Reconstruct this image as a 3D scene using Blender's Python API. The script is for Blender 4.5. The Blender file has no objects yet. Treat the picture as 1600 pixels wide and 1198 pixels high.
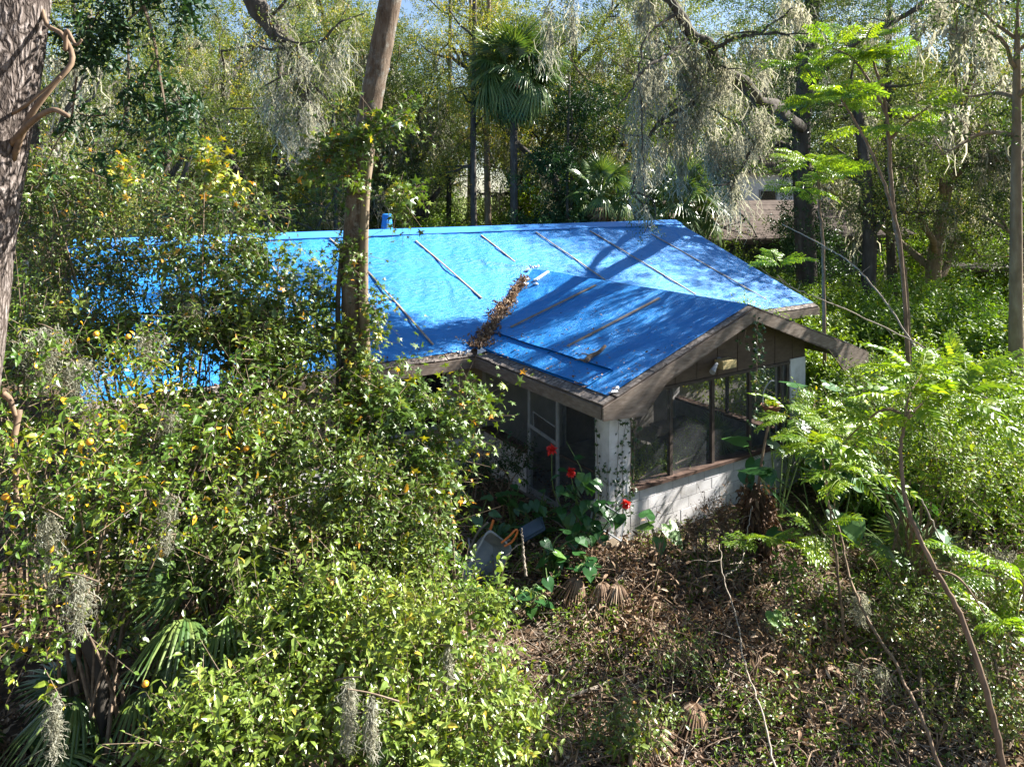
import bpy, math, random
import numpy as np
from mathutils import Vector, Matrix, Euler

RNG = np.random.default_rng(11)
random.seed(5)
SC = bpy.context.scene
COL = SC.collection

# ------------------------------------------------------------------ camera
F_PX, HORIZON, CAM_Z = 1144.0, 293.0, 5.92        # measured on the 1600 px wide photograph
cam_data = bpy.data.cameras.new('camera')
cam = bpy.data.objects.new('camera', cam_data)
COL.objects.link(cam)
cam.location = (0, 0, CAM_Z)
cam.rotation_euler = (math.radians(90), 0, 0)
cam_data.sensor_width = 36.0
cam_data.lens = F_PX / 1600 * 36
cam_data.shift_y = -(599 - HORIZON) / 1600
cam_data.clip_end = 2000
SC.camera = cam

# ------------------------------------------------------------------ light
SUN_AZ, SUN_EL = math.radians(20), math.radians(36)     # azimuth measured from +X towards +Y
sun_dir = Vector((math.cos(SUN_AZ) * math.cos(SUN_EL), math.sin(SUN_AZ) * math.cos(SUN_EL), math.sin(SUN_EL)))
world = bpy.data.worlds.new('World')
SC.world = world
world.use_nodes = True
wn = world.node_tree
for n in list(wn.nodes):
    wn.nodes.remove(n)
w_out = wn.nodes.new('ShaderNodeOutputWorld')
w_bg = wn.nodes.new('ShaderNodeBackground')
w_sky = wn.nodes.new('ShaderNodeTexSky')
w_sky.sky_type = 'NISHITA'
w_sky.sun_disc = False
w_sky.sun_elevation = SUN_EL
w_sky.sun_rotation = math.radians(90) - SUN_AZ
w_sky.air_density = 0.8
w_sky.dust_density = 0.6
w_bg.inputs['Strength'].default_value = 0.05
wn.links.new(w_sky.outputs[0], w_bg.inputs['Color'])
wn.links.new(w_bg.outputs[0], w_out.inputs['Surface'])
sun_data = bpy.data.lights.new('sun', 'SUN')
sun_data.energy = 5.0
sun_data.angle = math.radians(0.5)
sun_data.color = (1.0, 0.96, 0.90)
sun = bpy.data.objects.new('sun', sun_data)
COL.objects.link(sun)
sun.rotation_euler = sun_dir.to_track_quat('Z', 'Y').to_euler()

SC.view_settings.view_transform = 'Standard'
SC.view_settings.look = 'None'
SC.view_settings.exposure = 2.2
SC.view_settings.gamma = 1.0
SC.view_settings.use_curve_mapping = False
SC.cycles.max_bounces = 7
SC.cycles.diffuse_bounces = 2
SC.cycles.glossy_bounces = 2
SC.cycles.transmission_bounces = 4
SC.cycles.transparent_max_bounces = 12
SC.cycles.sample_clamp_indirect = 6.0


def A(px, py, v):
    """the point at depth v that the photograph shows at pixel px, py"""
    return np.array([(px - 800) / F_PX * v, v, CAM_Z - (py - HORIZON) / F_PX * v])


# ------------------------------------------------------------------ materials
def new_mat(name):
    m = bpy.data.materials.new(name)
    m.use_nodes = True
    nt = m.node_tree
    return m, nt, nt.nodes['Principled BSDF'], nt.nodes['Material Output']


def ramp(nt, stops, fac):
    r = nt.nodes.new('ShaderNodeValToRGB')
    e = r.color_ramp.elements
    while len(e) > 1:
        e.remove(e[-1])
    e[0].position, e[0].color = stops[0][0], (*stops[0][1], 1)
    for p, c in stops[1:]:
        q = e.new(p)
        q.color = (*c, 1)
    nt.links.new(fac, r.inputs[0])
    return r.outputs[0]


def noise(nt, scale, detail=4, rough=.6, stretch=None, coord='Object'):
    tc = nt.nodes.new('ShaderNodeTexCoord')
    src = tc.outputs[coord]
    if stretch:
        mp = nt.nodes.new('ShaderNodeMapping')
        mp.inputs['Scale'].default_value = stretch
        nt.links.new(src, mp.inputs[0])
        src = mp.outputs[0]
    t = nt.nodes.new('ShaderNodeTexNoise')
    t.inputs['Scale'].default_value = scale
    t.inputs['Detail'].default_value = detail
    t.inputs['Roughness'].default_value = rough
    nt.links.new(src, t.inputs['Vector'])
    return t.outputs['Fac']


def bump(nt, bsdf, h, strength=.4, dist=.02):
    b = nt.nodes.new('ShaderNodeBump')
    b.inputs['Strength'].default_value = strength
    b.inputs['Distance'].default_value = dist
    nt.links.new(h, b.inputs['Height'])
    nt.links.new(b.outputs[0], bsdf.inputs['Normal'])
    return b


def leaf_mat(name, stops, trans=.4, rough=.36, spec=.62, warm=(1.45, 1.4, .4)):
    """leaf colours follow the per-leaf attribute 'rnd'; light also passes through the leaf"""
    m, nt, b, out = new_mat(name)
    if 'leaf' in name and 'dead' not in name:
        trans *= .85 if name == 'lime_leaf' else .62
        if name in ('oak_leaf', 'bush_leaf', 'dark_leaf', 'wood_leaf'):
            rough, spec = .46, .34
        kr, kg, kb = {'dark_leaf': (1.0, 1.0, .9), 'palm_leaf': (1.5, 1.3, 1.0), 'ivy_leaf': (1, 1, .9), 'taro_leaf': (1.0, .95, .85), 'oak_leaf': (1.12, 1.0, 1.0), 'bush_leaf': (1.5, 1.34, .8), 'lime_leaf': (1.5, 1.25, .9), 'privet_leaf': (1.95, 1.45, 1.0)}.get(name, (1.75, 1.35, .95))
        stops = [(p, (r * kr, g_ * kg, b_ * kb)) for p, (r, g_, b_) in stops]
    at = nt.nodes.new('ShaderNodeAttribute')
    at.attribute_name = 'rnd'
    c = ramp(nt, stops, at.outputs['Fac'])
    if name in ('oak_leaf', 'bush_leaf', 'lime_leaf', 'dark_leaf'):
        oi = nt.nodes.new('ShaderNodeObjectInfo')
        tint = ramp(nt, [(0, (.38, .52, .58)), (.3, (.70, .84, .85)), (.6, (1.05, 1.05, .95)), (.85, (1.5, 1.42, .95)), (1, (1.9, 1.65, .9))] if name == 'oak_leaf' else [(0, (.75, .85, .9)), (1, (1.25, 1.15, 1))], oi.outputs['Random'])
        mt = nt.nodes.new('ShaderNodeMix')
        mt.data_type = 'RGBA'
        mt.blend_type = 'MULTIPLY'
        mt.inputs[0].default_value = 1
        nt.links.new(c, mt.inputs[6])
        nt.links.new(tint, mt.inputs[7])
        c = mt.outputs[2]
    nt.links.new(c, b.inputs['Base Color'])
    b.inputs['Roughness'].default_value = rough
    b.inputs['Specular IOR Level'].default_value = spec
    tr = nt.nodes.new('ShaderNodeBsdfTranslucent')
    mul = nt.nodes.new('ShaderNodeMix')
    mul.data_type = 'RGBA'
    mul.blend_type = 'MULTIPLY'
    mul.inputs[0].default_value = 1
    nt.links.new(c, mul.inputs[6])
    mul.inputs[7].default_value = (*warm, 1)
    nt.links.new(mul.outputs[2], tr.inputs['Color'])
    mx = nt.nodes.new('ShaderNodeMixShader')
    mx.inputs[0].default_value = trans
    nt.links.new(b.outputs[0], mx.inputs[1])
    nt.links.new(tr.outputs[0], mx.inputs[2])
    nt.links.new(mx.outputs[0], out.inputs['Surface'])
    return m


def solid(name, stops, scale=4, rough=.8, spec=.3, bstr=.3, bdist=.01, stretch=None, detail=6, bscale=None, metal=0):
    m, nt, b, out = new_mat(name)
    n = noise(nt, scale, detail, .62, stretch)
    nt.links.new(ramp(nt, stops, n), b.inputs['Base Color'])
    b.inputs['Roughness'].default_value = rough
    b.inputs['Specular IOR Level'].default_value = spec
    b.inputs['Metallic'].default_value = metal
    h = noise(nt, bscale, 5, .6, stretch) if bscale else n
    if bstr:
        bump(nt, b, h, bstr, bdist)
    return m


M = {}
M['oak_leaf'] = leaf_mat('oak_leaf', [(0, (.040, .075, .020)), (.4, (.085, .130, .036)), (.75, (.170, .210, .060)), (.95, (.30, .29, .075)), (1, (.30, .20, .05))], .48, .42, .42, (1.6, 1.6, .6))
M['dark_leaf'] = leaf_mat('dark_leaf', [(0, (.014, .042, .014)), (.6, (.028, .070, .022)), (1, (.060, .110, .035))], .30, .32)
M['wood_leaf'] = leaf_mat('wood_leaf', [(0, (.060, .090, .030)), (.6, (.110, .135, .050)), (1, (.20, .19, .07))], .45, .5)
M['citrus_leaf'] = leaf_mat('citrus_leaf', [(0, (.025, .075, .012)), (.55, (.050, .115, .018)), (.8, (.120, .190, .025)), (.92, (.36, .34, .030)), (1, (.50, .36, .03))], .38, .33)
M['vine_leaf'] = leaf_mat('vine_leaf', [(0, (.030, .075, .018)), (.5, (.060, .115, .028)), (.85, (.110, .170, .040)), (.95, (.22, .22, .05)), (1, (.28, .19, .04))], .38, .34)
M['privet_leaf'] = leaf_mat('privet_leaf', [(0, (.040, .095, .018)), (.5, (.085, .160, .035)), (.9, (.150, .230, .055)), (1, (.26, .28, .06))], .36, .32)
M['gum_leaf'] = leaf_mat('gum_leaf', [(0, (.025, .070, .016)), (.5, (.055, .120, .022)), (.8, (.120, .190, .030)), (.95, (.27, .29, .03)), (1, (.36, .22, .03))], .45, .42)
M['lime_leaf'] = leaf_mat('lime_leaf', [(0, (.060, .150, .018)), (.5, (.110, .220, .025)), (.9, (.200, .310, .030)), (1, (.33, .33, .03))], .5, .36)
M['bush_leaf'] = leaf_mat('bush_leaf', [(0, (.045, .100, .020)), (.5, (.090, .165, .030)), (.9, (.160, .230, .040)), (1, (.28, .26, .05))], .45, .4)
M['palm_leaf'] = leaf_mat('palm_leaf', [(0, (.030, .075, .026)), (.6, (.060, .120, .040)), (1, (.120, .175, .060))], .28, .34)
M['taro_leaf'] = leaf_mat('taro_leaf', [(0, (.022, .085, .024)), (.6, (.040, .130, .034)), (1, (.110, .230, .040))], .35, .36)
M['ivy_leaf'] = leaf_mat('ivy_leaf', [(0, (.016, .050, .014)), (.7, (.035, .090, .022)), (1, (.09, .14, .035))], .25, .36)
M['dead_leaf'] = leaf_mat('dead_leaf', [(0, (.080, .045, .025)), (.4, (.185, .112, .064)), (.75, (.33, .225, .14)), (1, (.52, .41, .29))], .12, .7, .25, (1, .9, .7))
M['moss'] = leaf_mat('moss', [(0, (.20, .205, .155)), (.6, (.33, .33, .255)), (1, (.48, .465, .38))], .5, .9, .1, (1.15, 1.1, .95))
M['hibiscus'] = leaf_mat('hibiscus', [(0, (.50, .012, .010)), (1, (.75, .030, .016))], .3, .5)
M['pink_petal'] = leaf_mat('pink_petal', [(0, (.50, .02, .20)), (1, (.6, .05, .3))], .3, .5)

M['oak_bark'] = solid('oak_bark', [(.25, (.060, .045, .036)), (.5, (.150, .118, .098)), (.75, (.27, .225, .195))], 9, .95, .1, .9, .03, (1, 1, .22), 8)
M['grey_bark'] = solid('grey_bark', [(.25, (.034, .029, .024)), (.55, (.085, .075, .062)), (.8, (.17, .158, .135))], 5, .95, .1, .7, .03, (1, 1, .3), 7)
M['pale_bark'] = solid('pale_bark', [(.2, (.09, .068, .045)), (.5, (.19, .145, .095)), (.8, (.30, .25, .18))], 5, .9, .15, .6, .02, (1, 1, .35), 7)
M['palm_bark'] = None
M['twig'] = solid('twig', [(.3, (.095, .065, .042)), (.7, (.24, .185, .13))], 14, .85, .2, .3, .004)
M['pale_twig'] = solid('pale_twig', [(.3, (.20, .16, .12)), (.7, (.42, .36, .29))], 14, .85, .2, .3, .004)
M['green_stem'] = solid('green_stem', [(.3, (.06, .11, .03)), (.7, (.13, .19, .05))], 9, .5, .4, .1, .004)
M['brown_stem'] = solid('brown_stem', [(.3, (.10, .066, .043)), (.7, (.26, .18, .115))], 12, .8, .25, .4, .004, (1, 1, .4))


def plated_bark():
    m, nt, b, out = new_mat('oak_bark')
    tc = nt.nodes.new('ShaderNodeTexCoord')
    mp = nt.nodes.new('ShaderNodeMapping')
    mp.inputs['Scale'].default_value = (1, 1, .36)
    nt.links.new(tc.outputs['Object'], mp.inputs[0])
    wob = nt.nodes.new('ShaderNodeTexNoise')
    wob.inputs['Scale'].default_value = 7
    wob.inputs['Detail'].default_value = 4
    nt.links.new(mp.outputs[0], wob.inputs['Vector'])
    mx = nt.nodes.new('ShaderNodeMix')
    mx.data_type = 'RGBA'
    mx.blend_type = 'LINEAR_LIGHT'
    mx.inputs[0].default_value = .09
    nt.links.new(mp.outputs[0], mx.inputs[6])
    nt.links.new(wob.outputs['Color'], mx.inputs[7])
    vo = nt.nodes.new('ShaderNodeTexVoronoi')
    vo.feature = 'DISTANCE_TO_EDGE'
    vo.inputs['Scale'].default_value = 17
    nt.links.new(mx.outputs[2], vo.inputs['Vector'])
    n = noise(nt, 30, 6, .7, (1, 1, .5))
    ad = nt.nodes.new('ShaderNodeMath')
    ad.operation = 'MULTIPLY_ADD'
    nt.links.new(n, ad.inputs[0])
    ad.inputs[1].default_value = .22
    nt.links.new(vo.outputs['Distance'], ad.inputs[2])
    c = ramp(nt, [(.08, (.034, .026, .022)), (.20, (.095, .077, .066)), (.34, (.175, .148, .132)), (.55, (.26, .225, .205))], ad.outputs[0])
    nt.links.new(c, b.inputs['Base Color'])
    b.inputs['Roughness'].default_value = .95
    b.inputs['Specular IOR Level'].default_value = .1
    bump(nt, b, ad.outputs[0], 1.0, .05)
    return m


M['oak_bark'] = plated_bark()


def palm_bark():
    m, nt, b, out = new_mat('palm_bark')
    n1 = noise(nt, 7, 9, .78, (2.2, 2.2, .5))
    c1 = ramp(nt, [(.30, (.050, .034, .024)), (.45, (.110, .078, .054)), (.58, (.175, .135, .098)), (.75, (.27, .23, .18))], n1)
    lich = noise(nt, 3.2, 8, .7)
    lf = ramp(nt, [(.50, (0, 0, 0)), (.62, (1, 1, 1))], lich)
    mx = nt.nodes.new('ShaderNodeMix')
    mx.data_type = 'RGBA'
    nt.links.new(lf, mx.inputs[0])
    nt.links.new(c1, mx.inputs[6])
    gl = ramp(nt, [(.35, (.10, .095, .08)), (.65, (.30, .29, .25))], noise(nt, 26, 6, .7))
    nt.links.new(gl, mx.inputs[7])
    c1 = mx.outputs[2]
    nt.links.new(c1, b.inputs['Base Color'])
    b.inputs['Roughness'].default_value = .9
    b.inputs['Specular IOR Level'].default_value = .15
    n2 = noise(nt, 12, 9, .8, (2.4, 2.4, .55))
    bump(nt, b, n2, .9, .03)
    return m


M['palm_bark'] = palm_bark()


def tarp_mat(name, lo, hi, wr=1.0):
    m, nt, b, out = new_mat(name)
    n1 = noise(nt, .9, 5, .6)
    nt.links.new(ramp(nt, [(.3, lo), (.7, hi)], n1), b.inputs['Base Color'])
    b.inputs['Roughness'].default_value = .46
    b.inputs['Specular IOR Level'].default_value = .4
    # woven plastic: long soft wrinkles and a fine crumple
    w1 = noise(nt, 5.5, 6, .66, (.75, 2.4, 1))
    w2 = noise(nt, 24, 4, .6, (1, 2.0, 1))
    ad = nt.nodes.new('ShaderNodeMath')
    ad.operation = 'MULTIPLY_ADD'
    nt.links.new(w2, ad.inputs[0])
    ad.inputs[1].default_value = .28
    nt.links.new(w1, ad.inputs[2])
    bump(nt, b, ad.outputs[0], .8 * wr, .075)
    return m


M['tarp'] = tarp_mat('tarp', (.004, .168, .49), (.007, .204, .57))
M['tarp_dark'] = M['tarp']
M['tarp_fold'] = tarp_mat('tarp_fold', (.045, .21, .56), (.06, .25, .62), .25)
M['plastic'] = solid('plastic', [(.3, (.52, .58, .64)), (.7, (.78, .80, .82))], 9, .5, .4, .6, .03)
M['shingle'] = solid('shingle', [(.3, (.055, .048, .044)), (.5, (.15, .13, .115)), (.62, (.27, .23, .20)), (.8, (.36, .33, .30))], 14, .95, .1, .6, .01)
M['fascia'] = solid('fascia', [(.25, (.105, .078, .060)), (.5, (.17, .135, .108)), (.8, (.26, .22, .185))], 5, .9, .15, .35, .006, (1.2, 1.2, 5), 8)
M['soffit'] = solid('soffit', [(.3, (.07, .052, .04)), (.7, (.12, .09, .07))], 4, .9, .1, .2, .01)
M['gable_board'] = solid('gable_board', [(.3, (.080, .056, .040)), (.7, (.125, .092, .066))], 5, .85, .2, .2, .006, (1, 1, 3))
M['white_block'] = solid('white_block', [(.25, (.34, .32, .29)), (.42, (.55, .53, .515)), (.6, (.66, .645, .64)), (.8, (.75, .74, .735))], 3.2, .85, .2, .35, .006, None, 7, 40)
M['mortar'] = solid('mortar', [(.3, (.20, .19, .18)), (.7, (.33, .31, .30))], 8, .95, .1, .4, .006)
M['siding'] = solid('siding', [(.3, (.24, .185, .125)), (.7, (.33, .26, .185))], 3, .8, .2, .2, .004, (.4, 1, 6))
M['sill'] = solid('sill', [(.3, (.055, .034, .026)), (.7, (.12, .075, .055))], 8, .8, .2, .3, .006)
M['brown_paint'] = solid('brown_paint', [(.3, (.045, .033, .026)), (.7, (.085, .064, .05))], 8, .7, .3, .2, .004)
M['white_frame'] = solid('white_frame', [(.3, (.20, .21, .215)), (.7, (.33, .345, .35))], 8, .55, .4, .15, .003)
M['batten'] = solid('batten', [(.3, (.17, .135, .10)), (.55, (.33, .28, .225)), (.8, (.50, .46, .40))], 6, .85, .2, .3, .004, (1, 1, 1))
M['batten_grey'] = solid('batten_grey', [(.3, (.17, .125, .09)), (.7, (.34, .28, .215))], 6, .9, .2, .3, .004)
M['concrete'] = solid('concrete', [(.3, (.16, .15, .135)), (.7, (.30, .28, .25))], 4, .95, .1, .3, .006)
M['dark_inside'] = solid('dark_inside', [(.3, (.06, .05, .042)), (.7, (.10, .085, .07))], 3, .9, .1, 0)
M['inner_wall'] = solid('inner_wall', [(.3, (.30, .275, .245)), (.7, (.40, .375, .34))], 2, .9, .1, .2, .005)
M['tub'] = solid('tub', [(.3, (.17, .19, .20)), (.55, (.27, .295, .31)), (.8, (.36, .37, .37))], 5, .6, .35, .2, .004)
M['orange_plastic'] = solid('orange_plastic', [(.3, (.62, .15, .03)), (.7, (.75, .22, .05))], 6, .45, .5, .1, .003)
M['blue_plastic'] = solid('blue_plastic', [(.3, (.055, .09, .13)), (.7, (.10, .15, .21))], 4, .5, .4, .1, .003)
M['black_rubber'] = solid('black_rubber', [(.3, (.018, .018, .018)), (.7, (.04, .04, .038))], 8, .8, .3, .2, .003)
M['steel'] = solid('steel', [(.3, (.20, .19, .18)), (.7, (.38, .37, .36))], 8, .5, .5, .1, .003, metal=.6)
M['lamp_yellow'] = solid('lamp_yellow', [(.3, (.32, .25, .11)), (.7, (.44, .35, .17))], 5, .6, .4, .1, .003)
M['pot_brown'] = solid('pot_brown', [(.3, (.11, .05, .03)), (.7, (.22, .10, .06))], 9, .8, .3, .3, .006)
M['orange_fruit'] = solid('orange_fruit', [(.3, (.70, .26, .02)), (.7, (.82, .38, .03))], 5, .45, .5, .2, .003, None, 3, 60)
M['far_roof'] = solid('far_roof', [(.3, (.055, .042, .036)), (.7, (.12, .095, .078))], 3, .95, .1, .3, .01)
M['far_wall'] = solid('far_wall', [(.3, (.09, .095, .11)), (.7, (.15, .155, .17))], 2, .9, .2, .1, .01)
M['white_wall'] = solid('white_wall', [(.3, (.66, .67, .68)), (.7, (.78, .79, .80))], 2, .8, .2, .1, .01)
M['driveway'] = solid('driveway', [(.3, (.36, .34, .31)), (.7, (.50, .48, .44))], 3, .95, .1, .2, .01)


def glass_mat():
    m, nt, b, out = new_mat('dark_glass')
    b.inputs['Base Color'].default_value = (.012, .014, .016, 1)
    b.inputs['Roughness'].default_value = .12
    b.inputs['Specular IOR Level'].default_value = .6
    n = noise(nt, 2.5, 3)
    bump(nt, b, n, .06, .02)
    return m


M['glass'] = glass_mat()


def screen_mat(name, col, opacity):
    """insect mesh: fine wires let most of the light through"""
    m, nt, b, out = new_mat(name)
    b.inputs['Base Color'].default_value = (*col, 1)
    b.inputs['Roughness'].default_value = .6
    n = noise(nt, 2.2, 5)
    mr = nt.nodes.new('ShaderNodeMapRange')
    mr.inputs[1].default_value, mr.inputs[2].default_value = .3, .7
    mr.inputs[3].default_value, mr.inputs[4].default_value = opacity - .1, opacity + .1
    nt.links.new(n, mr.inputs[0])
    tr = nt.nodes.new('ShaderNodeBsdfTransparent')
    mx = nt.nodes.new('ShaderNodeMixShader')
    nt.links.new(mr.outputs[0], mx.inputs[0])
    nt.links.new(tr.outputs[0], mx.inputs[1])
    nt.links.new(b.outputs[0], mx.inputs[2])
    nt.links.new(mx.outputs[0], out.inputs['Surface'])
    return m


M['screen'] = screen_mat('screen', (.10, .108, .115), .29)
M['dusty_screen'] = screen_mat('dusty_screen', (.055, .052, .05), .58)


def ground_mat():
    m, nt, b, out = new_mat('ground')
    n1 = noise(nt, .22, 6, .6)
    n2 = noise(nt, 5, 8, .7)
    soil = ramp(nt, [(.3, (.040, .028, .018)), (.55, (.105, .072, .046)), (.75, (.18, .13, .085))], n2)
    grass = ramp(nt, [(.3, (.060, .085, .022)), (.55, (.12, .15, .035)), (.75, (.20, .20, .06))], n2)
    geo = nt.nodes.new('ShaderNodeNewGeometry')
    sx = nt.nodes.new('ShaderNodeSeparateXYZ')
    nt.links.new(geo.outputs['Position'], sx.inputs[0])
    mr = nt.nodes.new('ShaderNodeMapRange')
    mr.inputs[1].default_value, mr.inputs[2].default_value = 22, 34
    nt.links.new(sx.outputs['Y'], mr.inputs[0])
    ad = nt.nodes.new('ShaderNodeMath')
    ad.operation = 'MULTIPLY_ADD'
    nt.links.new(n1, ad.inputs[0])
    ad.inputs[1].default_value = 1.2
    nt.links.new(mr.outputs[0], ad.inputs[2])
    sub = nt.nodes.new('ShaderNodeMath')
    sub.operation = 'SUBTRACT'
    sub.use_clamp = True
    nt.links.new(ad.outputs[0], sub.inputs[0])
    sub.inputs[1].default_value = .6
    mx = nt.nodes.new('ShaderNodeMix')
    mx.data_type = 'RGBA'
    nt.links.new(sub.outputs[0], mx.inputs[0])
    nt.links.new(soil, mx.inputs[6])
    nt.links.new(grass, mx.inputs[7])
    nt.links.new(mx.outputs[2], b.inputs['Base Color'])
    b.inputs['Roughness'].default_value = .95
    b.inputs['Specular IOR Level'].default_value = .1
    bump(nt, b, n2, .6, .05)
    return m


M['ground'] = ground_mat()


# ------------------------------------------------------------------ geometry helpers
def nrm(a):
    return a / np.maximum(np.linalg.norm(a, axis=-1, keepdims=True), 1e-9)


class G:
    """collects vertices and faces (numpy) and links them as one mesh"""
    def __init__(self):
        self.V, self.Q, self.T, self.rq, self.rt = [], [], [], [], []
        self.n = 0

    def add(self, V, quads=None, tris=None, rnd=.5):
        V = np.asarray(V, float).reshape(-1, 3)
        for F, L, R_ in ((quads, self.Q, self.rq), (tris, self.T, self.rt)):
            if F is None or len(F) == 0:
                continue
            F = np.asarray(F, np.int64)
            L.append(F + self.n)
            R_.append(np.broadcast_to(np.asarray(rnd, float), (len(F),)) if np.ndim(rnd) == 0 else np.repeat(rnd, len(F) // len(rnd)))
        self.V.append(V)
        self.n += len(V)
        return self

    def mesh(self, name, mat, off=(0, 0, 0), smooth=False):
        me = bpy.data.meshes.new(name)
        V = np.concatenate(self.V) - np.asarray(off)
        Q = np.concatenate(self.Q) if self.Q else np.zeros((0, 4), np.int64)
        T = np.concatenate(self.T) if self.T else np.zeros((0, 3), np.int64)
        me.vertices.add(len(V))
        me.vertices.foreach_set('co', V.astype(np.float32).ravel())
        nl = Q.size + T.size
        me.loops.add(nl)
        me.loops.foreach_set('vertex_index', np.concatenate([Q.ravel(), T.ravel()]).astype(np.int32))
        me.polygons.add(len(Q) + len(T))
        st = np.concatenate([np.arange(len(Q)) * 4, Q.size + np.arange(len(T)) * 3]).astype(np.int32)
        me.polygons.foreach_set('loop_start', st)
        me.polygons.foreach_set('use_smooth', np.full(len(st), bool(smooth)))
        a = me.attributes.new('rnd', 'FLOAT', 'FACE')
        a.data.foreach_set('value', np.concatenate(self.rq + self.rt).astype(np.float32))
        me.update(calc_edges=True)
        me.materials.append(mat)
        return me


def link(name, me, parent=None, stuff=False, label=None):
    o = bpy.data.objects.new(name, me)
    COL.objects.link(o)
    if parent is not None:
        o.parent = parent
    if stuff:
        o['kind'] = 'stuff'
    if label:
        o['label'] = label
    return o


def part(name, g, mat, parent, stuff=False, label=None, smooth=False):
    """a mesh built in world coordinates, made a child of a thing whose Empty stands at its base"""
    return link(name, g.mesh(name, M[mat] if isinstance(mat, str) else mat, parent.location if parent else (0, 0, 0), smooth), parent, stuff, label)


def thing(name, label, cat, loc=(0, 0, 0), rz=0, group=None):
    o = bpy.data.objects.new(name, None)
    COL.objects.link(o)
    o.location = loc
    o.rotation_euler = (0, 0, rz)
    o.empty_display_size = .2
    o['label'] = label
    o['category'] = cat
    if group:
        o['group'] = group
    return o


def tag(o, label, cat, group=None):
    o['label'] = label
    o['category'] = cat
    if group:
        o['group'] = group
    return o


def dup(root, loc, rz, s=1.0, label=None, group=None):
    r = root.copy()
    COL.objects.link(r)
    r.location = loc
    r.rotation_euler = (0, 0, rz)
    r.scale = (s, s, s)
    if label:
        r['label'] = label
    if group:
        r['group'] = group
    for ch in list(root.children):
        c = ch.copy()
        COL.objects.link(c)
        c.parent = r
        for gch in ch.children:
            d = gch.copy()
            COL.objects.link(d)
            d.parent = c
    return r


BOXF = [(0, 3, 2, 1), (4, 5, 6, 7), (0, 1, 5, 4), (1, 2, 6, 5), (2, 3, 7, 6), (3, 0, 4, 7)]


def box(x0, x1, y0, y1, z0, z1, g=None, rnd=.5):
    g = g or G()
    g.add([(x0, y0, z0), (x1, y0, z0), (x1, y1, z0), (x0, y1, z0), (x0, y0, z1), (x1, y0, z1), (x1, y1, z1), (x0, y1, z1)], quads=BOXF, rnd=rnd)
    return g


def bar(p, q, w, h, up=(0, 0, 1), g=None, rnd=.5):
    """a square bar from p to q: w across, h along 'up'"""
    g = g or G()
    p, q = np.array(p, float), np.array(q, float)
    d = nrm(q - p)
    s = nrm(np.cross(d, up))
    u = np.cross(s, d)
    vs = []
    for e in (p, q):
        for a, b in ((-1, -1), (1, -1), (1, 1), (-1, 1)):
            vs.append(e + s * w / 2 * a + u * h / 2 * b)
    g.add(vs, quads=BOXF, rnd=rnd)
    return g


def prism(poly, axis, a0, a1, g=None):
    """extrude a polygon (list of 2D points) along axis 0/1/2 between a0 and a1; fan caps"""
    g = g or G()
    n = len(poly)
    V = []
    for a in (a0, a1):
        for (s, t) in poly:
            V.append({0: (a, s, t), 1: (s, a, t), 2: (s, t, a)}[axis])
    V += [tuple(np.mean(V[:n], axis=0)), tuple(np.mean(V[n:2 * n], axis=0))]
    q = [(i, (i + 1) % n, n + (i + 1) % n, n + i) for i in range(n)]
    t = [(2 * n, (i + 1) % n, i) for i in range(n)] + [(2 * n + 1, n + i, n + (i + 1) % n) for i in range(n)]
    g.add(V, quads=q, tris=t)
    return g


def tube(g, pts, rad, sides=6, rnd=.5, cap=True):
    pts = np.asarray(pts, float)
    n = len(pts)
    rad = np.broadcast_to(np.asarray(rad, float), (n,))
    d = nrm(np.gradient(pts, axis=0))
    ref = np.array([0, 0, 1.0]) if abs(d[0][2]) < .9 else np.array([1.0, 0, 0])
    u = nrm(np.cross(d[0], ref))
    U = np.zeros_like(pts)
    for i in range(n):
        u = nrm(u - d[i] * (u @ d[i]))
        U[i] = u
    W = np.cross(d, U)
    a = np.arange(sides) / sides * 2 * np.pi
    V = pts[:, None] + rad[:, None, None] * (U[:, None] * np.cos(a)[None, :, None] + W[:, None] * np.sin(a)[None, :, None])
    i, j = np.meshgrid(np.arange(n - 1), np.arange(sides), indexing='ij')
    q = np.stack([i * sides + j, i * sides + (j + 1) % sides, (i + 1) * sides + (j + 1) % sides, (i + 1) * sides + j], -1).reshape(-1, 4)
    V = V.reshape(-1, 3)
    tr = None
    if cap:
        V = np.vstack([V, pts[:1], pts[-1:]])
        b, e = n * sides, n * sides + 1
        tr = [(b, (k + 1) % sides, k) for k in range(sides)] + [(e, (n - 1) * sides + k, (n - 1) * sides + (k + 1) % sides) for k in range(sides)]
    g.add(V, quads=q, tris=tr, rnd=rnd)
    return g


def smooth_path(ctrl, n):
    """Catmull-Rom through the control points"""
    P = np.asarray(ctrl, float)
    P = np.vstack([2 * P[0] - P[1], P, 2 * P[-1] - P[-2]])
    out = []
    m = len(P) - 3
    for t in np.linspace(0, m - 1e-6, n):
        i = int(t)
        f = t - i
        a, b, c, d = P[i:i + 4]
        out.append(.5 * (2 * b + (c - a) * f + (2 * a - 5 * b + 4 * c - d) * f ** 2 + (3 * b - a - 3 * c + d) * f ** 3))
    return np.array(out)


def walk(p0, d0, L, n, wig, lift=0.0, rng=RNG):
    """a wandering branch path"""
    d = nrm(np.asarray(d0, float))
    p = np.asarray(p0, float)
    out = [p.copy()]
    for k in range(n):
        d = nrm(d + rng.normal(0, wig, 3) + np.array([0, 0, lift]))
        p = p + d * (L / n)
        out.append(p.copy())
    return np.array(out)


# leaf templates: +x along the leaf, y across, z the upper face
def T_simple(w=.42, fold=.10, curl=.12):
    V = np.array([(0, 0, 0), (.45, w / 2, fold), (1, 0, -curl), (.45, -w / 2, fold)])
    return V, None, np.array([(0, 2, 1), (0, 3, 2)])


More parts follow.
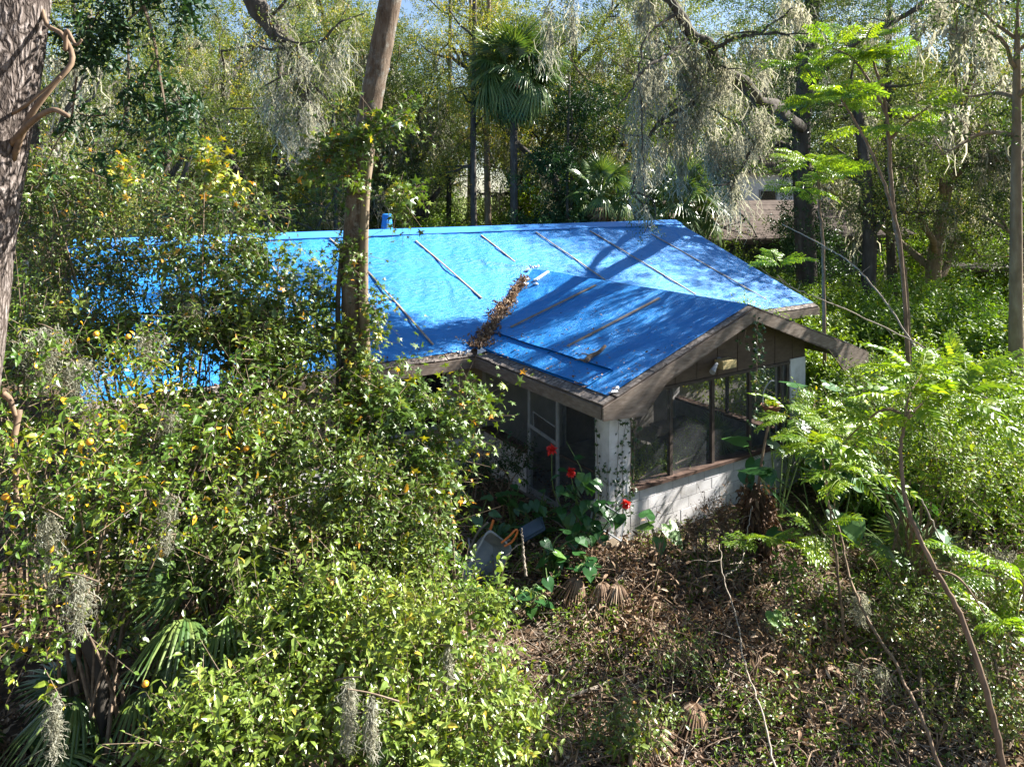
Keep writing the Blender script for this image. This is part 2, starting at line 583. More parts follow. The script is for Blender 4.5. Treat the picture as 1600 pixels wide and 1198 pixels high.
def T_oval(w=.46, fold=.09, curl=.14):
    V = np.array([(0, 0, 0), (.30, 0, .02), (.68, 0, -.02), (1, 0, -curl),
                  (.30, w * .46, fold), (.66, w * .40, fold * .6), (.30, -w * .46, fold), (.66, -w * .40, fold * .6)])
    Q = np.array([(1, 2, 5, 4), (2, 1, 6, 7)])
    T = np.array([(0, 1, 4), (2, 3, 5), (0, 6, 1), (2, 7, 3)])
    return V, Q, T


def T_lobed(droop=.18):
    pol = [(0, 0.05), (28, .42), (52, .98), (74, .40), (98, .42), (128, 1.0)]
    tips = [(-180, .12), (-140, .40), (-118, .82), (-88, .40), (-62, .94), (-31, .42), (0, 1.05), (31, .42), (62, .94), (88, .40), (118, .82), (140, .40)]
    V = [(.42, 0, .05)]
    for a, r in tips:
        x, y = .42 + r * .58 * math.cos(math.radians(a)), r * .58 * math.sin(math.radians(a))
        V.append((x, y, -droop * r * r * .5))
    n = len(tips)
    T = [(0, 1 + i, 1 + (i + 1) % n) for i in range(n)]
    return np.array(V), None, np.array(T)


def T_heart(sag=.18):
    out = [(-.16, .14), (-.20, .30), (.02, .46), (.32, .42), (.64, .24), (1.0, 0), (.64, -.24), (.32, -.42), (.02, -.46), (-.20, -.30), (-.16, -.14), (.0, 0)]
    V = [(.18, 0, .0), (.60, 0, -.05)]
    for x, y in out:
        V.append((x, y, .05 - sag * (abs(y) * .8 + max(x - .2, 0) ** 2 * .9)))
    n = len(out)
    T = []
    for i in range(n):
        j = (i + 1) % n
        c = 1 if (3 <= i <= 6) else 0
        T.append((c, 2 + j, 2 + i))
    T += [(0, 1, 2 + 3), (0, 2 + 7, 1)]
    return np.array(V), None, np.array(T)


TS, TO, TL, TH = T_simple(), T_oval(), T_lobed(), T_heart()
TNARROW = T_oval(.30, .07, .2)
TDEAD = T_simple(.5, .22, -.15)


def scatter(g, tmpl, P, X, N, S, rnd):
    V, Q, T = tmpl
    x = nrm(X)
    z = nrm(N - (N * x).sum(-1, keepdims=True) * x)
    y = np.cross(z, x)
    n, k = len(P), len(V)
    S = np.broadcast_to(np.asarray(S, float), (n,))
    W = P[:, None] + S[:, None, None] * (V[None, :, 0:1] * x[:, None] + V[None, :, 1:2] * y[:, None] + V[None, :, 2:3] * z[:, None])
    offs = (np.arange(n) * k)[:, None, None]
    q = (Q[None] + offs).reshape(-1, 4) if Q is not None else None
    t = (T[None] + offs).reshape(-1, 3) if T is not None else None
    g.add(W.reshape(-1, 3), quads=q, tris=t, rnd=rnd)


def rdir(n, rng=RNG):
    return nrm(rng.normal(0, 1, (n, 3)))


UP = np.array([0, 0, 1.0])


def sprigs(g, tmpl, P, D, L, nl, size, rnd_base=None, up=.9, jit=.45, spread=.9, gt=None, tw=.004, rng=RNG, droop=.0, rb=.25):
    """leafy twigs: base P, direction D, length L, nl leaves set alternately along each"""
    n = len(P)
    D = nrm(D)
    L = np.broadcast_to(np.asarray(L, float), (n,))
    t = np.linspace(.12, 1.0, nl)[None, :] * np.ones((n, 1))
    base = P[:, None] + D[:, None] * (t * L[:, None])[..., None]
    base[..., 2] -= droop * L[:, None] * t ** 2
    ang = rng.uniform(0, 6.28, (n, 1)) + np.arange(nl)[None] * 2.4 + rng.normal(0, .3, (n, nl))
    a = nrm(np.cross(D, rdir(n, rng)))
    b = np.cross(D, a)
    side = a[:, None] * np.cos(ang)[..., None] + b[:, None] * np.sin(ang)[..., None]
    X = D[:, None] * (1 - spread * .5) + side * spread + rng.normal(0, .18, (n, nl, 3)) - UP * .12
    N = UP * up + D[:, None] * .25 + rng.normal(0, jit, (n, nl, 3))
    S = size * rng.uniform(.62, 1.2, (n, nl)) * (1 - .25 * t)
    if rnd_base is None:
        rnd_base = rng.uniform(0, 1, n)
    r = np.clip(rnd_base[:, None] * (1 - rb) + rng.uniform(0, 1, (n, nl)) * rb + (rng.uniform(0, 1, (n, nl)) > .965) * .5, 0, 1)
    scatter(g, tmpl, base.reshape(-1, 3), X.reshape(-1, 3), N.reshape(-1, 3), S.ravel(), r.ravel())
    if gt is not None:
        twigs(gt, P, base[:, -1], tw)


def twigs(g, P, E, w):
    """thin three-sided twigs from P to E"""
    n = len(P)
    d = nrm(E - P)
    a = nrm(np.cross(d, rdir(n)))
    b = np.cross(d, a)
    V = np.zeros((n, 6, 3))
    for k in range(3):
        c, s = math.cos(k * 2.094), math.sin(k * 2.094)
        o = (a * c + b * s)
        V[:, k] = P + o * w
        V[:, 3 + k] = E + o * w * .4
    q = np.array([(0, 1, 4, 3), (1, 2, 5, 4), (2, 0, 3, 5)])
    g.add(V.reshape(-1, 3), quads=(q[None] + (np.arange(n) * 6)[:, None, None]).reshape(-1, 4), rnd=.5)


def in_blobs(blobs, n, lo=.55, rng=RNG, zmin=.05):
    """points near the outside of a union of ellipsoids and their outward directions"""
    C = np.array([b[0] for b in blobs], float)
    Rr = np.array([b[1] for b in blobs], float)
    w = (Rr.prod(1) ** (2 / 3))
    k = rng.choice(len(blobs), n, p=w / w.sum())
    d = rdir(n, rng)
    f = rng.uniform(lo ** 2, 1.12, n) ** .5
    P = C[k] + d * Rr[k] * f[:, None]
    out = nrm(d / Rr[k])
    ok = P[:, 2] > zmin
    # drop what lies deep inside another blob
    for i in range(len(blobs)):
        q = (((P - C[i]) / Rr[i]) ** 2).sum(1)
        ok &= ~((q < (lo * .75) ** 2) & (k != i))
    return P[ok], out[ok]


def moss_strands(g, P, L, w=.03, segs=5, wav=.06, rng=RNG, lean=0.0):
    n = len(P)
    L = np.broadcast_to(np.asarray(L, float), (n,))
    t = np.linspace(0, 1, segs + 1)
    step = rng.normal(0, 1, (n, segs + 1, 2)) * wav
    step[:, 0] = 0
    lat = np.cumsum(step, 1)
    C = np.zeros((n, segs + 1, 3))
    C[..., :2] = P[:, None, :2] + lat * L[:, None, None]
    C[..., 0] += lean * t[None] ** 2 * L[:, None]
    C[..., 2] = P[:, None, 2] - L[:, None] * t[None]
    a = rng.uniform(0, np.pi, (n, 1))
    sd = np.stack([np.cos(a), np.sin(a), np.zeros_like(a)], -1)
    wid = (w * rng.uniform(.4, 1.5, (n, segs + 1)) * (1 - .75 * t[None] ** 1.5))[..., None]
    V = np.stack([C - sd * wid / 2, C + sd * wid / 2], 2)          # n, segs+1, 2, 3
    k = (segs + 1) * 2
    q = np.array([(2 * i, 2 * i + 1, 2 * i + 3, 2 * i + 2) for i in range(segs)])
    g.add(V.reshape(-1, 3), quads=(q[None] + (np.arange(n) * k)[:, None, None]).reshape(-1, 4), rnd=rng.uniform(0, 1, n))


def tangle(g, c, w, L, n, rng=RNG, fil=.008):
    """a festoon of Spanish moss seen close: many curly filaments in a hanging tassel"""
    c = np.asarray(c, float)
    t0 = rng.uniform(0, .75, n) ** 1.1
    lob = 1 + .45 * np.sin(t0 * 9 + c[0] * 7)
    prof = ((1 - t0) ** .8 * .8 + .15) * w * lob
    P = c + np.stack([rng.normal(0, .42, n) * prof, rng.normal(0, .42, n) * prof, -t0 * L], -1)
    ln = rng.uniform(.10, .38, n) * L * (1 - t0 * .5)
    moss_strands(g, P, ln, fil, 6, .10, rng)
    m = int(n * 1.6)
    t1 = rng.uniform(0, 1, m)
    prof = (np.sin(np.clip(t1 * .9 + .1, 0, 1) * np.pi) ** .6 * .85 + .10) * w
    P = c + np.stack([rng.normal(0, .5, m) * prof, rng.normal(0, .5, m) * prof, -t1 * L], -1)
    moss_strands(g, P, rng.uniform(.03, .085, m), fil, 4, .38, rng)


# ------------------------------------------------------------------ ground
def gz(x, y):
    x, y = np.asarray(x, float), np.asarray(y, float)
    z = -.12 + .07 * np.sin(x * 1.1 + .6) * np.cos(y * .9) + .05 * np.sin(x * 2.3 + y * 1.7) + .03 * np.sin(x * 4.1 - y * 3.3)
    # a low heap of cut brush in front of the porch corner
    z += .30 * np.exp(-(((x - 1.9) / 1.0) ** 2 + ((y - 11.2) / .6) ** 2))
    z += .22 * np.exp(-(((x - 3.6) / 1.3) ** 2 + ((y - 8.6) / .8) ** 2))
    return z


def ground():
    s = np.linspace(-1, 1, 190)
    xs = 420 * np.sign(s) * (np.abs(s) ** 3.2) + 2 * s
    ys = 12 + 420 * np.sign(s) * (np.abs(s) ** 3.2) + 2 * s
    X, Y = np.meshgrid(xs, ys, indexing='ij')
    Z = gz(X, Y) * np.exp(-(np.hypot(X, Y - 12) / 60) ** 2) - .1 * (1 - np.exp(-(np.hypot(X, Y - 12) / 60) ** 2))
    n = len(s)
    i, j = np.meshgrid(np.arange(n - 1), np.arange(n - 1), indexing='ij')
    q = np.stack([i * n + j, (i + 1) * n + j, (i + 1) * n + j + 1, i * n + j + 1], -1).reshape(-1, 4)
    g = G().add(np.stack([X, Y, Z], -1), quads=q)
    o = link('ground', g.mesh('ground', M['ground'], smooth=True))
    o['kind'] = 'structure'
    # pale drive far off on the right
    pts = smooth_path([(18, 52, 0), (26, 47, 0), (36, 45, 0), (60, 46, 0)], 24)
    V = np.concatenate([pts + (0, -1.6, -.06), pts + (0, 1.6, -.06)])
    m = len(pts)
    g = G().add(V, quads=[(k, k + 1, m + k + 1, m + k) for k in range(m - 1)])
    o = link('driveway', g.mesh('driveway', M['driveway']))
    o['kind'] = 'structure'


ground()


# ------------------------------------------------------------------ house (local X along the main ridge, local Y away from the porch)
YAW = .573
HU, HV = -.765, 15.10
HE, PW, PL, HP, RD, HM, XR, XL = 2.45, 7.24, 4.10, 3.697, 5.71, 4.70, 11.54, -7.05
GY = -3.72                                       # face of the porch gable wall
SL_M, SL_P = (HM - HE) / RD, (HP - HE) / (PW / 2)


def H(x, y, z):
    c, s = math.cos(YAW), math.sin(YAW)
    return np.array([HU + c * x - s * y, HV + s * x + c * y, z])


def zmain(y):
    return HE + SL_M * y if y <= RD else HM - SL_M * (y - RD)


def zporch(x):
    return HP - SL_P * abs(x - PW / 2)


house = thing('house', 'abandoned single storey block house under a blue tarpaulin roof with a screened gable porch', 'house', (HU, HV, 0), YAW)


def hp(name, g, mat, parent=None, stuff=False, label=None, smooth=False):
    return link(name, g.mesh(name, M[mat], smooth=smooth), parent or house, stuff, label)


def wrinkle(x, y, k=1.0):
    z = 1.3 * (.010 * np.sin(x * 2.1 + np.sin(y * 1.3) * 1.7) + .007 * np.sin(y * 3.7 + x * 1.1 + 1.0) + .005 * np.sin(x * 7.3 - y * 2.9) + .003 * np.sin(x * 17 + 3 * np.sin(y * 5)))
    return z * k


_rc = np.random.default_rng(41)
CREASES = []
for k in range(9):                                # fan of pulls running into the top of the valley
    a_ = math.pi + (-.55 + 1.1 * k / 8) + _rc.normal(0, .05)
    CREASES.append((3.45, 3.15, 3.45 + math.cos(a_) * _rc.uniform(.9, 2.2), 3.15 + math.sin(a_) * _rc.uniform(.5, 1.3) + .5, _rc.uniform(.014, .026)))
for k in range(46):                               # slack folds between the battens and along the eave
    x_, y_ = _rc.uniform(-7, 11), _rc.uniform(.3, 5.0)
    a_ = _rc.choice([1.45, .2, 2.9, .6]) + _rc.normal(0, .25)
    L_ = _rc.uniform(.4, 1.9)
    CREASES.append((x_, y_, x_ + math.cos(a_) * L_, y_ + math.sin(a_) * L_ * .8, _rc.uniform(.006, .016)))
for k in range(22):                               # folds on the porch roof
    x_, y_ = _rc.uniform(.2, 3.2), _rc.uniform(-3.9, 1.0)
    a_ = _rc.choice([0.1, 1.5, .7]) + _rc.normal(0, .2)
    L_ = _rc.uniform(.4, 1.5)
    CREASES.append((x_, y_, x_ + math.cos(a_) * L_, y_ + math.sin(a_) * L_, _rc.uniform(.006, .015)))


def crease(x, y):
    z = np.zeros_like(x)
    for x0, y0, x1, y1, h in CREASES:
        dx, dy = x1 - x0, y1 - y0
        L2 = dx * dx + dy * dy
        t = np.clip(((x - x0) * dx + (y - y0) * dy) / L2, 0, 1)
        dd = np.hypot(x - x0 - t * dx, (y - y0 - t * dy))
        z += h * np.exp(-(dd / .05) ** 2) * np.sin(np.clip(t * .9 + .1, 0, 1) * math.pi) ** .5
    return z


def sheet(P00, P10, P11, P01, nx, ny, lift=.03, k=1.0, keep=None):
    """a slack cloth sheet over four corners, rippled along its normal"""
    P00, P10, P11, P01 = [np.array(p, float) for p in (P00, P10, P11, P01)]
    n = nrm(np.cross(P10 - P00, P01 - P00))
    if n[2] < 0:
        n = -n
    s, t = np.meshgrid(np.linspace(0, 1, nx), np.linspace(0, 1, ny), indexing='ij')
    s, t = s[..., None], t[..., None]
    P = P00 * (1 - s) * (1 - t) + P10 * s * (1 - t) + P11 * s * t + P01 * (1 - s) * t
    wv = wrinkle(P[..., 0], P[..., 1] + .6 * P[..., 2], k) + (crease(P[..., 0], P[..., 1]) if nx > 50 and ny > 50 else 0)
    edge = np.minimum(np.minimum(s, 1 - s) * nx, np.minimum(t, 1 - t) * ny)[..., 0]
    P = P + n * (lift + wv * np.clip(edge / 3, .25, 1))[..., None]
    i, j = np.meshgrid(np.arange(nx - 1), np.arange(ny - 1), indexing='ij')
    q = np.stack([i * ny + j, (i + 1) * ny + j, (i + 1) * ny + j + 1, i * ny + j + 1], -1).reshape(-1, 4)
    if keep is not None:
        c = P.reshape(-1, 3)[q].mean(1)
        q = q[keep(c)]
    return G().add(P.reshape(-1, 3), quads=q)


def build_roof():
    # decking slabs
    g = G()
    T = .055
    prism([(0, HE), (RD, HM), (2 * RD, HE), (2 * RD, HE - T), (RD, HM - T), (0, HE - T)], 0, XL, XR, g)
    roof = hp('roof', g, 'soffit', label='main roof decking below the tarpaulin')
    g = G()
    # porch decking: two sloping slabs meeting the main slope in valleys
    yv = (HP - HE) / SL_M
    for x0, x1 in ((0, PW / 2), (PW, PW / 2)):
        a, b, c, d = (x0, -PL, HE), (x1, -PL, HP), (x1, yv, HP), (x0, 0, HE)
        lo = [(p[0], p[1], p[2] - T) for p in (a, b, c, d)]
        g.add([a, b, c, d] + lo, quads=[(0, 1, 2, 3), (7, 6, 5, 4), (0, 4, 5, 1), (3, 2, 6, 7), (0, 3, 7, 4), (1, 5, 6, 2)])
    proof = hp('porch_roof', g, 'soffit', label='gabled porch roof decking below the tarpaulin')
    # tarpaulins
    tm = sheet((XL + .03, .16, zmain(.16)), (XR - .02, .16, zmain(.16)), (XR - .02, RD, HM), (XL + .03, RD, HM), 430, 130, .038, 1.0,
               keep=lambda c: ~((c[:, 0] > .25) & (c[:, 0] < PW - .25) & (c[:, 1] < np.minimum(c[:, 0], PW - c[:, 0]) * SL_P / SL_M - .12)))
    hp('tarpaulin', tm, 'tarp', roof, label='blue tarpaulin over the front slope of the main roof', smooth=True)
    tb = sheet((XL + .03, 2 * RD - .16, HE + .063), (XR - .02, 2 * RD - .16, HE + .063), (XR - .02, RD, HM), (XL + .03, RD, HM), 60, 12, .022)
    hp('tarpaulin', tb, 'tarp', roof, label='blue tarpaulin over the back slope of the main roof', smooth=True)
    # ridge strip, a second layer folded over the ridge
    g = sheet((XL + .02, RD - .36, zmain(RD - .36)), (XR - .02, RD - .36, zmain(RD - .36)), (XR - .02, RD, HM), (XL + .02, RD, HM), 200, 5, .082, .5)
    sg = sheet((XL + .02, RD + .3, zmain(RD + .3)), (XR - .02, RD + .3, zmain(RD + .3)), (XR - .02, RD, HM), (XL + .02, RD, HM), 200, 5, .082, .5)
    V = sg.V[0]
    g.add(V, quads=sg.Q[0])
    # the folded front edge of the strip
    x = np.linspace(XL + .02, XR - .02, 60)
    lowe = np.stack([x, np.full_like(x, RD - .36), np.full_like(x, zmain(RD - .36) + .045)], -1)
    tope = lowe + (0, .005, .042)
    g.add(np.concatenate([lowe, tope]), quads=[(k, k + 1, 60 + k + 1, 60 + k) for k in range(59)])
    hp('ridge_strip', g, 'tarp_fold', roof, label='tarpaulin strip folded over the ridge', smooth=True)
    # porch tarpaulin, left and right slopes
    yv2 = lambda x: min(x, PW - x) * SL_P / SL_M
    gl = sheet((.20, -PL + .12, zporch(.20)), (PW / 2, -PL + .12, HP), (PW / 2, yv, HP), (.20, yv2(.20), zporch(.20)), 90, 170, .038, .9)
    hp('tarpaulin', gl, 'tarp_dark', proof, label='deep blue tarpaulin over the left slope of the porch roof', smooth=True)
    gr = sheet((PW - .20, -PL + .12, zporch(.20)), (PW / 2, -PL + .12, HP), (PW / 2, yv, HP), (PW - .20, yv2(.20), zporch(.20)), 40, 60, .038, .9)
    hp('tarpaulin', gr, 'tarp_dark', proof, label='deep blue tarpaulin over the right slope of the porch roof', smooth=True)
    g = sheet((.22, -3.45, zporch(.22)), (.74, -3.45, zporch(.74)), (.74, .42, zporch(.74)), (.22, .10, zporch(.22)), 8, 60, .072, .8)
    # standing fold along its upper edge
    y = np.linspace(-3.45, .42, 50)
    a = np.stack([np.full_like(y, .74), y, zporch(.74) + .072 + wrinkle(y * 0 + .7, y) * .5], -1)
    b = a + (-.055, 0, .03)
    c = a + (.03, 0, -.04)
    g.add(np.concatenate([a, b, c]), quads=[(k, k + 1, 51 + k, 50 + k) for k in range(49)] + [(k, 100 + k, 101 + k, k + 1) for k in range(49)])
    hp('tarpaulin_hem', g, 'tarp_dark', proof, label='overlapping hem of tarpaulin along the porch eave', smooth=True)
    # battens nailed over the tarpaulin
    def batten(p, q, par, mat='batten', w=.038):
        hp('batten', bar((p[0], p[1], p[2] + .022), (q[0], q[1], q[2] + .022), w, .024), mat, par)
    ms = [((1.02, 4.98), (1.31, 1.95)), ((3.17, 5.15), (3.28, 3.52)), ((5.12, 5.20), (5.38, 2.26)), ((7.18, 5.13), (7.68, 1.13)),
          ((9.45, 4.73), (9.89, .51)), ((-.93, 3.57), (-.74, .44)), ((-1.26, 5.30), (-.98, 3.70)), ((-3.1, 5.1), (-2.95, 1.3)), ((-5.11, 4.81), (-4.9, 1.4))]
    for (x0, y0), (x1, y1) in ms:
        # each run is two laths laid end to end
        k = random.uniform(.3, .5)
        xm, ym = x0 + (x1 - x0) * k + .012, y0 + (y1 - y0) * k
        batten((x0, y0, zmain(y0) + .048), (xm, ym + .01, zmain(ym) + .050), roof)
        batten((xm - .006, ym - .012, zmain(ym) + .052), (x1, y1, zmain(y1) + .046), roof)
    for (x0, y0), (x1, y1) in [((1.06, .29), (3.3, .12)), ((1.01, -1.83), (3.23, -2.03))]:
        batten((x0, y0, zporch(x0) + .05), (x1, y1, zporch(x1) + .05), proof, 'batten_grey', .055)
    batten((6.0, -1.9, zporch(6.0) + .05), (4.0, -2.0, zporch(4.0) + .05), proof, 'batten_grey', .055)
    batten((10.75, 5.45, zmain(5.45) + .075), (10.55, 5.66, zmain(5.66) + .078), roof)
    g = bar((3.05, 2.26, zporch(3.05) + .05), (3.56, 2.36, zporch(3.56) + .06), .07, .05)
    hp('plastic_fold', g, 'plastic', proof, label='pale rolled edge of the tarpaulin at the porch ridge')
    # shingle tabs showing past the tarpaulin's edge
    def shingles(p, q, inward, par, wd=.24, step=.30):
        p, q, inward = np.array(p), np.array(q), np.array(inward)
        n = int(np.linalg.norm(q - p) / step)
        d = (q - p) / n
        up = nrm(np.cross(d, inward))
        if up[2] < 0:
            up = -up
        for k in range(n):
            g = G()
            e = random.uniform(-.012, .02)
            h = random.uniform(.008, .020)
            a = p + d * (k + .02) - inward * e
            b = p + d * (k + .98) - inward * (e + random.uniform(-.006, .006))
            w = wd * random.uniform(.9, 1.05)
            c, f = b + inward * w, a + inward * w
            lo = up * .002
            g.add([a + lo, b + lo, c + lo, f + lo, a + up * h, b + up * h * random.uniform(.8, 1.4), c + up * (h + .006), f + up * (h + .006)], quads=BOXF)
            hp('shingle', g, 'shingle', par)
    si = nrm(np.array([0, 1, SL_M]))
    shingles((XL, 0, HE), (-.02, 0, HE), si, roof)
    shingles((PW + .02, 0, HE), (XR, 0, HE), si, roof)
    sp = nrm(np.array([1, 0, SL_P]))
    sq = nrm(np.array([-1, 0, SL_P]))
    shingles((0, -PL, HE), (0, -.02, HE), sp, proof, .26)
    shingles((.27, -PL, HE + .27 * SL_P), (PW / 2 - .02, -PL, HP - .01), (0, 1, 0), proof, .17, .28)
    shingles((PW - .02, -PL, HE), (PW / 2 + .02, -PL, HP - .01), (0, 1, 0), proof, .17, .28)
    # torn white sheeting where valley, hem and eave meet
    rg = np.random.default_rng(3)
    def crumple(pts, name_label, par):
        g = G()
        for (x, y, z, r) in pts:
            n = 9
            a = np.sort(rg.uniform(0, 6.28, n))
            rr = r * .66 * rg.uniform(.4, 1.1, n)
            ring = np.stack([x + rr * np.cos(a), y + rr * np.sin(a), z + rg.normal(0, r * .14, n)], -1)
            mid = np.stack([x + rr * .5 * np.cos(a + .3), y + rr * .5 * np.sin(a + .3), z + r * .12 + rg.normal(0, r * .16, n)], -1)
            g.add(np.vstack([ring, mid, [(x, y, z + r * .1)]]), quads=[(k, (k + 1) % n, n + (k + 1) % n, n + k) for k in range(n)], tris=[(n + k, n + (k + 1) % n, 2 * n) for k in range(n)])
        hp('plastic_flap', g, 'plastic', par, label=name_label)
    vz = lambda t: (t, t * SL_P / SL_M, zporch(t) + .06)
    crumple([(3.45, 3.12, 3.74, .20), (3.62, 3.25, 3.78, .20), (3.30, 3.00, 3.70, .16), (3.8, 3.2, 3.77, .14)], 'white torn sheeting at the top of the roof valley', roof)
    crumple([(3.00, 2.55, zporch(3.0) + .07, .16), (2.80, 2.30, zporch(2.8) + .07, .15), (2.9, 2.0, zporch(2.9) + .06, .14), (3.1, 2.2, zporch(3.1) + .06, .12)], 'pale torn sheeting halfway up the roof valley', roof)
    crumple([(-.12, .10, 2.53, .22), (.10, -.08, 2.52, .24), (.35, .02, 2.60, .16), (-.3, .12, 2.53, .14)], 'white torn sheeting at the foot of the roof valley', roof)
    crumple([(.30, -3.98, 2.60, .14), (.42, -3.95, 2.64, .10)], 'white torn tarpaulin corner at the porch eave', proof)
    # vent pipe wrapped in tarpaulin behind the ridge
    c0 = np.array([.62, 6.0, zmain(6.0)])
    z = np.array([0, .08, .16, .50, .56, .58])
    r = np.array([.27, .20, .17, .125, .135, .10])
    g = G()
    pts = c0 + np.stack([0 * z, 0 * z, z + .02], -1)
    tube(g, pts, r, 14)
    vent = hp('roof_vent', g, 'tarp', roof, label='vent pipe wrapped in blue tarpaulin', smooth=False)
    g = G()
    tube(g, c0 + np.array([(0, 0, .50), (0, 0, .53)]), .146, 14)
    hp('cord', g, 'tarp_dark', vent)
    # fascia boards
    g = G()
    def fb(x0, x1, y0, y1):
        return box(x0, x1, y0, y1, HE - .235, HE - .03)
    for k in range(3):
        a = XL + k * 2.35
        hp('fascia_board', box(a + .004, min(a + 2.346, -.03), -.032, -.004, HE - .235, HE - .03), 'fascia', roof)
    hp('fascia_board', box(PW + .03, XR, -.032, -.004, HE - .235, HE - .03), 'fascia', roof)
    for a, b in ((-PL + .03, -3.1), (-3.096, -.034)):
        hp('fascia_board', box(-.032, -.004, a, b, HE - .235, HE - .03), 'fascia', proof)
    hp('fascia_board', box(PW + .004, PW + .032, -PL + .03, -.034, HE - .235, HE - .03), 'fascia', proof)
    zl = lambda x: zporch(x) - .03
    half = [(0 - .03, zl(0)), (PW / 2 - .002, HP - .03), (PW / 2 - .002, HP - .255), (1.20, zl(1.20) - .225), (1.08, zl(1.08) - .27), (1.02, zl(1.02) - .37), (.88, HE - .27), (.86, HE - .30), (0 - .03, HE - .24)]
    hp('bargeboard', prism(half, 1, -PL - .034, -PL - .004), 'fascia', proof, label='weathered left bargeboard with a deep tail')
    rhalf = [(PW - x, zz) for x, zz in half][::-1]
    rhalf = [(x if abs(x - (PW - .88)) > .03 else x, zz) for x, zz in rhalf]
    hp('bargeboard', prism(rhalf, 1, -PL - .034, -PL - .004), 'fascia', proof, label='weathered right bargeboard with a deep tail')
    # bargeboard of the main roof's right end
    m = [(-.03, HE - .03), (RD, HM - .03), (RD, HM - .24), (-.03, HE - .24)]
    hp('bargeboard', prism(m, 0, XR + .004, XR + .034), 'fascia', roof, label='bargeboard at the right end of the main roof')
    m2 = [(2 * RD - y, zz) for y, zz in m][::-1]
    hp('bargeboard', prism(m2, 0, XR + .004, XR + .034), 'fascia', roof, label='bargeboard at the back right of the main roof')
    # lookouts below the gable overhang
    for x in (1.6, 2.5, 4.7, 5.6):
        hp('rafter', bar((x, -PL + .01, zporch(x) - .12), (x, GY - .01, zporch(x) - .12), .05, .10), 'brown_paint', proof)
    return roof, proof


roof_o, porch_o = build_roof()


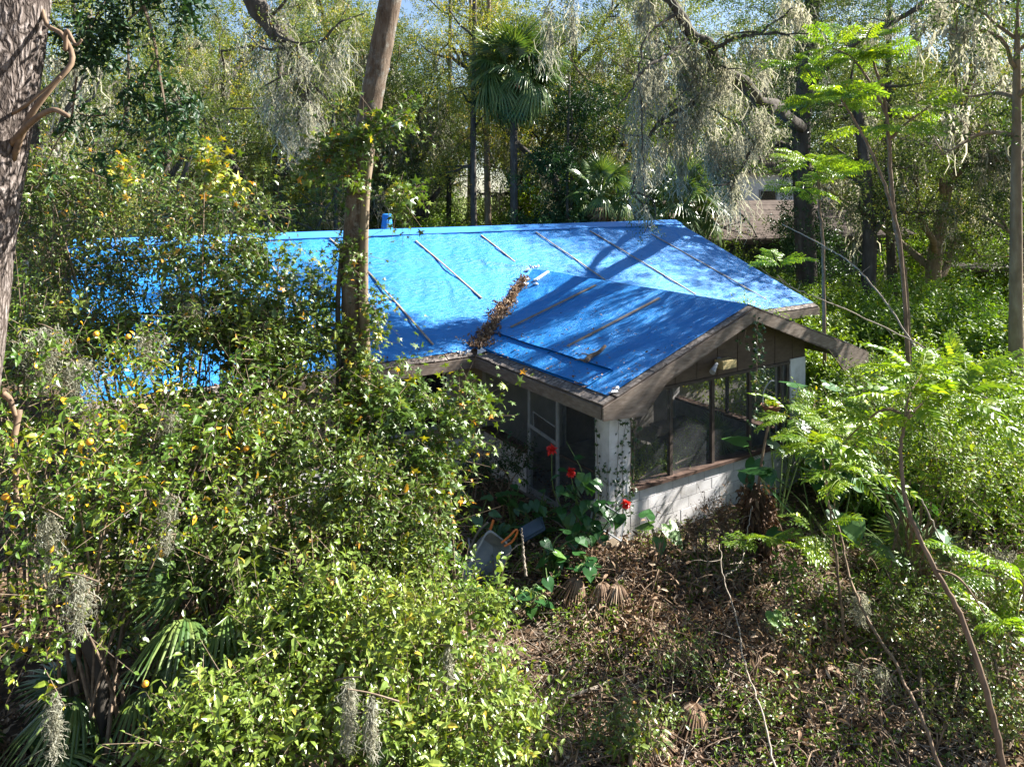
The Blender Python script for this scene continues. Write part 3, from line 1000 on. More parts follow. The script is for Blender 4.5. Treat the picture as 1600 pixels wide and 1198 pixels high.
def build_walls():
    # ---- porch: block corner columns
    rg = random.Random(4)
    def blocks(parent, x0, x1, y0, y1, z0, z1, length, axis):
        """painted blocks laid course by course with recessed joints"""
        z = z0
        k = 0
        while z < z1 - .02:
            zt = min(z + .2, z1)
            a, b = (x0, x1) if axis == 0 else (y0, y1)
            p = a - (length / 2 if k % 2 else 0)
            while p < b - .01:
                s, e = max(p, a), min(p + length, b)
                if e - s > .03:
                    j = .005
                    d = rg.uniform(-.003, .003)
                    if axis == 0:
                        g = box(s + j, e - j, y0 + d, y1, z + j, zt - j)
                    else:
                        g = box(x0 + d, x1, s + j, e - j, z + j, zt - j)
                    hp('block', g, 'white_block', parent)
                p += length
            z += .2
            k += 1
    def column(x0, x1, y0, y1, z0, z1, lab, bl=.24):
        c = hp('column', box(x0 + .004, x1 - .004, y0 + .004, y1 - .004, z0, z1 - .004), 'white_block', None, label=lab)
        z = z0
        while z < z1 - .02:
            j = .0025
            zt = min(z + .2, z1)
            hp('block', box(x0 + rg.uniform(-.0015, .0015), x1, y0 + rg.uniform(-.0015, .0015), y1, z + j, zt - j), 'white_block', c)
            z += .2
        return c
    column(.444, .91, GY, -3.35, -.45, 2.25, 'white painted block column at the front left corner of the porch')
    column(5.21, 5.69, GY, -3.35, -.45, 2.45, 'white painted block column at the right end of the porch')
    column(5.25, 5.69, -.2, .25, -.45, 2.45, 'pale block column at the back right of the porch')
    # ---- knee walls with sill
    kw = hp('knee_wall', box(.912, 5.208, GY + .006, GY + .16, -.45, .737), 'mortar', label='low white block wall below the gable screens')
    blocks(kw, .914, 5.206, GY, GY + .09, -.45, .74, .40, 0)
    hp('sill', box(.93, 5.19, GY - .05, GY + .20, .742, .80), 'sill', kw)
    kl = hp('knee_wall', box(.452, .60, -1.24, .40, -.45, .737), 'mortar', label='low white block wall left of the porch door')
    blocks(kl, .444, .54, -1.24, .40, -.45, .74, .40, 1)
    hp('sill', box(.40, .64, -1.24, .40, .742, .80), 'sill', kl)
    kr = hp('knee_wall', box(5.53, 5.682, -3.34, -.22, -.45, .737), 'mortar', label='low block wall on the right side of the porch')
    hp('sill', box(5.50, 5.72, -3.34, -.22, .742, .80), 'sill', kr)
    # ---- gable panel and header
    tri = [(.30, 2.42), (5.70, 2.42), (5.70, zporch(5.70) - .10), (PW / 2, HP - .10), (.30, zporch(.30) - .10)]
    gp = hp('gable_wall', prism(tri, 1, GY + .02, GY + .10), 'gable_board', label='dark brown boarded gable over the porch screens')
    hp('header_beam', box(.92, 5.20, GY - .005, GY + .14, 2.36, 2.415), 'brown_paint', gp)
    for x in np.arange(.9, 5.6, .55):
        zt = zporch(x) - .14
        if zt > 2.55:
            hp('cover_strip', box(x - .012, x + .012, GY + .008, GY + .019, 2.43, zt), 'gable_board', gp)
    # ---- gable screens: posts and panels
    sc = hp('screen_frame', box(.912, .955, GY + .03, GY + .09, .80, 2.355), 'brown_paint', label='brown screen frame on the gable side of the porch')
    for x in (1.90, 2.98, 4.02, 4.95, 5.17):
        hp('post', box(x - .035, x + .035, GY + .025, GY + .095, .803, 2.357), 'brown_paint', sc)
    xs = [.955, 1.865, 2.945, 3.985, 4.915]
    xe = [1.865, 2.945, 3.985, 4.915, 5.135]
    for a, b in zip(xs, xe):
        n = 6
        X, Z = np.meshgrid(np.linspace(a, b, n), np.linspace(.80, 2.358, 8), indexing='ij')
        Y = GY + .05 + .012 * np.sin((X - a) / (b - a) * 3.14) * np.sin(Z * 2.2)
        i, j = np.meshgrid(np.arange(n - 1), np.arange(7), indexing='ij')
        q = np.stack([i * 8 + j, (i + 1) * 8 + j, (i + 1) * 8 + j + 1, i * 8 + j + 1], -1).reshape(-1, 4)
        hp('screen_panel', G().add(np.stack([X, Y, Z], -1), quads=q), 'screen', sc)
    # the torn dusty sheet hanging over the first screen
    xs = np.linspace(.96, 1.89, 12)
    low = 1.42 + (xs - .96) * .20 + .03 * np.sin(xs * 21)
    V = []
    for k in range(6):
        t = k / 5
        V.append(np.stack([xs, GY + .012 + .012 * np.sin(xs * 9 + k) - .012 * t, 2.35 * (1 - t) + low * t], -1))
    q = [(r * 12 + c, r * 12 + c + 1, (r + 1) * 12 + c + 1, (r + 1) * 12 + c) for r in range(5) for c in range(11)]
    hp('torn_screen', G().add(np.concatenate(V), quads=q), 'dusty_screen', sc, label='dusty torn screen hanging loose')
    for x0, z0, x1, z1 in ((2.12, .93, 2.62, .99), (1.25, .84, 1.75, .97)):
        hp('broken_lath', bar((x0, GY + .14, z0), (x1, GY + .15, z1), .02, .02), 'batten_grey', sc)
    # ---- left side of the porch: sill screen, door, tall screen
    hp('wall_plate', box(.45, .55, -3.34, .40, 2.17, 2.27), 'brown_paint', label='plate under the left porch eave')
    ls = hp('screen_panel', G().add([(.50, -1.26, .80), (.50, .40, .80), (.50, .40, 2.17), (.50, -1.26, 2.17)], quads=[(0, 1, 2, 3)]), 'screen', label='dark screen left of the porch door')
    door = hp('screen_door', box(.455, .495, -1.335, -1.265, -.05, 2.165), 'white_frame', label='pale aluminium screen door hanging broken in its frame')
    hp('stile', box(.455, .495, -2.255, -2.19, -.05, 2.165), 'white_frame', door)
    hp('crossbar', bar((.47, -1.335, 1.30), (.47, -2.19, 1.20), .03, .07), 'white_frame', door)
    hp('bottom_rail', bar((.475, -1.335, .05), (.475, -2.19, .05), .03, .12), 'white_frame', door)
    hp('loose_frame', bar((.462, -1.45, 1.60), (.462, -2.16, 1.50), .015, .02), 'white_frame', door)
    hp('loose_frame', bar((.462, -1.45, 1.60), (.462, -1.48, 1.28), .015, .02), 'white_frame', door)
    hp('screen_panel', G().add([(.478, -1.335, .1), (.478, -2.19, .1), (.478, -2.19, 2.165), (.478, -1.335, 2.165)], quads=[(0, 1, 2, 3)]), 'screen', door)
    hp('loose_glazing', G().add([(.466, -1.47, 1.30), (.466, -2.15, 1.22), (.466, -2.16, 1.50), (.466, -1.46, 1.59)], quads=[(0, 1, 2, 3)]), 'dusty_screen', door)
    ts = hp('screen_panel', G().add([(.50, -2.255, .02), (.50, -3.35, .02), (.50, -3.35, 2.17), (.50, -2.255, 2.17)], quads=[(0, 1, 2, 3)]), 'screen', label='tall dark screen right of the porch door')
    hp('screen_rail', box(.485, .515, -3.345, -2.26, 1.0, 1.03), 'brown_paint', ts)
    # right side of the porch
    rs = hp('screen_frame', box(5.58, 5.64, -1.78, -1.72, .80, 2.9), 'brown_paint', label='brown screen frame on the right side of the porch')
    hp('plate', box(5.56, 5.66, -3.34, -.21, 2.30, 2.36), 'brown_paint', rs)
    hp('screen_panel', G().add([(5.61, -3.35, .8), (5.61, -.2, .8), (5.61, -.2, 2.30), (5.61, -3.35, 2.30)], quads=[(0, 1, 2, 3)]), 'screen', rs)
    # ---- floor, main walls
    hp('porch_floor', box(.444, 5.69, GY + .17, .40, -.3, -.02), 'concrete')
    def wall(x0, x1, y0, y1, z0=-.45, z1=2.40, mat='inner_wall', lab=None):
        return hp('wall', box(x0, x1, y0, y1, z0, z1), mat, label=lab)
    fw = wall(XL + .4, XR - .4, .47, .60, lab='front wall of the house below the main eave')
    wall(XL + .4, XR - .4, 2 * RD - .6, 2 * RD - .47, lab='back wall of the house')
    def gwall(x0, x1, lab):
        pts = [(.61, -.45), (2 * RD - .61, -.45), (2 * RD - .61, HE + .05), (RD, HM - .16), (.61, HE + .05)]
        hp('wall', prism(pts, 0, x0, x1), 'siding', label=lab)
    gwall(XL + .4, XL + .53, 'left end wall of the house')
    gwall(XR - .53, XR - .4, 'right end wall of the house')
    # lap siding on the front wall, left of the porch and right of it
    z = -.42
    while z < 2.3:
        for a, b in ((XL + .4, -4.4), (-4.396, -2.02), (-.36, .44)):
            g = G()
            prism([(.47, z), (.47, z + .15), (.455, z + .15), (.437, z + .006), (.437, z)], 0, a, b, g)
            hp('siding_board', g, 'siding' if z > .5 else 'white_block', fw)
        if z < .85 or z > 2.1:
            g = G()
            prism([(.47, z), (.47, z + .15), (.455, z + .15), (.437, z + .006), (.437, z)], 0, -2.016, -.364, g)
            hp('siding_board', g, 'siding' if z > .5 else 'white_block', fw)
        z += .153
    # awning window beside the porch
    def window(x0, x1, z0, z1):
        w = hp('window', box(x0, x0 + .06, .40, .468, z0, z1), 'white_frame', label='dark awning window with pale bars left of the porch')
        hp('frame', box(x1 - .06, x1, .40, .468, z0, z1), 'white_frame', w)
        hp('frame', box(x0 + .061, x1 - .061, .402, .467, z1 - .06, z1), 'white_frame', w)
        hp('frame', box(x0 + .061, x1 - .061, .38, .467, z0, z0 + .06), 'white_frame', w)
        hp('pane', box(x0 + .061, x1 - .061, .44, .465, z0 + .061, z1 - .061), 'glass', w)
        xm = (x0 + x1) / 2
        hp('mullion', box(xm - .025, xm + .025, .405, .439, z0 + .062, z1 - .062), 'white_frame', w)
        hp('rail', box(x0 + .062, xm - .026, .41, .438, z0 + .52, z0 + .56), 'white_frame', w)
        hp('rail', box(xm + .026, x1 - .062, .41, .438, z0 + .52, z0 + .56), 'white_frame', w)
        hp('vent_louvre', bar((xm + .03, .37, z0 + .42), (x1 - .07, .37, z0 + .40), .11, .02, (0, -.5, 1)), 'white_frame', w)
    window(-2.0, -.38, .95, 2.15)
    window(-5.4, -4.5, .95, 2.15) if False else None
    # doorway in the back wall of the porch
    d = hp('door_frame', box(2.6, 2.66, .40, .466, -.02, 2.05), 'white_frame', label='doorway between porch and house')
    hp('door_leaf', box(2.661, 3.5, .425, .465, -.02, 2.05), 'brown_paint', d)
    # ceiling
    hp('ceiling', box(XL + .55, XR - .55, .62, 2 * RD - .62, 2.41, 2.44), 'dark_inside')
    # flood light under the gable
    fl = hp('flood_light', box(2.92, 3.28, GY - .26, GY - .06, 2.60, 2.75), 'lamp_yellow', label='yellowed box lamp under the gable')
    hp('bracket', bar((3.1, GY - .06, 2.70), (3.1, GY + .018, 2.72), .06, .08), 'white_frame', fl)
    hp('lamp_head', tube(G(), np.array([(2.82, GY - .2, 2.72), (2.70, GY - .24, 2.64), (2.62, GY - .27, 2.60)]), [.03, .045, .055], 8), 'white_frame', fl)


build_walls()


def porch_contents():
    # furniture left inside the porch: separate things
    def at(x, y, z=-.02):
        return H(x, y, z)
    t = thing('table', 'dark old table standing inside the screened porch', 'table', tuple(at(3.9, -1.7)), YAW)
    def tp(name, g, mat='brown_paint'):
        link(name, g.mesh(name, M[mat]), t)
    tp('tabletop', box(-.7, .7, -.4, .4, .70, .74))
    for sx in (-.64, .64):
        for sy in (-.34, .34):
            tp('leg', box(sx - .03, sx + .03, sy - .03, sy + .03, 0, .70))
    t2 = thing('cabinet', 'dark low cabinet with a stack of boards on it inside the porch', 'cabinet', tuple(at(3.15, -2.6)), YAW)
    for nm, b in (('carcass', (-.45, .45, -.25, .25, .06, 1.2)), ('top', (-.48, .48, -.28, .28, 1.203, 1.24)), ('door', (-.44, -.01, -.275, -.252, .1, 1.16)), ('door', (.01, .44, -.275, -.252, .1, 1.16)), ('plinth', (-.42, .42, -.22, .22, 0, .058))):
        link(nm, box(*b).mesh(nm, M['brown_paint']), t2)
    t3 = thing('chair', 'dark slatted chair inside the porch beside the cabinet', 'chair', tuple(at(4.55, -2.7)), YAW + .6)
    for b, nm in (((-.23, .23, -.23, .23, .42, .46), 'seat'), ((-.23, .23, .20, .23, .60, .95), 'backrest')):
        link(nm, box(*b).mesh(nm, M['brown_paint']), t3)
    for sx in (-.21, .21):
        for sy, h in ((-.21, .42), (.215, .9)):
            link('leg', box(sx - .02, sx + .02, sy - .015, sy + .015, 0, h).mesh('leg', M['brown_paint']), t3)


porch_contents()


def roof_debris():
    rg = np.random.default_rng(8)
    # drift of dead leaves lying in the valley
    n = 1900
    t = rg.beta(.9, 1.25, n) * 3.0 + .10
    wid = (.10 + .16 * (1 - t / 3.2)) * (1 + .35 * np.sin(t * 5.1) + .2 * np.sin(t * 11))
    off = rg.normal(0, .5, n) * wid
    k = SL_P / SL_M
    dx, dy = 1 / math.hypot(1, k), k / math.hypot(1, k)
    x, y = t + off * dy, t * k - off * dx
    z = np.maximum(HE + SL_M * y, HP - SL_P * np.abs(x - PW / 2)) + .07 + rg.uniform(0, .045, n) * np.clip(1 - np.abs(off) / wid / 1.2, 0, 1)
    P = np.array([H(a, b, c) for a, b, c in zip(x, y, z)])
    g = G()
    scatter(g, TDEAD, P, rdir(n, rg), UP * 1.0 + rg.normal(0, .5, (n, 3)), rg.uniform(.05, .125, n), rg.uniform(0, 1, n))
    o = link('leaf_litter', g.mesh('leaf_litter', M['dead_leaf']))
    o['kind'] = 'stuff'
    tag(o, 'drift of brown dead leaves lying in the valley of the blue roof', 'leaves')
    # scattered leaves and grit on the porch slope and along the eaves
    n = 340
    x = rg.uniform(.05, 3.4, n) * rg.uniform(.2, 1, n)
    y = rg.uniform(-PL + .05, .5, n)
    z = np.array([zporch(a) for a in x]) + .085
    P = np.array([H(a, b, c) for a, b, c in zip(x, y, z)])
    g = G()
    scatter(g, TDEAD, P, rdir(n, rg) * (1, 1, .2), UP + rg.normal(0, .3, (n, 3)), rg.uniform(.03, .085, n), rg.uniform(0, .8, n))
    n = 420
    x = rg.uniform(XL, 0, n)
    y = np.abs(rg.normal(.1, .12, n))
    P = np.array([H(a, b, HE + SL_M * b + .04) for a, b in zip(x, y)])
    scatter(g, TDEAD, P, rdir(n, rg) * (1, 1, .2), UP + rg.normal(0, .3, (n, 3)), rg.uniform(.03, .085, n), rg.uniform(0, 1, n))
    n = 160
    x = rg.uniform(-1, 10, n)
    y = rg.uniform(.3, 5, n)
    ok = y > np.minimum(x, PW - x) * k + .2
    x, y = x[ok], y[ok]
    P = np.array([H(a, b, HE + SL_M * b + .08) for a, b in zip(x, y)])
    scatter(g, TDEAD, P, rdir(len(x), rg) * (1, 1, .2), UP + rg.normal(0, .3, (len(x), 3)), rg.uniform(.03, .07, len(x)), rg.uniform(0, .8, len(x)))
    o = link('leaf_litter', g.mesh('leaf_litter', M['dead_leaf']))
    o['kind'] = 'stuff'
    tag(o, 'single dead leaves and grit scattered over the blue tarpaulin and its eaves', 'leaves')
    # a broken branch lying on the porch slope
    p = [(.72, -2.75), (.9, -2.66), (1.05, -2.70), (1.28, -2.62)]
    w = np.array([H(a, b, zporch(a) + .09) for a, b in p])
    t = thing('fallen_branch', 'short broken brown branch lying on the lower porch roof', 'branch', tuple(w[0]))
    part('limb', tube(G(), smooth_path(w, 10), np.linspace(.05, .028, 10), 8), 'brown_stem', t)
    part('side_twig', tube(G(), smooth_path([w[1], w[1] + (-.12, -.05, .05), w[1] + (-.22, -.02, .02)], 5), [.02, .015, .01, .008, .006], 5), 'brown_stem', t)
    part('side_twig', tube(G(), smooth_path([w[0], w[0] + (-.1, .05, .03), w[0] + (-.2, .1, .0)], 5), [.025, .02, .015, .01, .006], 5), 'brown_stem', t)


roof_debris()


# ------------------------------------------------------------------ background: neighbouring buildings
def neighbours():
    p = A(1245, 400, 36)
    r = thing('neighbour_house', 'brown roofed low house half hidden by trees beyond the right end of the blue roof', 'house', (p[0], p[1], 0), .35)
    def q(name, g, mat, par=None):
        return link(name, g.mesh(name, M[mat]), par or r)
    q('wall', box(-5.5, 6, -.1, 7, -.3, 3.55), 'far_wall')
    rf = q('roof', prism([(-1.0, 3.5), (3.5, 5.2), (8.0, 3.5), (8.0, 3.36), (3.5, 5.05), (-1.0, 3.36)], 0, -6.2, 6.8), 'far_roof')
    q('fascia_board', box(-6.2, 6.8, -1.03, -1.003, 3.30, 3.49), 'gable_board', rf)
    for k in range(7):
        y0, z0 = -1.0 + k * .64, 3.5 + k * .2418
        q('shingle_course', prism([(y0, z0 + .004), (y0 + .66, z0 + .254), (y0 + .66, z0 + .279), (y0, z0 + .045)], 0, -6.2, 6.8), 'far_roof', rf)
    for x in (-3.6, .2, 3.6):
        w = q('window', box(x, x + 1.3, -.16, -.102, 1.0, 2.2), 'white_frame')
        q('pane', box(x + .08, x + 1.22, -.18, -.161, 1.08, 2.12), 'glass', w)
    for x in (-1.2, 2.6, 5.8):
        q('post', box(x, x + .14, -.95, -.81, -.3, 3.36), 'white_frame')
    p = A(1176, 300, 42)
    r = thing('white_building', 'white two storey building glimpsed through the trees behind the brown roof', 'building', (p[0], p[1], 0), .2)
    q('wall', box(-2.6, 5, 0, 8, -.3, 6.9), 'white_wall')
    q('roof', prism([(-.4, 6.9), (4, 8.4), (8.4, 6.9), (8.4, 6.7), (4, 8.2), (-.4, 6.7)], 0, -3, 5.4), 'far_roof')
    for x in (-1.9, .4, 2.9):
        for z in (1.2, 4.3):
            w = q('window', box(x, x + 1.1, -.06, -.002, z, z + 1.5), 'white_frame')
            q('pane', box(x + .09, x + 1.01, -.075, -.061, z + .09, z + 1.41), 'glass', w)
    p = A(1535, 400, 34)
    r = thing('carport', 'dark flat roofed carport standing at the far right under the trees', 'carport', (p[0], p[1], 0), .1)
    q('roof', box(-2.6, 3.0, -2, 2.2, 2.25, 2.42), 'brown_paint')
    for x in (-2.4, 2.7):
        for y in (-1.8, 1.9):
            q('post', box(x, x + .12, y, y + .12, -.3, 2.248), 'brown_paint')
    q('back_wall', box(-2.4, 2.8, 2.03, 2.12, -.3, 2.247), 'far_wall')
    p = A(84, 420, 30)
    r = thing('white_shed', 'small pale shed just visible at the left behind thin trunks', 'shed', (p[0], p[1], 0), -.2)
    q('wall', box(-1.5, 1.0, 0, 2.2, -.3, 3.05), 'white_wall')
    q('roof', prism([(-.3, 3.05), (1.1, 3.6), (2.5, 3.05), (2.5, 2.95), (1.1, 3.5), (-.3, 2.95)], 0, -1.8, 1.3), 'far_roof')


neighbours()


# ------------------------------------------------------------------ background trees
def oak_geo(seed, height=12.5, spread=6.0, trunk_r=.38, fork=3.2, limbs=6, leaves=26000, leaf=.15, lean=.15, moss_n=1000, moss_len=1.7, blob=1.12, low=.25, mossw=.055):
    rg = np.random.default_rng(seed)
    gt, gl, gm = G(), G(), G()
    top = np.array([rg.normal(0, lean) * 3, rg.normal(0, lean) * 3, height * .72])
    tp = smooth_path([(0, 0, -.3), (rg.normal(0, lean), rg.normal(0, lean), fork * .6), (top[0] * .4, top[1] * .4, fork + 1), top], 14)
    tube(gt, tp, np.linspace(trunk_r * 1.15, trunk_r * .25, 14) * (1 + .35 * np.exp(-np.linspace(0, 14, 14))), 10)
    tips, hang = [], []
    for k in range(limbs):
        f = low + (1 - low) * (k + .5 * rg.random()) / limbs
        b = tp[int(f * 13)]
        az = k * 2.4 + rg.normal(0, .4)
        el = rg.uniform(.15, .75) + f * .4
        L = spread * rg.uniform(.75, 1.1) * (1.15 - .5 * f)
        d = np.array([math.cos(az) * math.cos(el), math.sin(az) * math.cos(el), math.sin(el)])
        P = walk(b, d, L, 9, .17, .02, rg)
        r0 = trunk_r * (.62 - .35 * f)
        tube(gt, P, np.linspace(r0, r0 * .25, 10), 7)
        hang.append(P[3:])
        for j in range(5):
            s = P[rg.integers(3, 10)]
            d2 = nrm(d * .5 + rg.normal(0, .7, 3) + (0, 0, .25))
            Q = walk(s, d2, L * rg.uniform(.3, .55), 6, .2, .02, rg)
            tube(gt, Q, np.linspace(r0 * .34, r0 * .07, 7), 5)
            hang.append(Q[1:])
            tips.append(Q[-1])
            tips.append(Q[4])
            for i in range(2):
                W = walk(Q[rg.integers(2, 6)], nrm(rg.normal(0, 1, 3) + (0, 0, .2)), L * .22, 4, .25, .0, rg)
                tube(gt, W, np.linspace(r0 * .12, r0 * .04, 5), 4)
                tips.append(W[-1])
                hang.append(W)
        tips.append(P[-1])
    W = tp[-1]
    for i in range(5):
        tips.append(W + rg.normal(0, .8, 3) + (0, 0, .8))
    tips = np.array(tips)
    tips = tips[rg.random(len(tips)) < .46]
    nt = len(tips)
    per = int(leaves / 7 / nt)
    tone = rg.uniform(.0, 1.0, nt) ** 1.3 * .9
    size = blob * rg.uniform(.55, 1.25, nt)
    idx = np.repeat(np.arange(nt), per)
    d = rdir(len(idx), rg)
    P = tips[idx] + d * (size[idx] * rg.uniform(.25, 1.0, len(idx)) ** .6)[:, None] * (1, 1, .55)
    sprigs(gl, TS, P, d + UP * .35 + rg.normal(0, .4, d.shape), .42, 7, leaf, np.clip(tone[idx] + rg.normal(0, .12, len(idx)), 0, 1), up=.6, jit=.7, rng=rg)
    hp_ = np.concatenate(hang)
    # moss hangs in tassels: clumps of strands round chosen limb points
    nc = max(1, moss_n // 22)
    c = hp_[rg.integers(0, len(hp_), nc)]
    ln = moss_len * rg.uniform(.3, 1.2, nc) ** 1.3
    k = rg.integers(0, nc, moss_n)
    P = c[k] + rg.normal(0, .13, (moss_n, 3)) * (1, 1, .5)
    if moss_n:
        moss_strands(gm, P, ln[k] * rg.uniform(.25, 1.1, moss_n), mossw, 6, .085, rg)
    return gt, gl, gm


def tree_thing(name, label, cat, pos, geos, mats, rz=0, s=1.0, group=None, moss_name='spanish_moss'):
    t = thing(name, label, cat, tuple(pos), rz, group)
    t.scale = (s, s, s)
    gt, gl, gm = geos
    link('trunk', gt.mesh('trunk', M[mats[0]], smooth=True), t)
    link('crown', gl.mesh('crown', M[mats[1]]), t, True)
    if gm is not None and gm.n:
        link(moss_name, gm.mesh(moss_name, M['moss']), t, True)
    return t


def at_ground(px, v, z=-.1):
    return ((px - 800) / F_PX * v, v, z)


MARKS = [(-60, 'left of the big bark trunk'), (90, 'beside the big bark trunk'), (200, 'behind the left end of the roof'), (300, 'behind the drooping dark bough'), (390, 'under the left mossy bough'), (470, 'just right of the left mossy bough'), (560, 'left of the leaning trunk'), (640, 'right of the leaning trunk'),
         (720, 'near the slim trunks over the ridge'), (790, 'below the tall cabbage palm'), (850, 'right of the tall cabbage palm'), (910, 'behind the dark evergreen'), (970, 'behind the small pale fan palm'), (1040, 'left of the hanging moss curtain'), (1110, 'behind the hanging moss curtain'), (1180, 'behind the white building'), (1260, 'beside the ivy clad oak'),
         (1330, 'behind the brown roofed house'), (1410, 'beside the slender sapling'), (1490, 'under the pale upright trunk'), (1570, 'beside the carport'), (1700, 'at the right edge')]


def mark(px):
    return min(MARKS, key=lambda m: abs(m[0] - px))[1]


def background():
    O = {}
    O['a'] = tree_thing('live_oak', 'moss hung live oak standing behind the left end of the blue roof', 'tree', at_ground(250, 29), oak_geo(1, 13.5, 6.5, .42, 3.6, 7, 30000, .14), ('grey_bark', 'oak_leaf'), 0, 1, 'live oaks behind the house')
    O['b'] = tree_thing('live_oak', 'tall spreading live oak above the left half of the ridge, right of the leaning trunk', 'tree', at_ground(655, 38), oak_geo(2, 15.5, 7, .45, 4.2, 7, 36000, .15, moss_n=900), ('grey_bark', 'oak_leaf'), 0, 1, 'live oaks behind the house')
    O['c'] = tree_thing('live_oak', 'live oak with a pale upright trunk behind the brown roofed house', 'tree', at_ground(1455, 29), oak_geo(3, 15, 6.2, .33, 5.0, 8, 30000, .14, moss_n=1300, moss_len=1.9), ('pale_bark', 'oak_leaf'), 0, 1, 'live oaks behind the house')
    O['d'] = tree_thing('live_oak', 'broad low limbed live oak heavy with grey moss behind the brown roof', 'tree', at_ground(1360, 46), oak_geo(4, 16, 7.5, .5, 2.8, 8, 30000, .14, moss_n=1500, moss_len=2.0, low=.12), ('grey_bark', 'oak_leaf'), 0, 1, 'live oaks behind the house')
    G1 = 'live oaks behind the house'
    near = [('a', 60, 25, 1.3, 1.1, 'live oak nearest the big bark trunk at the upper left'),
            ('d', 430, 34, 4.1, 1.1, 'dark limbed live oak between the left trunk and the leaning trunk'),
            ('b', 520, 47, 2.0, 1.45, 'farther live oak seen just left of the leaning trunk'),
            ('c', 968, 38, .6, 1.3, 'live oak behind the dark evergreen tree over the ridge'),
            ('a', 1075, 43, 2.2, 1.45, 'live oak behind the hanging moss limb above the right end of the ridge'),
            ('b', 1200, 50, 5.0, 1.2, 'live oak rising above the white building'),
            ('c', 1720, 25, 2.4, 1.0, 'live oak hidden behind the straight sunlit trunk at the right edge'),
            ('a', 1530, 44, 3.6, 1.2, 'live oak shading the carport at the far right'),
            ('d', 150, 42, .8, 1.4, 'live oak behind the pale shed at the far left'),
            ('b', -40, 33, 3.2, 1.0, 'live oak mostly cut off by the left edge of the picture'),
            ('c', 1395, 49, 4.4, 1.2, 'slender trunked live oak left of the pale upright trunk'),
            ('a', 340, 40, 5.2, 1.4, 'live oak filling the gap behind the left part of the ridge'),
            ('b', 800, 46, 1.2, 1.4, 'live oak whose crown fills the sky behind the tall palm'),
            ('c', 590, 42, 3.2, 1.35, 'live oak behind the top of the leaning trunk'),
            ('b', 905, 50, 4.0, 1.5, 'tall live oak behind the dark evergreen, touching the top of the picture'),
            ('d', 1690, 33, 1.6, 1.0, 'live oak mostly cut off by the right edge of the picture')]
    for k, px, v, rz, s, lab in near:
        dup(O[k], at_ground(px, v), rz, s, lab, G1)
    far = [(-20, 60), (120, 66), (265, 58), (390, 70), (505, 62), (610, 75), (880, 60), (1010, 70), (1115, 62), (1255, 58), (1370, 68), (1480, 60), (1610, 64), (1720, 56), (330, 88), (560, 92), (940, 95), (1180, 92), (1420, 92)]
    rg = random.Random(9)
    for i, (px, v) in enumerate(far):
        dup(O['abcd'[i % 4]], at_ground(px, v), rg.uniform(0, 6.28), rg.uniform(1.6, 1.95), ('distant', 'very distant')[v > 80] + ' tall oak in the far woodland ' + mark(px), 'distant oaks in the woodland')
    # oaks outside the right edge of the frame whose canopy dapples the house
    for px, v, rz, s, lab in ((2200, 33, 3.0, 1.05, 'live oak beyond the right edge shading the right end of the roof'),):
        dup(O['c'], at_ground(px, v), rz, s, lab, G1)

    g = oak_geo(8, 13.6, 2.9, .15, 7.5, 9, 3400, .15, .02, 300, 1.2, .8, .5)
    tree_thing('live_oak', 'oak with a straight sunlit trunk standing at the right edge', 'tree', at_ground(1588, 16.6), g, ('pale_bark', 'oak_leaf'), .5, 1.0, G1)

    # dark evergreen behind the ridge
    g = oak_geo(21, 13.2, 2.6, .18, 2.0, 14, 36000, .2, .05, 0, 1, .95, .12)
    tree_thing('evergreen_tree', 'dense dark green evergreen tree rising right of the tall palm behind the ridge', 'tree', at_ground(892, 31.5), (g[0], g[1], None), ('grey_bark', 'dark_leaf'))
    g = oak_geo(22, 6.6, 1.7, .10, 1.2, 9, 11000, .18, .05, 0, 1, .8, .1)
    E2 = tree_thing('evergreen_tree', 'low dark evergreen below the tall palm behind the ridge', 'tree', at_ground(812, 30), (g[0], g[1], None), ('grey_bark', 'dark_leaf'))
    dup(E2, at_ground(1256, 33), 2, 1.05, 'dark ivy smothered tree beside the white building')
    # slim trunks seen over the ridge in the gap of bright sky
    def slim(px0, px1, v, r, top, lab, mat='pale_bark', tuft=True, seed=0):
        rg2 = np.random.default_rng(seed + 50)
        b = np.array(at_ground(px0, v))
        e = A(px1, top, v)
        t = thing('slim_tree', lab, 'tree', tuple(b))
        P = smooth_path([b - (0, 0, .3), b * .5 + e * .5 + rg2.normal(0, .15, 3), e], 12)
        part('trunk', tube(G(), P, np.linspace(r, r * .5, 12), 8), mat, t, smooth=True)
        if tuft:
            gl, gt = G(), G()
            for k in range(9):
                s = P[rg2.integers(5, 12)]
                W = walk(s, rdir(1, rg2)[0] + (0, 0, .3), rg2.uniform(1.2, 2.6), 5, .2, .02, rg2)
                tube(gt, W, np.linspace(r * .4, .015, 6), 5)
                m = 130
                d = rdir(m, rg2)
                Q = W[rg2.integers(2, 6, m)] + d * rg2.uniform(.1, .9, m)[:, None]
                sprigs(gl, TS, Q, d + UP * .3, .4, 6, .14, rng=rg2)
            part('limbs', gt, mat, t, True, smooth=True)
            part('crown', gl, 'oak_leaf', t, True)
        return t
    slim(743, 742, 32, .17, -40, 'grey slim trunk over the ridge, left one of the pair in the bright gap', 'grey_bark', True, 1)
    slim(766, 764, 34, .19, -30, 'tan slim trunk over the ridge, right one of the pair in the bright gap', 'pale_bark', True, 2)
    slim(700, 704, 40, .16, -20, 'slim trunk farther back beside the bright gap over the ridge', 'grey_bark', True, 3)
    slim(893, 890, 31, .09, 120, 'thin dark stem standing in the dark evergreen over the ridge', 'grey_bark', False, 4)
    slim(1350, 1338, 27, .32, 150, 'thick vine covered trunk right of the brown roofed house', 'grey_bark', True, 5)
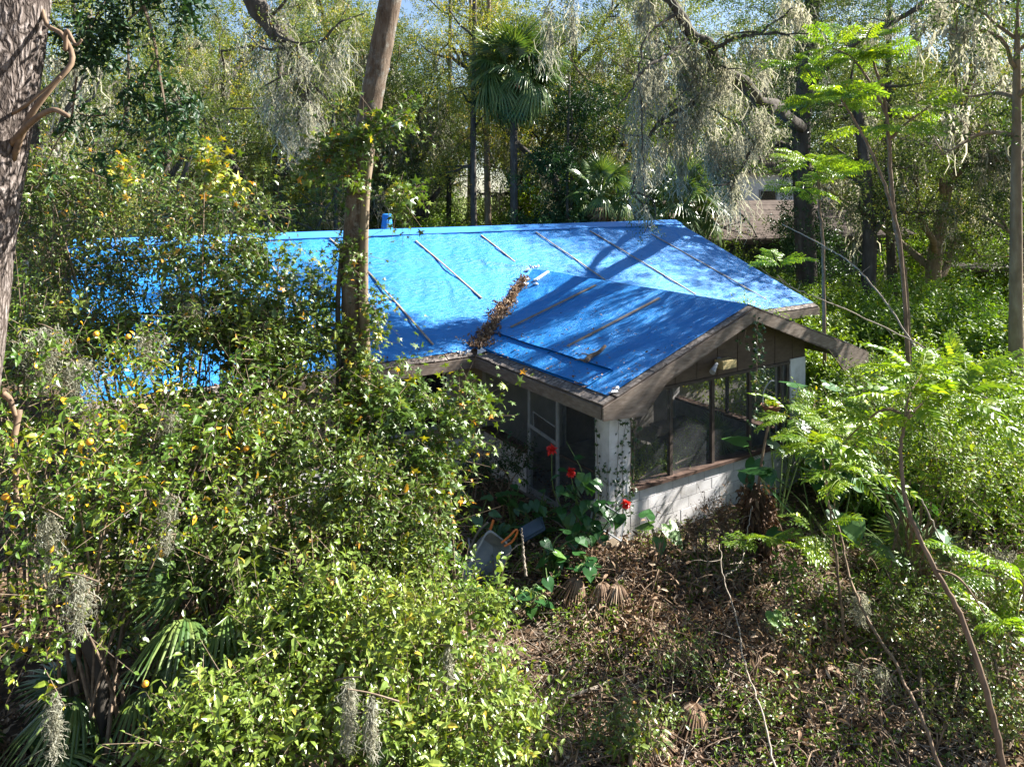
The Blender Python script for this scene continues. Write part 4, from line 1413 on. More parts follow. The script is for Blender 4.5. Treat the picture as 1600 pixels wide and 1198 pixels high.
    slim(1397, 1390, 31, .22, -30, 'grey straight trunk between the vine covered trunk and the pale one', 'grey_bark', True, 6)
    slim(103, 98, 24, .10, 180, 'thin grey trunk at the left end of the blue roof', 'grey_bark', False, 7)
    slim(90, 80, 24.5, .07, 200, 'thinner trunk right beside the pale shed at the left', 'grey_bark', False, 8)
    slim(532, 520, 30, .12, 60, 'slim dark trunk just left of the leaning trunk', 'grey_bark', True, 9)
    # the big crooked dark limb crossing behind the palm
    b = A(882, 400, 33)
    t = thing('leaning_oak', 'crooked dark oak leaning left behind the tall palm', 'tree', (b[0], b[1], -.1))
    P = smooth_path([(b[0] + .6, b[1], -.3), A(872, 300, 33), A(850, 262, 33.5), A(806, 222, 34), A(762, 165, 34), A(735, 120, 34), A(720, 70, 34)], 26)
    gt, gl, gm = G(), G(), G()
    tube(gt, P, np.linspace(.20, .07, 26), 8)
    rg2 = np.random.default_rng(77)
    tips = []
    for k in range(11):
        s = P[rg2.integers(8, 26)]
        W = walk(s, rdir(1, rg2)[0] + (-.1, 0, .5), rg2.uniform(1.5, 3.2), 6, .25, .02, rg2)
        tube(gt, W, np.linspace(.10, .02, 7), 5)
        tips += [W[-1], W[4]]
    tips = np.array(tips)
    idx = np.repeat(np.arange(len(tips)), 90)
    d = rdir(len(idx), rg2)
    sprigs(gl, TS, tips[idx] + d * rg2.uniform(.2, 1.1, len(idx))[:, None], d + UP * .3, .4, 6, .14, rng=rg2)
    k = rg2.integers(0, len(tips), 160)
    moss_strands(gm, tips[k] + rg2.normal(0, .3, (160, 3)), rg2.uniform(.3, 1.3, 160), .05, 5, .05, rg2)
    part('trunk', gt, 'grey_bark', t, smooth=True)
    part('crown', gl, 'oak_leaf', t, True)
    part('spanish_moss', gm, 'moss', t, True)
    # pine whose top shows against the sky
    b = np.array(at_ground(735, 52))
    t = thing('pine_tree', 'tall pine with open needle tufts against the sky at the top of the picture', 'tree', tuple(b))
    e = A(735, -60, 52)
    P = np.linspace(b, e, 12)
    gt, gl = G(), G()
    tube(gt, P, np.linspace(.28, .08, 12), 8)
    for k in range(26):
        s = P[9] + (P[11] - P[9]) * rg2.random() - (0, 0, rg2.uniform(0, 2.2))
        az = rg2.uniform(0, 6.28)
        W = walk(s, (math.cos(az), math.sin(az), .2), rg2.uniform(1.2, 3.0), 6, .16, .03, rg2)
        tube(gt, W, np.linspace(.06, .02, 7), 4)
        m = 100
        i = rg2.integers(3, 7, m)
        c = W[i] + rg2.normal(0, .22, (m, 3))
        D = rdir(m, rg2) + UP * .3
        scatter(gl, T_simple(.12, .02, .05), c, D, rdir(m, rg2), rg2.uniform(.25, .5, m), rg2.uniform(0, .6, m))
    part('trunk', gt, 'pale_bark', t, smooth=True)
    part('needles', gl, 'wood_leaf', t, True)


background()


# ------------------------------------------------------------------ palms
def fan_mesh(seed, n=36, droop=.5, arc=300, stalk=1.0, split=.55, mat='palm_leaf'):
    """one palm frond: stalk along +x, then pleated leaflets radiating as a fan of radius 1"""
    rg = np.random.default_rng(seed)
    g = G()
    S = np.array([(0, 0, 0), (stalk * .5, 0, .05), (stalk, 0, 0)])
    tube(g, S, [.022, .016, .012], 5, rnd=.7)
    hub = np.array([stalk, 0, 0])
    for k in range(n):
        a = math.radians(-arc / 2 + arc * (k + .5) / n)
        L = (1 - .28 * abs(a) / math.radians(arc / 2)) * rg.uniform(.9, 1.05)
        d = np.array([math.cos(a), math.sin(a), 0])
        s = np.array([-math.sin(a), math.cos(a), 0])
        ra, w = [.0, split * .6, split, .85, 1.0], [.004, .034, .040, .022, .002]
        V = []
        for r_, w_ in zip(ra, w):
            zz = -droop * (r_ ** 2.2) * .6 - .12 * abs(math.sin(a)) * r_ + (rg.normal(0, .03) if r_ > .8 else 0)
            c = hub + d * r_ * L + (0, 0, zz)
            V += [c + s * w_ - (0, 0, .016), c + (0, 0, .012), c - s * w_ - (0, 0, .016)]
        q = []
        for i in range(4):
            q += [(3 * i, 3 * i + 3, 3 * i + 4, 3 * i + 1), (3 * i + 1, 3 * i + 4, 3 * i + 5, 3 * i + 2)]
        g.add(V, quads=q, rnd=np.clip(rg.uniform(.1, .9), 0, 1))
    return g.mesh('frond', M[mat])


FANS = [fan_mesh(1, 34, .5), fan_mesh(2, 34, .95), fan_mesh(3, 32, 1.5)]
DEADFAN = [fan_mesh(4, 26, 1.5, 240, 1.0, .4, 'dead_leaf')]


def place_part(name, me, root, pos, X, N, s, mat=None):
    """a part sharing mesh data; its +x axis goes along X, its upper face towards N"""
    x = nrm(np.asarray(X, float))
    z = np.asarray(N, float)
    z = nrm(z - (z @ x) * x)
    y = np.cross(z, x)
    o = bpy.data.objects.new(name, me)
    COL.objects.link(o)
    o.parent = root
    Mx = Matrix((tuple(x), tuple(y), tuple(z))).transposed().to_4x4()
    o.matrix_basis = Matrix.Translation(Vector(np.asarray(pos, float) - np.asarray(root.location))) @ Mx @ Matrix.Scale(s, 4)
    return o


def palm(name, label, base, crown, r, n, size, tr, seed, dead=6, lo=-.9, hi=1.4):
    rg = np.random.default_rng(seed)
    t = thing(name, label, 'palm tree', tuple(base))
    if tr:
        P = smooth_path([np.asarray(base) - (0, 0, .3), (np.asarray(base) + crown) / 2 + rg.normal(0, .08, 3), crown], 40)
        part('trunk', tube(G(), P, tr * (1 + .12 * (np.arange(40) % 2)) * np.linspace(1.0, .85, 40), 9), 'grey_bark', t)
    for k in range(n):
        el = lo + (hi - lo) * ((k + rg.random()) / n)
        az = k * 2.4 + rg.normal(0, .2)
        d = np.array([math.cos(az) * math.cos(el), math.sin(az) * math.cos(el), math.sin(el)])
        N = np.array([-math.cos(az) * math.sin(el), -math.sin(az) * math.sin(el), math.cos(el)]) + rg.normal(0, .15, 3)
        m = FANS[0 if el > .6 else (1 if el > -.1 else 2)]
        place_part('frond', m, t, np.asarray(crown) + d * .12, d, N, size * rg.uniform(.85, 1.1))
    for k in range(dead):
        az = rg.uniform(0, 6.28)
        d = np.array([math.cos(az) * .35, math.sin(az) * .35, -.94])
        place_part('dead_frond', DEADFAN[0], t, np.asarray(crown) - (0, 0, .1), d, (math.cos(az), math.sin(az), .3), size * rg.uniform(.7, .9))
    return t


b = np.array(at_ground(808, 31))
palm('cabbage_palm', 'tall cabbage palm with a round crown rising over the middle of the ridge', b, A(803, 112, 31), 1, 58, 1.12, .17, 5, 9, -1.25)
b = np.array(at_ground(938, 31))
palm('cabbage_palm', 'small pale fan palm just behind the ridge, left of the hanging moss', b, A(938, 300, 31), 1, 20, .85, .12, 6, 2, -.4)
b = np.array(at_ground(1075, 33))
palm('cabbage_palm', 'dark fan palm behind the right end of the ridge below the hanging moss', b, A(1066, 318, 33), 1, 24, 1.25, .14, 7, 2, -.5)


# ------------------------------------------------------------------ understorey behind and beside the house
def bush_geo(seed, rx, rz, n, leaf, tmpl=TS, nl=8, lo=.5, sl=.45):
    rg = np.random.default_rng(seed)
    blobs = [((0, 0, rz * .9), (rx, rx, rz))]
    for k in range(6):
        a = rg.uniform(0, 6.28)
        blobs.append(((math.cos(a) * rx * .7, math.sin(a) * rx * .7, rz * rg.uniform(.5, 1.5)), (rx * rg.uniform(.35, .6),) * 2 + (rz * rg.uniform(.35, .6),)))
    P, o = in_blobs(blobs, n, lo, rg)
    gl, gs = G(), G()
    tone = np.clip(.35 + .35 * np.sin(P[:, 0] * 2.1 + seed) * np.cos(P[:, 1] * 2.7) + rg.normal(0, .15, len(P)), 0, 1)
    sprigs(gl, tmpl, P, o * .7 + UP * .45 + rg.normal(0, .35, P.shape), sl, nl, leaf, tone, up=.8, jit=.5, rng=rg)
    for k in range(9):
        i = rg.integers(0, len(P))
        tube(gs, smooth_path([(rg.normal(0, .15), rg.normal(0, .15), -.15), P[i] * .5 + (0, 0, .2), P[i]], 7), np.linspace(.03, .008, 7), 5)
    return gl, gs


def bush(label, pos, geo, mat, rz=0, s=1.0, group=None, name='bush'):
    t = thing(name, label, 'bush', tuple(pos), rz, group)
    t.scale = (s, s, s)
    link('foliage', geo[0].mesh('foliage', M[mat]), t, True)
    link('stems', geo[1].mesh('stems', M['twig']), t)
    return t


def understorey():
    B = [bush('low leafy bush behind the right end of the blue roof', at_ground(1180, 33), bush_geo(31, 1.5, 1.3, 900, .15), 'bush_leaf', 0, 1, 'understorey bushes behind the house'),
         bush('tall sunlit bush behind the left half of the ridge', at_ground(505, 27), bush_geo(32, 1.5, 1.7, 1000, .16), 'lime_leaf', 0, 1, 'understorey bushes behind the house'),
         bush('dark bush behind the left end of the ridge', at_ground(330, 25.5), bush_geo(33, 1.8, 1.6, 1100, .16), 'bush_leaf', 0, 1.2, 'understorey bushes behind the house')]
    rg = random.Random(3)
    for px, v, k, s in [(150, 27, 1, 1.1), (30, 24, 2, 1.2), (420, 30, 0, 1.3), (640, 31, 2, 1.1), (575, 29, 0, 1.0), (690, 34, 1, 1.3), (740, 38, 2, 1.4), (800, 33, 0, 1.2), (860, 31, 2, 1.1), (925, 32, 0, 1.2), (990, 33, 2, 1.2), (1040, 34, 1, 1.2),
                         (1110, 34, 2, 1.1), (1240, 31, 1, .6), (1300, 31.5, 2, .6), (1420, 33, 1, 1.1), (1512, 36, 1, 1.2), (1590, 33, 2, 1.2), (1215, 31.5, 2, .8), (1345, 30, 0, .9), (1460, 44, 0, 1.6), (1380, 42, 1, 1.6), (1640, 40, 1, 1.6), (240, 40, 0, 2), (540, 44, 1, 2), (860, 46, 1, 2), (1000, 48, 0, 2), (1120, 50, 1, 2), (60, 44, 2, 2),
                         (800, 60, 0, 2.4), (630, 66, 2, 2.6), (900, 66, 2, 2.6), (450, 64, 1, 2.6), (330, 60, 0, 2.6), (1330, 60, 0, 2.4), (1440, 64, 2, 2.6), (1560, 62, 1, 2.6)]:
        dup(B[k], at_ground(px, v), rg.uniform(0, 6.28), s, ('mid green bush', 'sunlit lime bush', 'dense dark bush')[k] + (' close', ' farther back', ' deep in the woods')[(v > 33) + (v > 45)] + ', ' + mark(px), 'understorey bushes in the thicket')
    # bright bushes on the right, between the porch and the brown roofed house
    p1, p2 = H(7.3, -1.1, -.1), H(8.8, -1.9, -.1)
    R = [bush('bright green bush just right of the roof corner', at_ground(1330, 20), bush_geo(41, 1.15, 1.25, 1000, .17, TO, 7), 'bush_leaf', 0, 1, 'bright bushes right of the house'),
         bush('yellow green feathery bush behind the roof corner at the right', at_ground(1255, 22.5), bush_geo(42, 1.2, 1.4, 1000, .13, TNARROW, 10), 'lime_leaf', 0, 1, 'bright bushes right of the house')]
    for i, (u, v, k, s) in enumerate([(8.6, 10.2, 0, .6), (9.8, 12.4, 1, .7), (8.2, 8.2, 1, .5), (11.5, 9.6, 0, .7), (11.8, 13.5, 0, .8), (10.0, 7.0, 0, .55), (13.5, 11.5, 1, .8)]):
        dup(R[k], (u, v, -.1), i * 1.3, s, ('low', 'feathery', 'small', 'round', 'tall', 'near', 'far')[i] + ' bush on the open ground beyond the right edge of the picture')
    dup(R[0], tuple(H(6.7, -4.3, -.1)), .7, .92, 'leafy bush standing at the right end of the white block wall')
    dup(R[1], tuple(p1), 1.0, 1.05, 'light bush against the wall behind the porch, seen through the screens')
    dup(R[0], tuple(p2), 2.0, 1.0, 'bush beyond the right side of the porch under the roof tail')
    for px, v, k, s, lab in [(1440, 19.5, 0, 1.15, 'leafy bush below the slender sapling at the right'), (1535, 20, 1, 1.2, 'light bush at the right below the carport'), (1610, 18, 0, 1.2, 'bush cut by the right edge beside the straight trunk'),
                        (1385, 23, 1, 1.1, 'light green bush between the slender sapling and the vine covered trunk'), (1490, 25, 0, 1.15, 'bush behind the others under the pale upright trunk'), (1300, 25, 0, 1.1, 'bush in front of the brown roofed house'), (1220, 26, 1, 1.0, 'feathery bush at the right rake of the blue roof'),
                        (1395, 16.8, 0, .8, 'bush close behind the tail of the right bargeboard'), (1500, 16, 1, .9, 'light bush behind the top of the feathery sapling'), (1590, 15, 0, .95, 'dark bush at the right edge halfway down'), (1330, 17, 1, .75, 'low bush behind the right end of the porch'), (1450, 14.2, 0, .8, 'bush right of the feathery sapling stem'), (1310, 14.6, 1, .75, 'feathery bush at the right end of the porch wall'), (1375, 13.4, 0, .7, 'broad leaved bush between the porch and the feathery sapling'), (1550, 13.0, 1, .8, 'light feathery bush at the right edge above the moss heap')]:
        dup(R[k], at_ground(px, v), rg.uniform(0, 6.28), s, lab)


understorey()


# ------------------------------------------------------------------ foreground: helpers
def sprig_arrays(P, D, L, nl, size, tone, up=.9, jit=.45, spread=.9, rng=RNG, droop=.0, rb=.3, pop=.965):
    n = len(P)
    D = nrm(D)
    L = np.broadcast_to(np.asarray(L, float), (n,))
    t = np.linspace(.12, 1.0, nl)[None, :] * np.ones((n, 1))
    base = P[:, None] + D[:, None] * (t * L[:, None])[..., None]
    base[..., 2] -= droop * L[:, None] * t ** 2
    ang = rng.uniform(0, 6.28, (n, 1)) + np.arange(nl)[None] * 2.4 + rng.normal(0, .3, (n, nl))
    a = nrm(np.cross(D, rdir(n, rng)))
    b = np.cross(D, a)
    side = a[:, None] * np.cos(ang)[..., None] + b[:, None] * np.sin(ang)[..., None]
    X = D[:, None] * (1 - spread * .5) + side * spread + rng.normal(0, .18, (n, nl, 3)) - UP * .12
    N = UP * up + D[:, None] * .25 + rng.normal(0, jit, (n, nl, 3))
    S = size * rng.uniform(.55, 1.15, (n, nl)) * (1 - .3 * t) * (rng.uniform(.55, 1.0, (n, 1)) ** 1 * np.where(rng.random((n, 1)) < .2, 1.55, 1.15))
    r = np.clip(tone[:, None] * (1 - rb) + rng.uniform(0, 1, (n, nl)) * rb + (rng.uniform(0, 1, (n, nl)) > pop) * .55, 0, 1)
    return base.reshape(-1, 3), X.reshape(-1, 3), N.reshape(-1, 3), S.ravel(), r.ravel(), base[:, -1]


LEAFCACHE = {}


def leaf_mesh(key, tmpl, mat, tone):
    k = (key, mat, int(tone * 7.99))
    if k not in LEAFCACHE:
        V, Q, T = tmpl
        LEAFCACHE[k] = G().add(V, quads=Q, tris=T, rnd=(k[2] + .5) / 8).mesh('leaf', M[mat])
    return LEAFCACHE[k]


def leaves(root, key, tmpl, mat, arr, keep, name='leaf', stuff='foliage'):
    """the leaves nearest the camera become single parts, the rest one mass of leaves"""
    P, X, N, S, r = arr[:5]
    px = P[:, 0] / P[:, 1] * F_PX + 800
    py = HORIZON + (CAM_Z - P[:, 2]) / P[:, 1] * F_PX
    score = np.where((px > 0) & (px < 1600) & (py > 0) & (py < 1198), P[:, 1] - S * 4, 1e3)
    order = np.argsort(score)
    near, rest = order[:keep], order[keep:]
    for i in near:
        place_part(name, leaf_mesh(key, tmpl, mat, r[i]), root, P[i], X[i], N[i], S[i])
    g = G()
    scatter(g, tmpl, P[rest], X[rest], N[rest], S[rest], r[rest])
    part(stuff, g, mat, root, True)


def stems_to(root, base, P, n, r0=.028, rng=RNG, mat='twig', name='stems'):
    if n == 0:
        return
    g = G()
    base = np.asarray(base, float)
    for i in rng.integers(0, len(P), n):
        s = base + (rng.normal(0, .25), rng.normal(0, .2), -.15)
        mid = s * .4 + P[i] * .6 + (0, 0, .25)
        tube(g, smooth_path([s, s * .75 + mid * .25 + (0, 0, .3), mid, P[i]], 9), np.linspace(r0, r0 * .2, 9), 5)
    part(name, g, mat, root)


def shrub(name, label, cat, blobs, n, key, tmpl, mat, leaf, sl, nl, keep, seed, lo=.6, up=.85, upd=.5, nstem=14, tonef=None, droop=.1, spread=.9, group=None, pop=.965, jit=.5):
    rg = np.random.default_rng(seed)
    c = np.mean([b[0] for b in blobs], axis=0)
    big = blobs
    blobs = [(b[0], tuple(np.array(b[1]) * .72)) for b in big]
    for (cc, rr) in big:
        for i in range(9):
            dd = rdir(1, rg)[0]
            q = np.asarray(cc) + dd * np.asarray(rr) * rg.uniform(.6, .95)
            s_ = rg.uniform(.22, .46)
            if q[2] > .1:
                blobs.append((tuple(q), tuple(np.asarray(rr) * s_)))
    t = thing(name, label, cat, (c[0], c[1], float(gz(c[0], c[1]))), 0, group)
    P, o = in_blobs(blobs, n, lo, rg, .0)
    D = o * .75 + UP * upd + rg.normal(0, .4, P.shape)
    keepm = (np.sin(P[:, 0] * 5.1 + seed) + np.sin(P[:, 2] * 5.7 + seed * 2) + np.sin(P[:, 1] * 4.3) + rg.normal(0, .8, len(P))) > -1.0
    P, D, o = P[keepm], D[keepm], o[keepm]
    tone = .38 + .22 * np.sin(P[:, 0] * 2.7 + seed) * np.sin(P[:, 2] * 3.1) + rg.normal(0, .17, len(P))
    if tonef is not None:
        tone = tone + tonef(P)
    ar = sprig_arrays(P, D, sl * np.where(rg.random(len(P)) < .22, rg.uniform(1.5, 2.6, len(P)), rg.uniform(.5, 1.2, len(P))), nl, leaf, np.clip(tone, 0, .8), up, jit, spread, rg, droop, pop=pop)
    leaves(t, key, tmpl, mat, ar, keep)
    gt = G()
    twigs(gt, P, ar[5], .0045)
    part('twigs', gt, 'twig', t, True)
    stems_to(t, (c[0], c[1], 0), P, nstem, rng=rg)
    return t


def blob(px, py, v, r, ry=None, rz=None):
    return (tuple(A(px, py, v)), (r, ry or r, rz or r))


# ------------------------------------------------------------------ foreground trees
def ridged_trunk(P, rad, sides=120, seed=1, amp=.035):
    """a trunk with deep plated bark as real relief"""
    rg = np.random.default_rng(seed)
    n = len(P)
    g = G()
    tube(g, P, rad, sides, cap=False)
    V = g.V[0].reshape(n, sides, 3)
    z = np.linspace(0, 1, n)[:, None]
    a = np.arange(sides)[None] / sides * 6.28318
    L = np.linalg.norm(P[-1] - P[0])
    h = 0
    for f, k, w in ((13, 4.0, 1.0), (21, 7.0, .8), (34, 11.0, .5)):
        ph = rg.uniform(0, 6.28, 4)
        h = h + w * np.abs(np.sin(a * f / 2 + 1.6 * np.sin(z * L * k * .5 + ph[0] + 2 * np.sin(a * 3 + ph[1])) + ph[2]))
    crack = np.abs(np.sin(z * L * 9 + 2.5 * np.sin(a * 7 + 3 * np.sin(z * L * 2.1)) + a * 2)) ** .4
    h = h / 2.3 * (.55 + .45 * crack) + rg.normal(0, .05, (n, sides))
    nr = V - P[:, None]
    nr = nr / np.linalg.norm(nr, axis=-1, keepdims=True)
    V = V + nr * (h * amp)[..., None]
    g.V[0] = V.reshape(-1, 3)
    hh = (h - h.min()) / (h.max() - h.min())
    g.rq[0] = hh.ravel()[g.Q[0]].mean(1)
    return g


def left_oak():
    t = thing('oak_tree', 'huge oak with deeply furrowed bark cut off by the left edge of the picture', 'tree', (-5.45, 7.0, -.1))
    v = 7.0
    P = smooth_path([(-5.55, v, -.3), A(-95, 800, v), A(-62, 480, v), A(-38, 300, v), A(-8, 130, v), A(12, 0, v), A(22, -160, v), A(30, -420, v)], 320)
    z = np.linspace(0, 1, 320)
    part('trunk', ridged_trunk(P, .38 - .06 * z + .10 * np.exp(-z * 9), 150, 2, .025), 'oak_bark', t, smooth=True)
    # smooth tan limbs springing from the right of the trunk
    for pts, r0 in (([A(20, 250, 6.95), A(45, 185, 6.8), A(84, 132, 6.8), A(113, 95, 6.85), A(98, 55, 6.9), A(72, 36, 6.95), A(60, -20, 7.1)], .032),
                    ([A(18, 225, 6.9), A(50, 190, 6.75), A(82, 172, 6.7), A(108, 182, 6.7)], .035),
                    ([A(102, 80, 6.85), A(104, 48, 6.8), A(118, 70, 6.8), A(128, 62, 6.8)], .022),
                    ([A(16, 180, 6.9), A(40, 165, 6.7), A(70, 140, 6.7), A(95, 120, 6.7)], .018)):
        part('limb', tube(G(), smooth_path(pts, 24), np.linspace(r0, r0 * .55, 24), 8), 'brown_stem', t, smooth=True)
    # the high bough that reaches over to the middle left with hanging moss
    W = smooth_path([(-5.3, 7.2, 8.6), (-6.0, 10.5, 10.6), A(330, -70, 15), A(388, -8, 15), A(420, 38, 15), A(446, 62, 15), A(468, 92, 15), A(478, 112, 15), A(474, 150, 15), A(500, 190, 15.2)], 60)
    rr = np.linspace(.24, .10, 60) * (1 + .18 * np.sin(np.arange(60) * .9))
    part('bough', tube(G(), W, rr, 10), 'grey_bark', t, smooth=True)
    g, gb = G(), G()
    rg = np.random.default_rng(4)
    for k in range(11):
        s = W[rg.integers(24, 59)]
        Q = walk(s, (rg.normal(0, .7), rg.normal(0, .4), rg.normal(-.1, .4)), rg.uniform(.8, 1.8), 7, .25, -.02, rg)
        tube(gb, Q, np.linspace(.05, .01, 8), 5)
        W = np.vstack([W, Q])
    part('twigs', gb, 'grey_bark', t, True)
    for k in range(44):
        p = W[rg.integers(26, len(W))]
        L = rg.uniform(.25, 1.0) ** 1.3 * 2.2
        w = rg.uniform(.05, .14)
        n = int(12 + 22 * L)
        t0 = rg.uniform(0, 1, n)
        s = p + np.stack([rg.normal(0, w, n) * (1 - .55 * t0), rg.normal(0, w, n) * (1 - .55 * t0), -t0 * L * .6], -1)
        moss_strands(g, s, L * (1 - t0 * .6) * rg.uniform(.2, .75, n), .022, 6, .11, rg)
    part('spanish_moss', g, 'moss', t, True)
    gl = G()
    tips = W[60:]
    idx = rg.integers(0, len(tips), 420)
    d = rdir(420, rg)
    sprigs(gl, TS, tips[idx] + d * rg.uniform(.1, .7, 420)[:, None], d + UP * .3, .3, 7, .09, rng=rg)
    part('crown', gl, 'oak_leaf', t, True)


left_oak()


def leaning_trunk():
    v = 11.0
    b = A(548, 905, v)
    t = thing('leaning_tree', 'tall smooth brown trunk leaning right in front of the blue roof', 'tree', (b[0], b[1], -.1))
    P = smooth_path([(b[0], v, -.4), A(549, 760, v), A(553, 620, v), A(552, 500, v), A(553, 400, v), A(558, 320, v), A(567, 240, v), A(578, 170, v), A(592, 95, v), A(610, 0, v), A(630, -110, v), A(655, -240, v)], 200)
    z = np.linspace(0, 1, 200)
    rg = np.random.default_rng(7)
    rad = (.172 - .015 * z) * (1 + .02 * np.sin(z * 160) + .012 * np.sin(z * 61 + 1)) + .05 * np.exp(-z * 22)
    part('trunk', ridged_trunk(P, rad, 48, 5, .010), 'palm_bark', t, smooth=True)
    # slimmer second stem twined to it in the lower half
    Q = smooth_path([A(566, 900, v - .1), A(569, 700, v - .12), A(571, 560, v - .14), A(568, 450, v - .16), A(570, 330, v - .14), A(577, 240, v - .1)], 60)
    part('side_stem', tube(G(), Q, np.linspace(.085, .06, 60), 10), 'pale_bark', t, smooth=True)
    Q = smooth_path([A(522, 880, v - .1), A(526, 700, v - .12), A(530, 560, v - .12), A(528, 470, v - .1), A(535, 380, v - .1)], 40)
    part('side_stem', tube(G(), Q, np.linspace(.06, .03, 40), 8), 'grey_bark', t, smooth=True)


leaning_trunk()


def mossy_oak_right():
    v = 18.5
    t = thing('live_oak', 'dark ivy clad oak whose crooked limb drapes grey moss over the roof end', 'tree', at_ground(1258, v + 9))
    b = np.array(at_ground(1258, v + 9))
    P = smooth_path([b - (0, 0, .3), A(1262, 480, v + 9), A(1256, 330, v + 8.8), A(1252, 210, v + 8.5), A(1262, 90, v + 8.5), A(1275, -60, v + 8.5)], 40)
    part('trunk', tube(G(), P, np.linspace(.42, .26, 40), 14), 'grey_bark', t, smooth=True)
    rg = np.random.default_rng(12)
    limbs = [([A(1253, 200, v + 8.5), A(1232, 185, v + 4), A(1212, 168, v + .8), A(1188, 158, v), A(1160, 128, v - .3), A(1122, 108, v - .5), A(1106, 70, v - .7), A(1080, 52, v - .8), A(1058, 15, v - .9), A(1035, -10, v - 1), A(1000, -50, v - 1.2)], .20, .10),
             ([A(1165, 130, v - .2), A(1110, 152, v - .6), A(1062, 172, v - .9), A(1022, 200, v - 1.1), A(1006, 240, v - 1.2), A(985, 300, v - 1.3)], .085, .02),
             ([A(1210, 165, v), A(1190, 210, v - .5), A(1165, 250, v - .9), A(1140, 300, v - 1.2)], .06, .02),
             ([A(1110, 80, v - .6), A(1150, 60, v - 1.2), A(1190, 50, v - 1.6), A(1240, 12, v - 1.8)], .06, .02),
             ([A(1258, 140, v + 8.5), A(1330, 70, v + 6), A(1420, 20, v + 5), A(1470, -10, v + 5), A(1560, -20, v + 5)], .13, .05),
             ([A(1258, 250, v + 8.6), A(1220, 225, v + 9), A(1180, 226, v + 9), A(1150, 232, v + 9.4)], .16, .08),
             ([A(1060, 20, v - .9), A(1010, 60, v - 1.4), A(1000, 150, v - 1.8), A(1010, 320, v - 2.0)], .04, .012),
             ([A(1080, 55, v - .8), A(1040, 90, v - 1.5), A(1010, 105, v - 1.9), A(965, 170, v - 2.3)], .05, .015)]
    hang = []
    for pts, r0, r1 in limbs:
        W = smooth_path(pts, 34)
        W[1:-1] += rg.normal(0, .02, (32, 3))
        part('limb', tube(G(), W, np.linspace(r0, r1, 34) * (1 + .15 * np.sin(np.arange(34) * 1.1)), 9), 'grey_bark', t, smooth=True)
        hang.append(W[4:])
    gb = G()
    for k in range(34):
        h = hang[rg.choice(8, p=[.30, .2, .12, .12, .12, .02, .04, .08])]
        s = h[rg.integers(0, len(h))]
        Q = walk(s, (rg.normal(0, .8), rg.normal(0, .5), rg.normal(-.05, .5)), rg.uniform(.6, 1.7), 7, .28, -.03, rg)
        tube(gb, Q, np.linspace(.035, .007, 8), 5)
        hang.append(Q)
    part('twigs', gb, 'grey_bark', t, True)
    H_ = np.vstack([h for h in hang])
    # moss: separate tapering festoons along the limbs
    g = G()
    nc = 120
    c = H_[rg.integers(0, len(H_), nc)]
    px = c[:, 0] / c[:, 1] * F_PX + 800
    py = HORIZON + (CAM_Z - c[:, 2]) / c[:, 1] * F_PX
    ln = rg.uniform(.12, 1.0, nc) ** 1.4 * 2.2
    ln = np.minimum(ln, np.maximum(np.where(px > 1095, 262, 370) - py, 20) / F_PX * c[:, 1])
    def festoon(p, L, w, n):
        t0 = rg.uniform(0, 1, n)
        s = p + np.stack([rg.normal(0, w, n) * (1 - .55 * t0), rg.normal(0, w, n) * (1 - .55 * t0), -t0 * L * .6], -1)
        moss_strands(g, s, L * (1 - t0 * .6) * rg.uniform(.2, .75, n), .026, 6, .10, rg)
    for k in range(nc):
        festoon(c[k], ln[k], rg.uniform(.05, .16), int(10 + 22 * ln[k]))
    for x, y, L, w in ((1142, 190, 3.4, .12), (1142, 230, 2.2, .06), (1065, 200, 2.3, .10), (1112, 180, 2.0, .13), (1086, 110, 2.0, .16), (1072, 60, 1.8, .14), (1186, 165, 1.5, .16), (1030, 215, 1.5, .12), (1000, 250, 1.2, .10), (1120, 230, 1.2, .10), (1230, -10, 1.2, .14), (1250, 0, 1.3, .18), (1468, -10, 1.2, .18), (1545, 20, 2.3, .14), (1000, 0, 1.0, .10), (1020, -20, 1.1, .12), (1055, -10, .9, .10), (895, -10, 1.6, .04), (860, 0, 2.4, .04)):
        festoon(A(x, y, v - .8), L, w, int(60 + 420 * w))
    part('spanish_moss', g, 'moss', t, True)
    gl = G()
    ends = np.vstack(hang[8:])
    idx = rg.integers(0, len(ends), 1500)
    d = rdir(1500, rg)
    sprigs(gl, TS, ends[idx] + d * rg.uniform(.05, .6, 1500)[:, None], d + UP * .3, .28, 7, .085, rng=rg)
    C = A(1330, -40, v + 1)
    for cx, cy, vv, r, n in ((1330, 10, v + 9, 2.2, 1300), (1450, -10, v + 9, 2.2, 1100), (1240, 20, v + 8.5, 1.8, 800), (1560, 20, v + 9, 1.8, 900), (1130, -30, v + 2, 1.0, 400)):
        d = rdir(n, rg)
        sprigs(gl, TS, A(cx, cy, vv) + d * r * rg.uniform(.2, 1, n)[:, None] * (1, 1, .7), d + UP * .3, .32, 7, .10, rng=rg)
    part('crown', gl, 'oak_leaf', t, True)
    # ivy sleeve round the trunk
    gi = G()
    n = 1500
    i = rg.integers(2, 34, n)
    a = rg.uniform(0, 6.28, n)
    r = rg.uniform(.38, .75, n)
    Q = P[i] + np.stack([np.cos(a) * r, np.sin(a) * r, rg.normal(0, .2, n)], -1)
    sprigs(gi, TS, Q, np.stack([np.cos(a), np.sin(a), -.3 + 0 * a], -1), .3, 6, .13, rng=rg, up=.5)
    part('ivy', gi, 'dark_leaf', t, True)


mossy_oak_right()


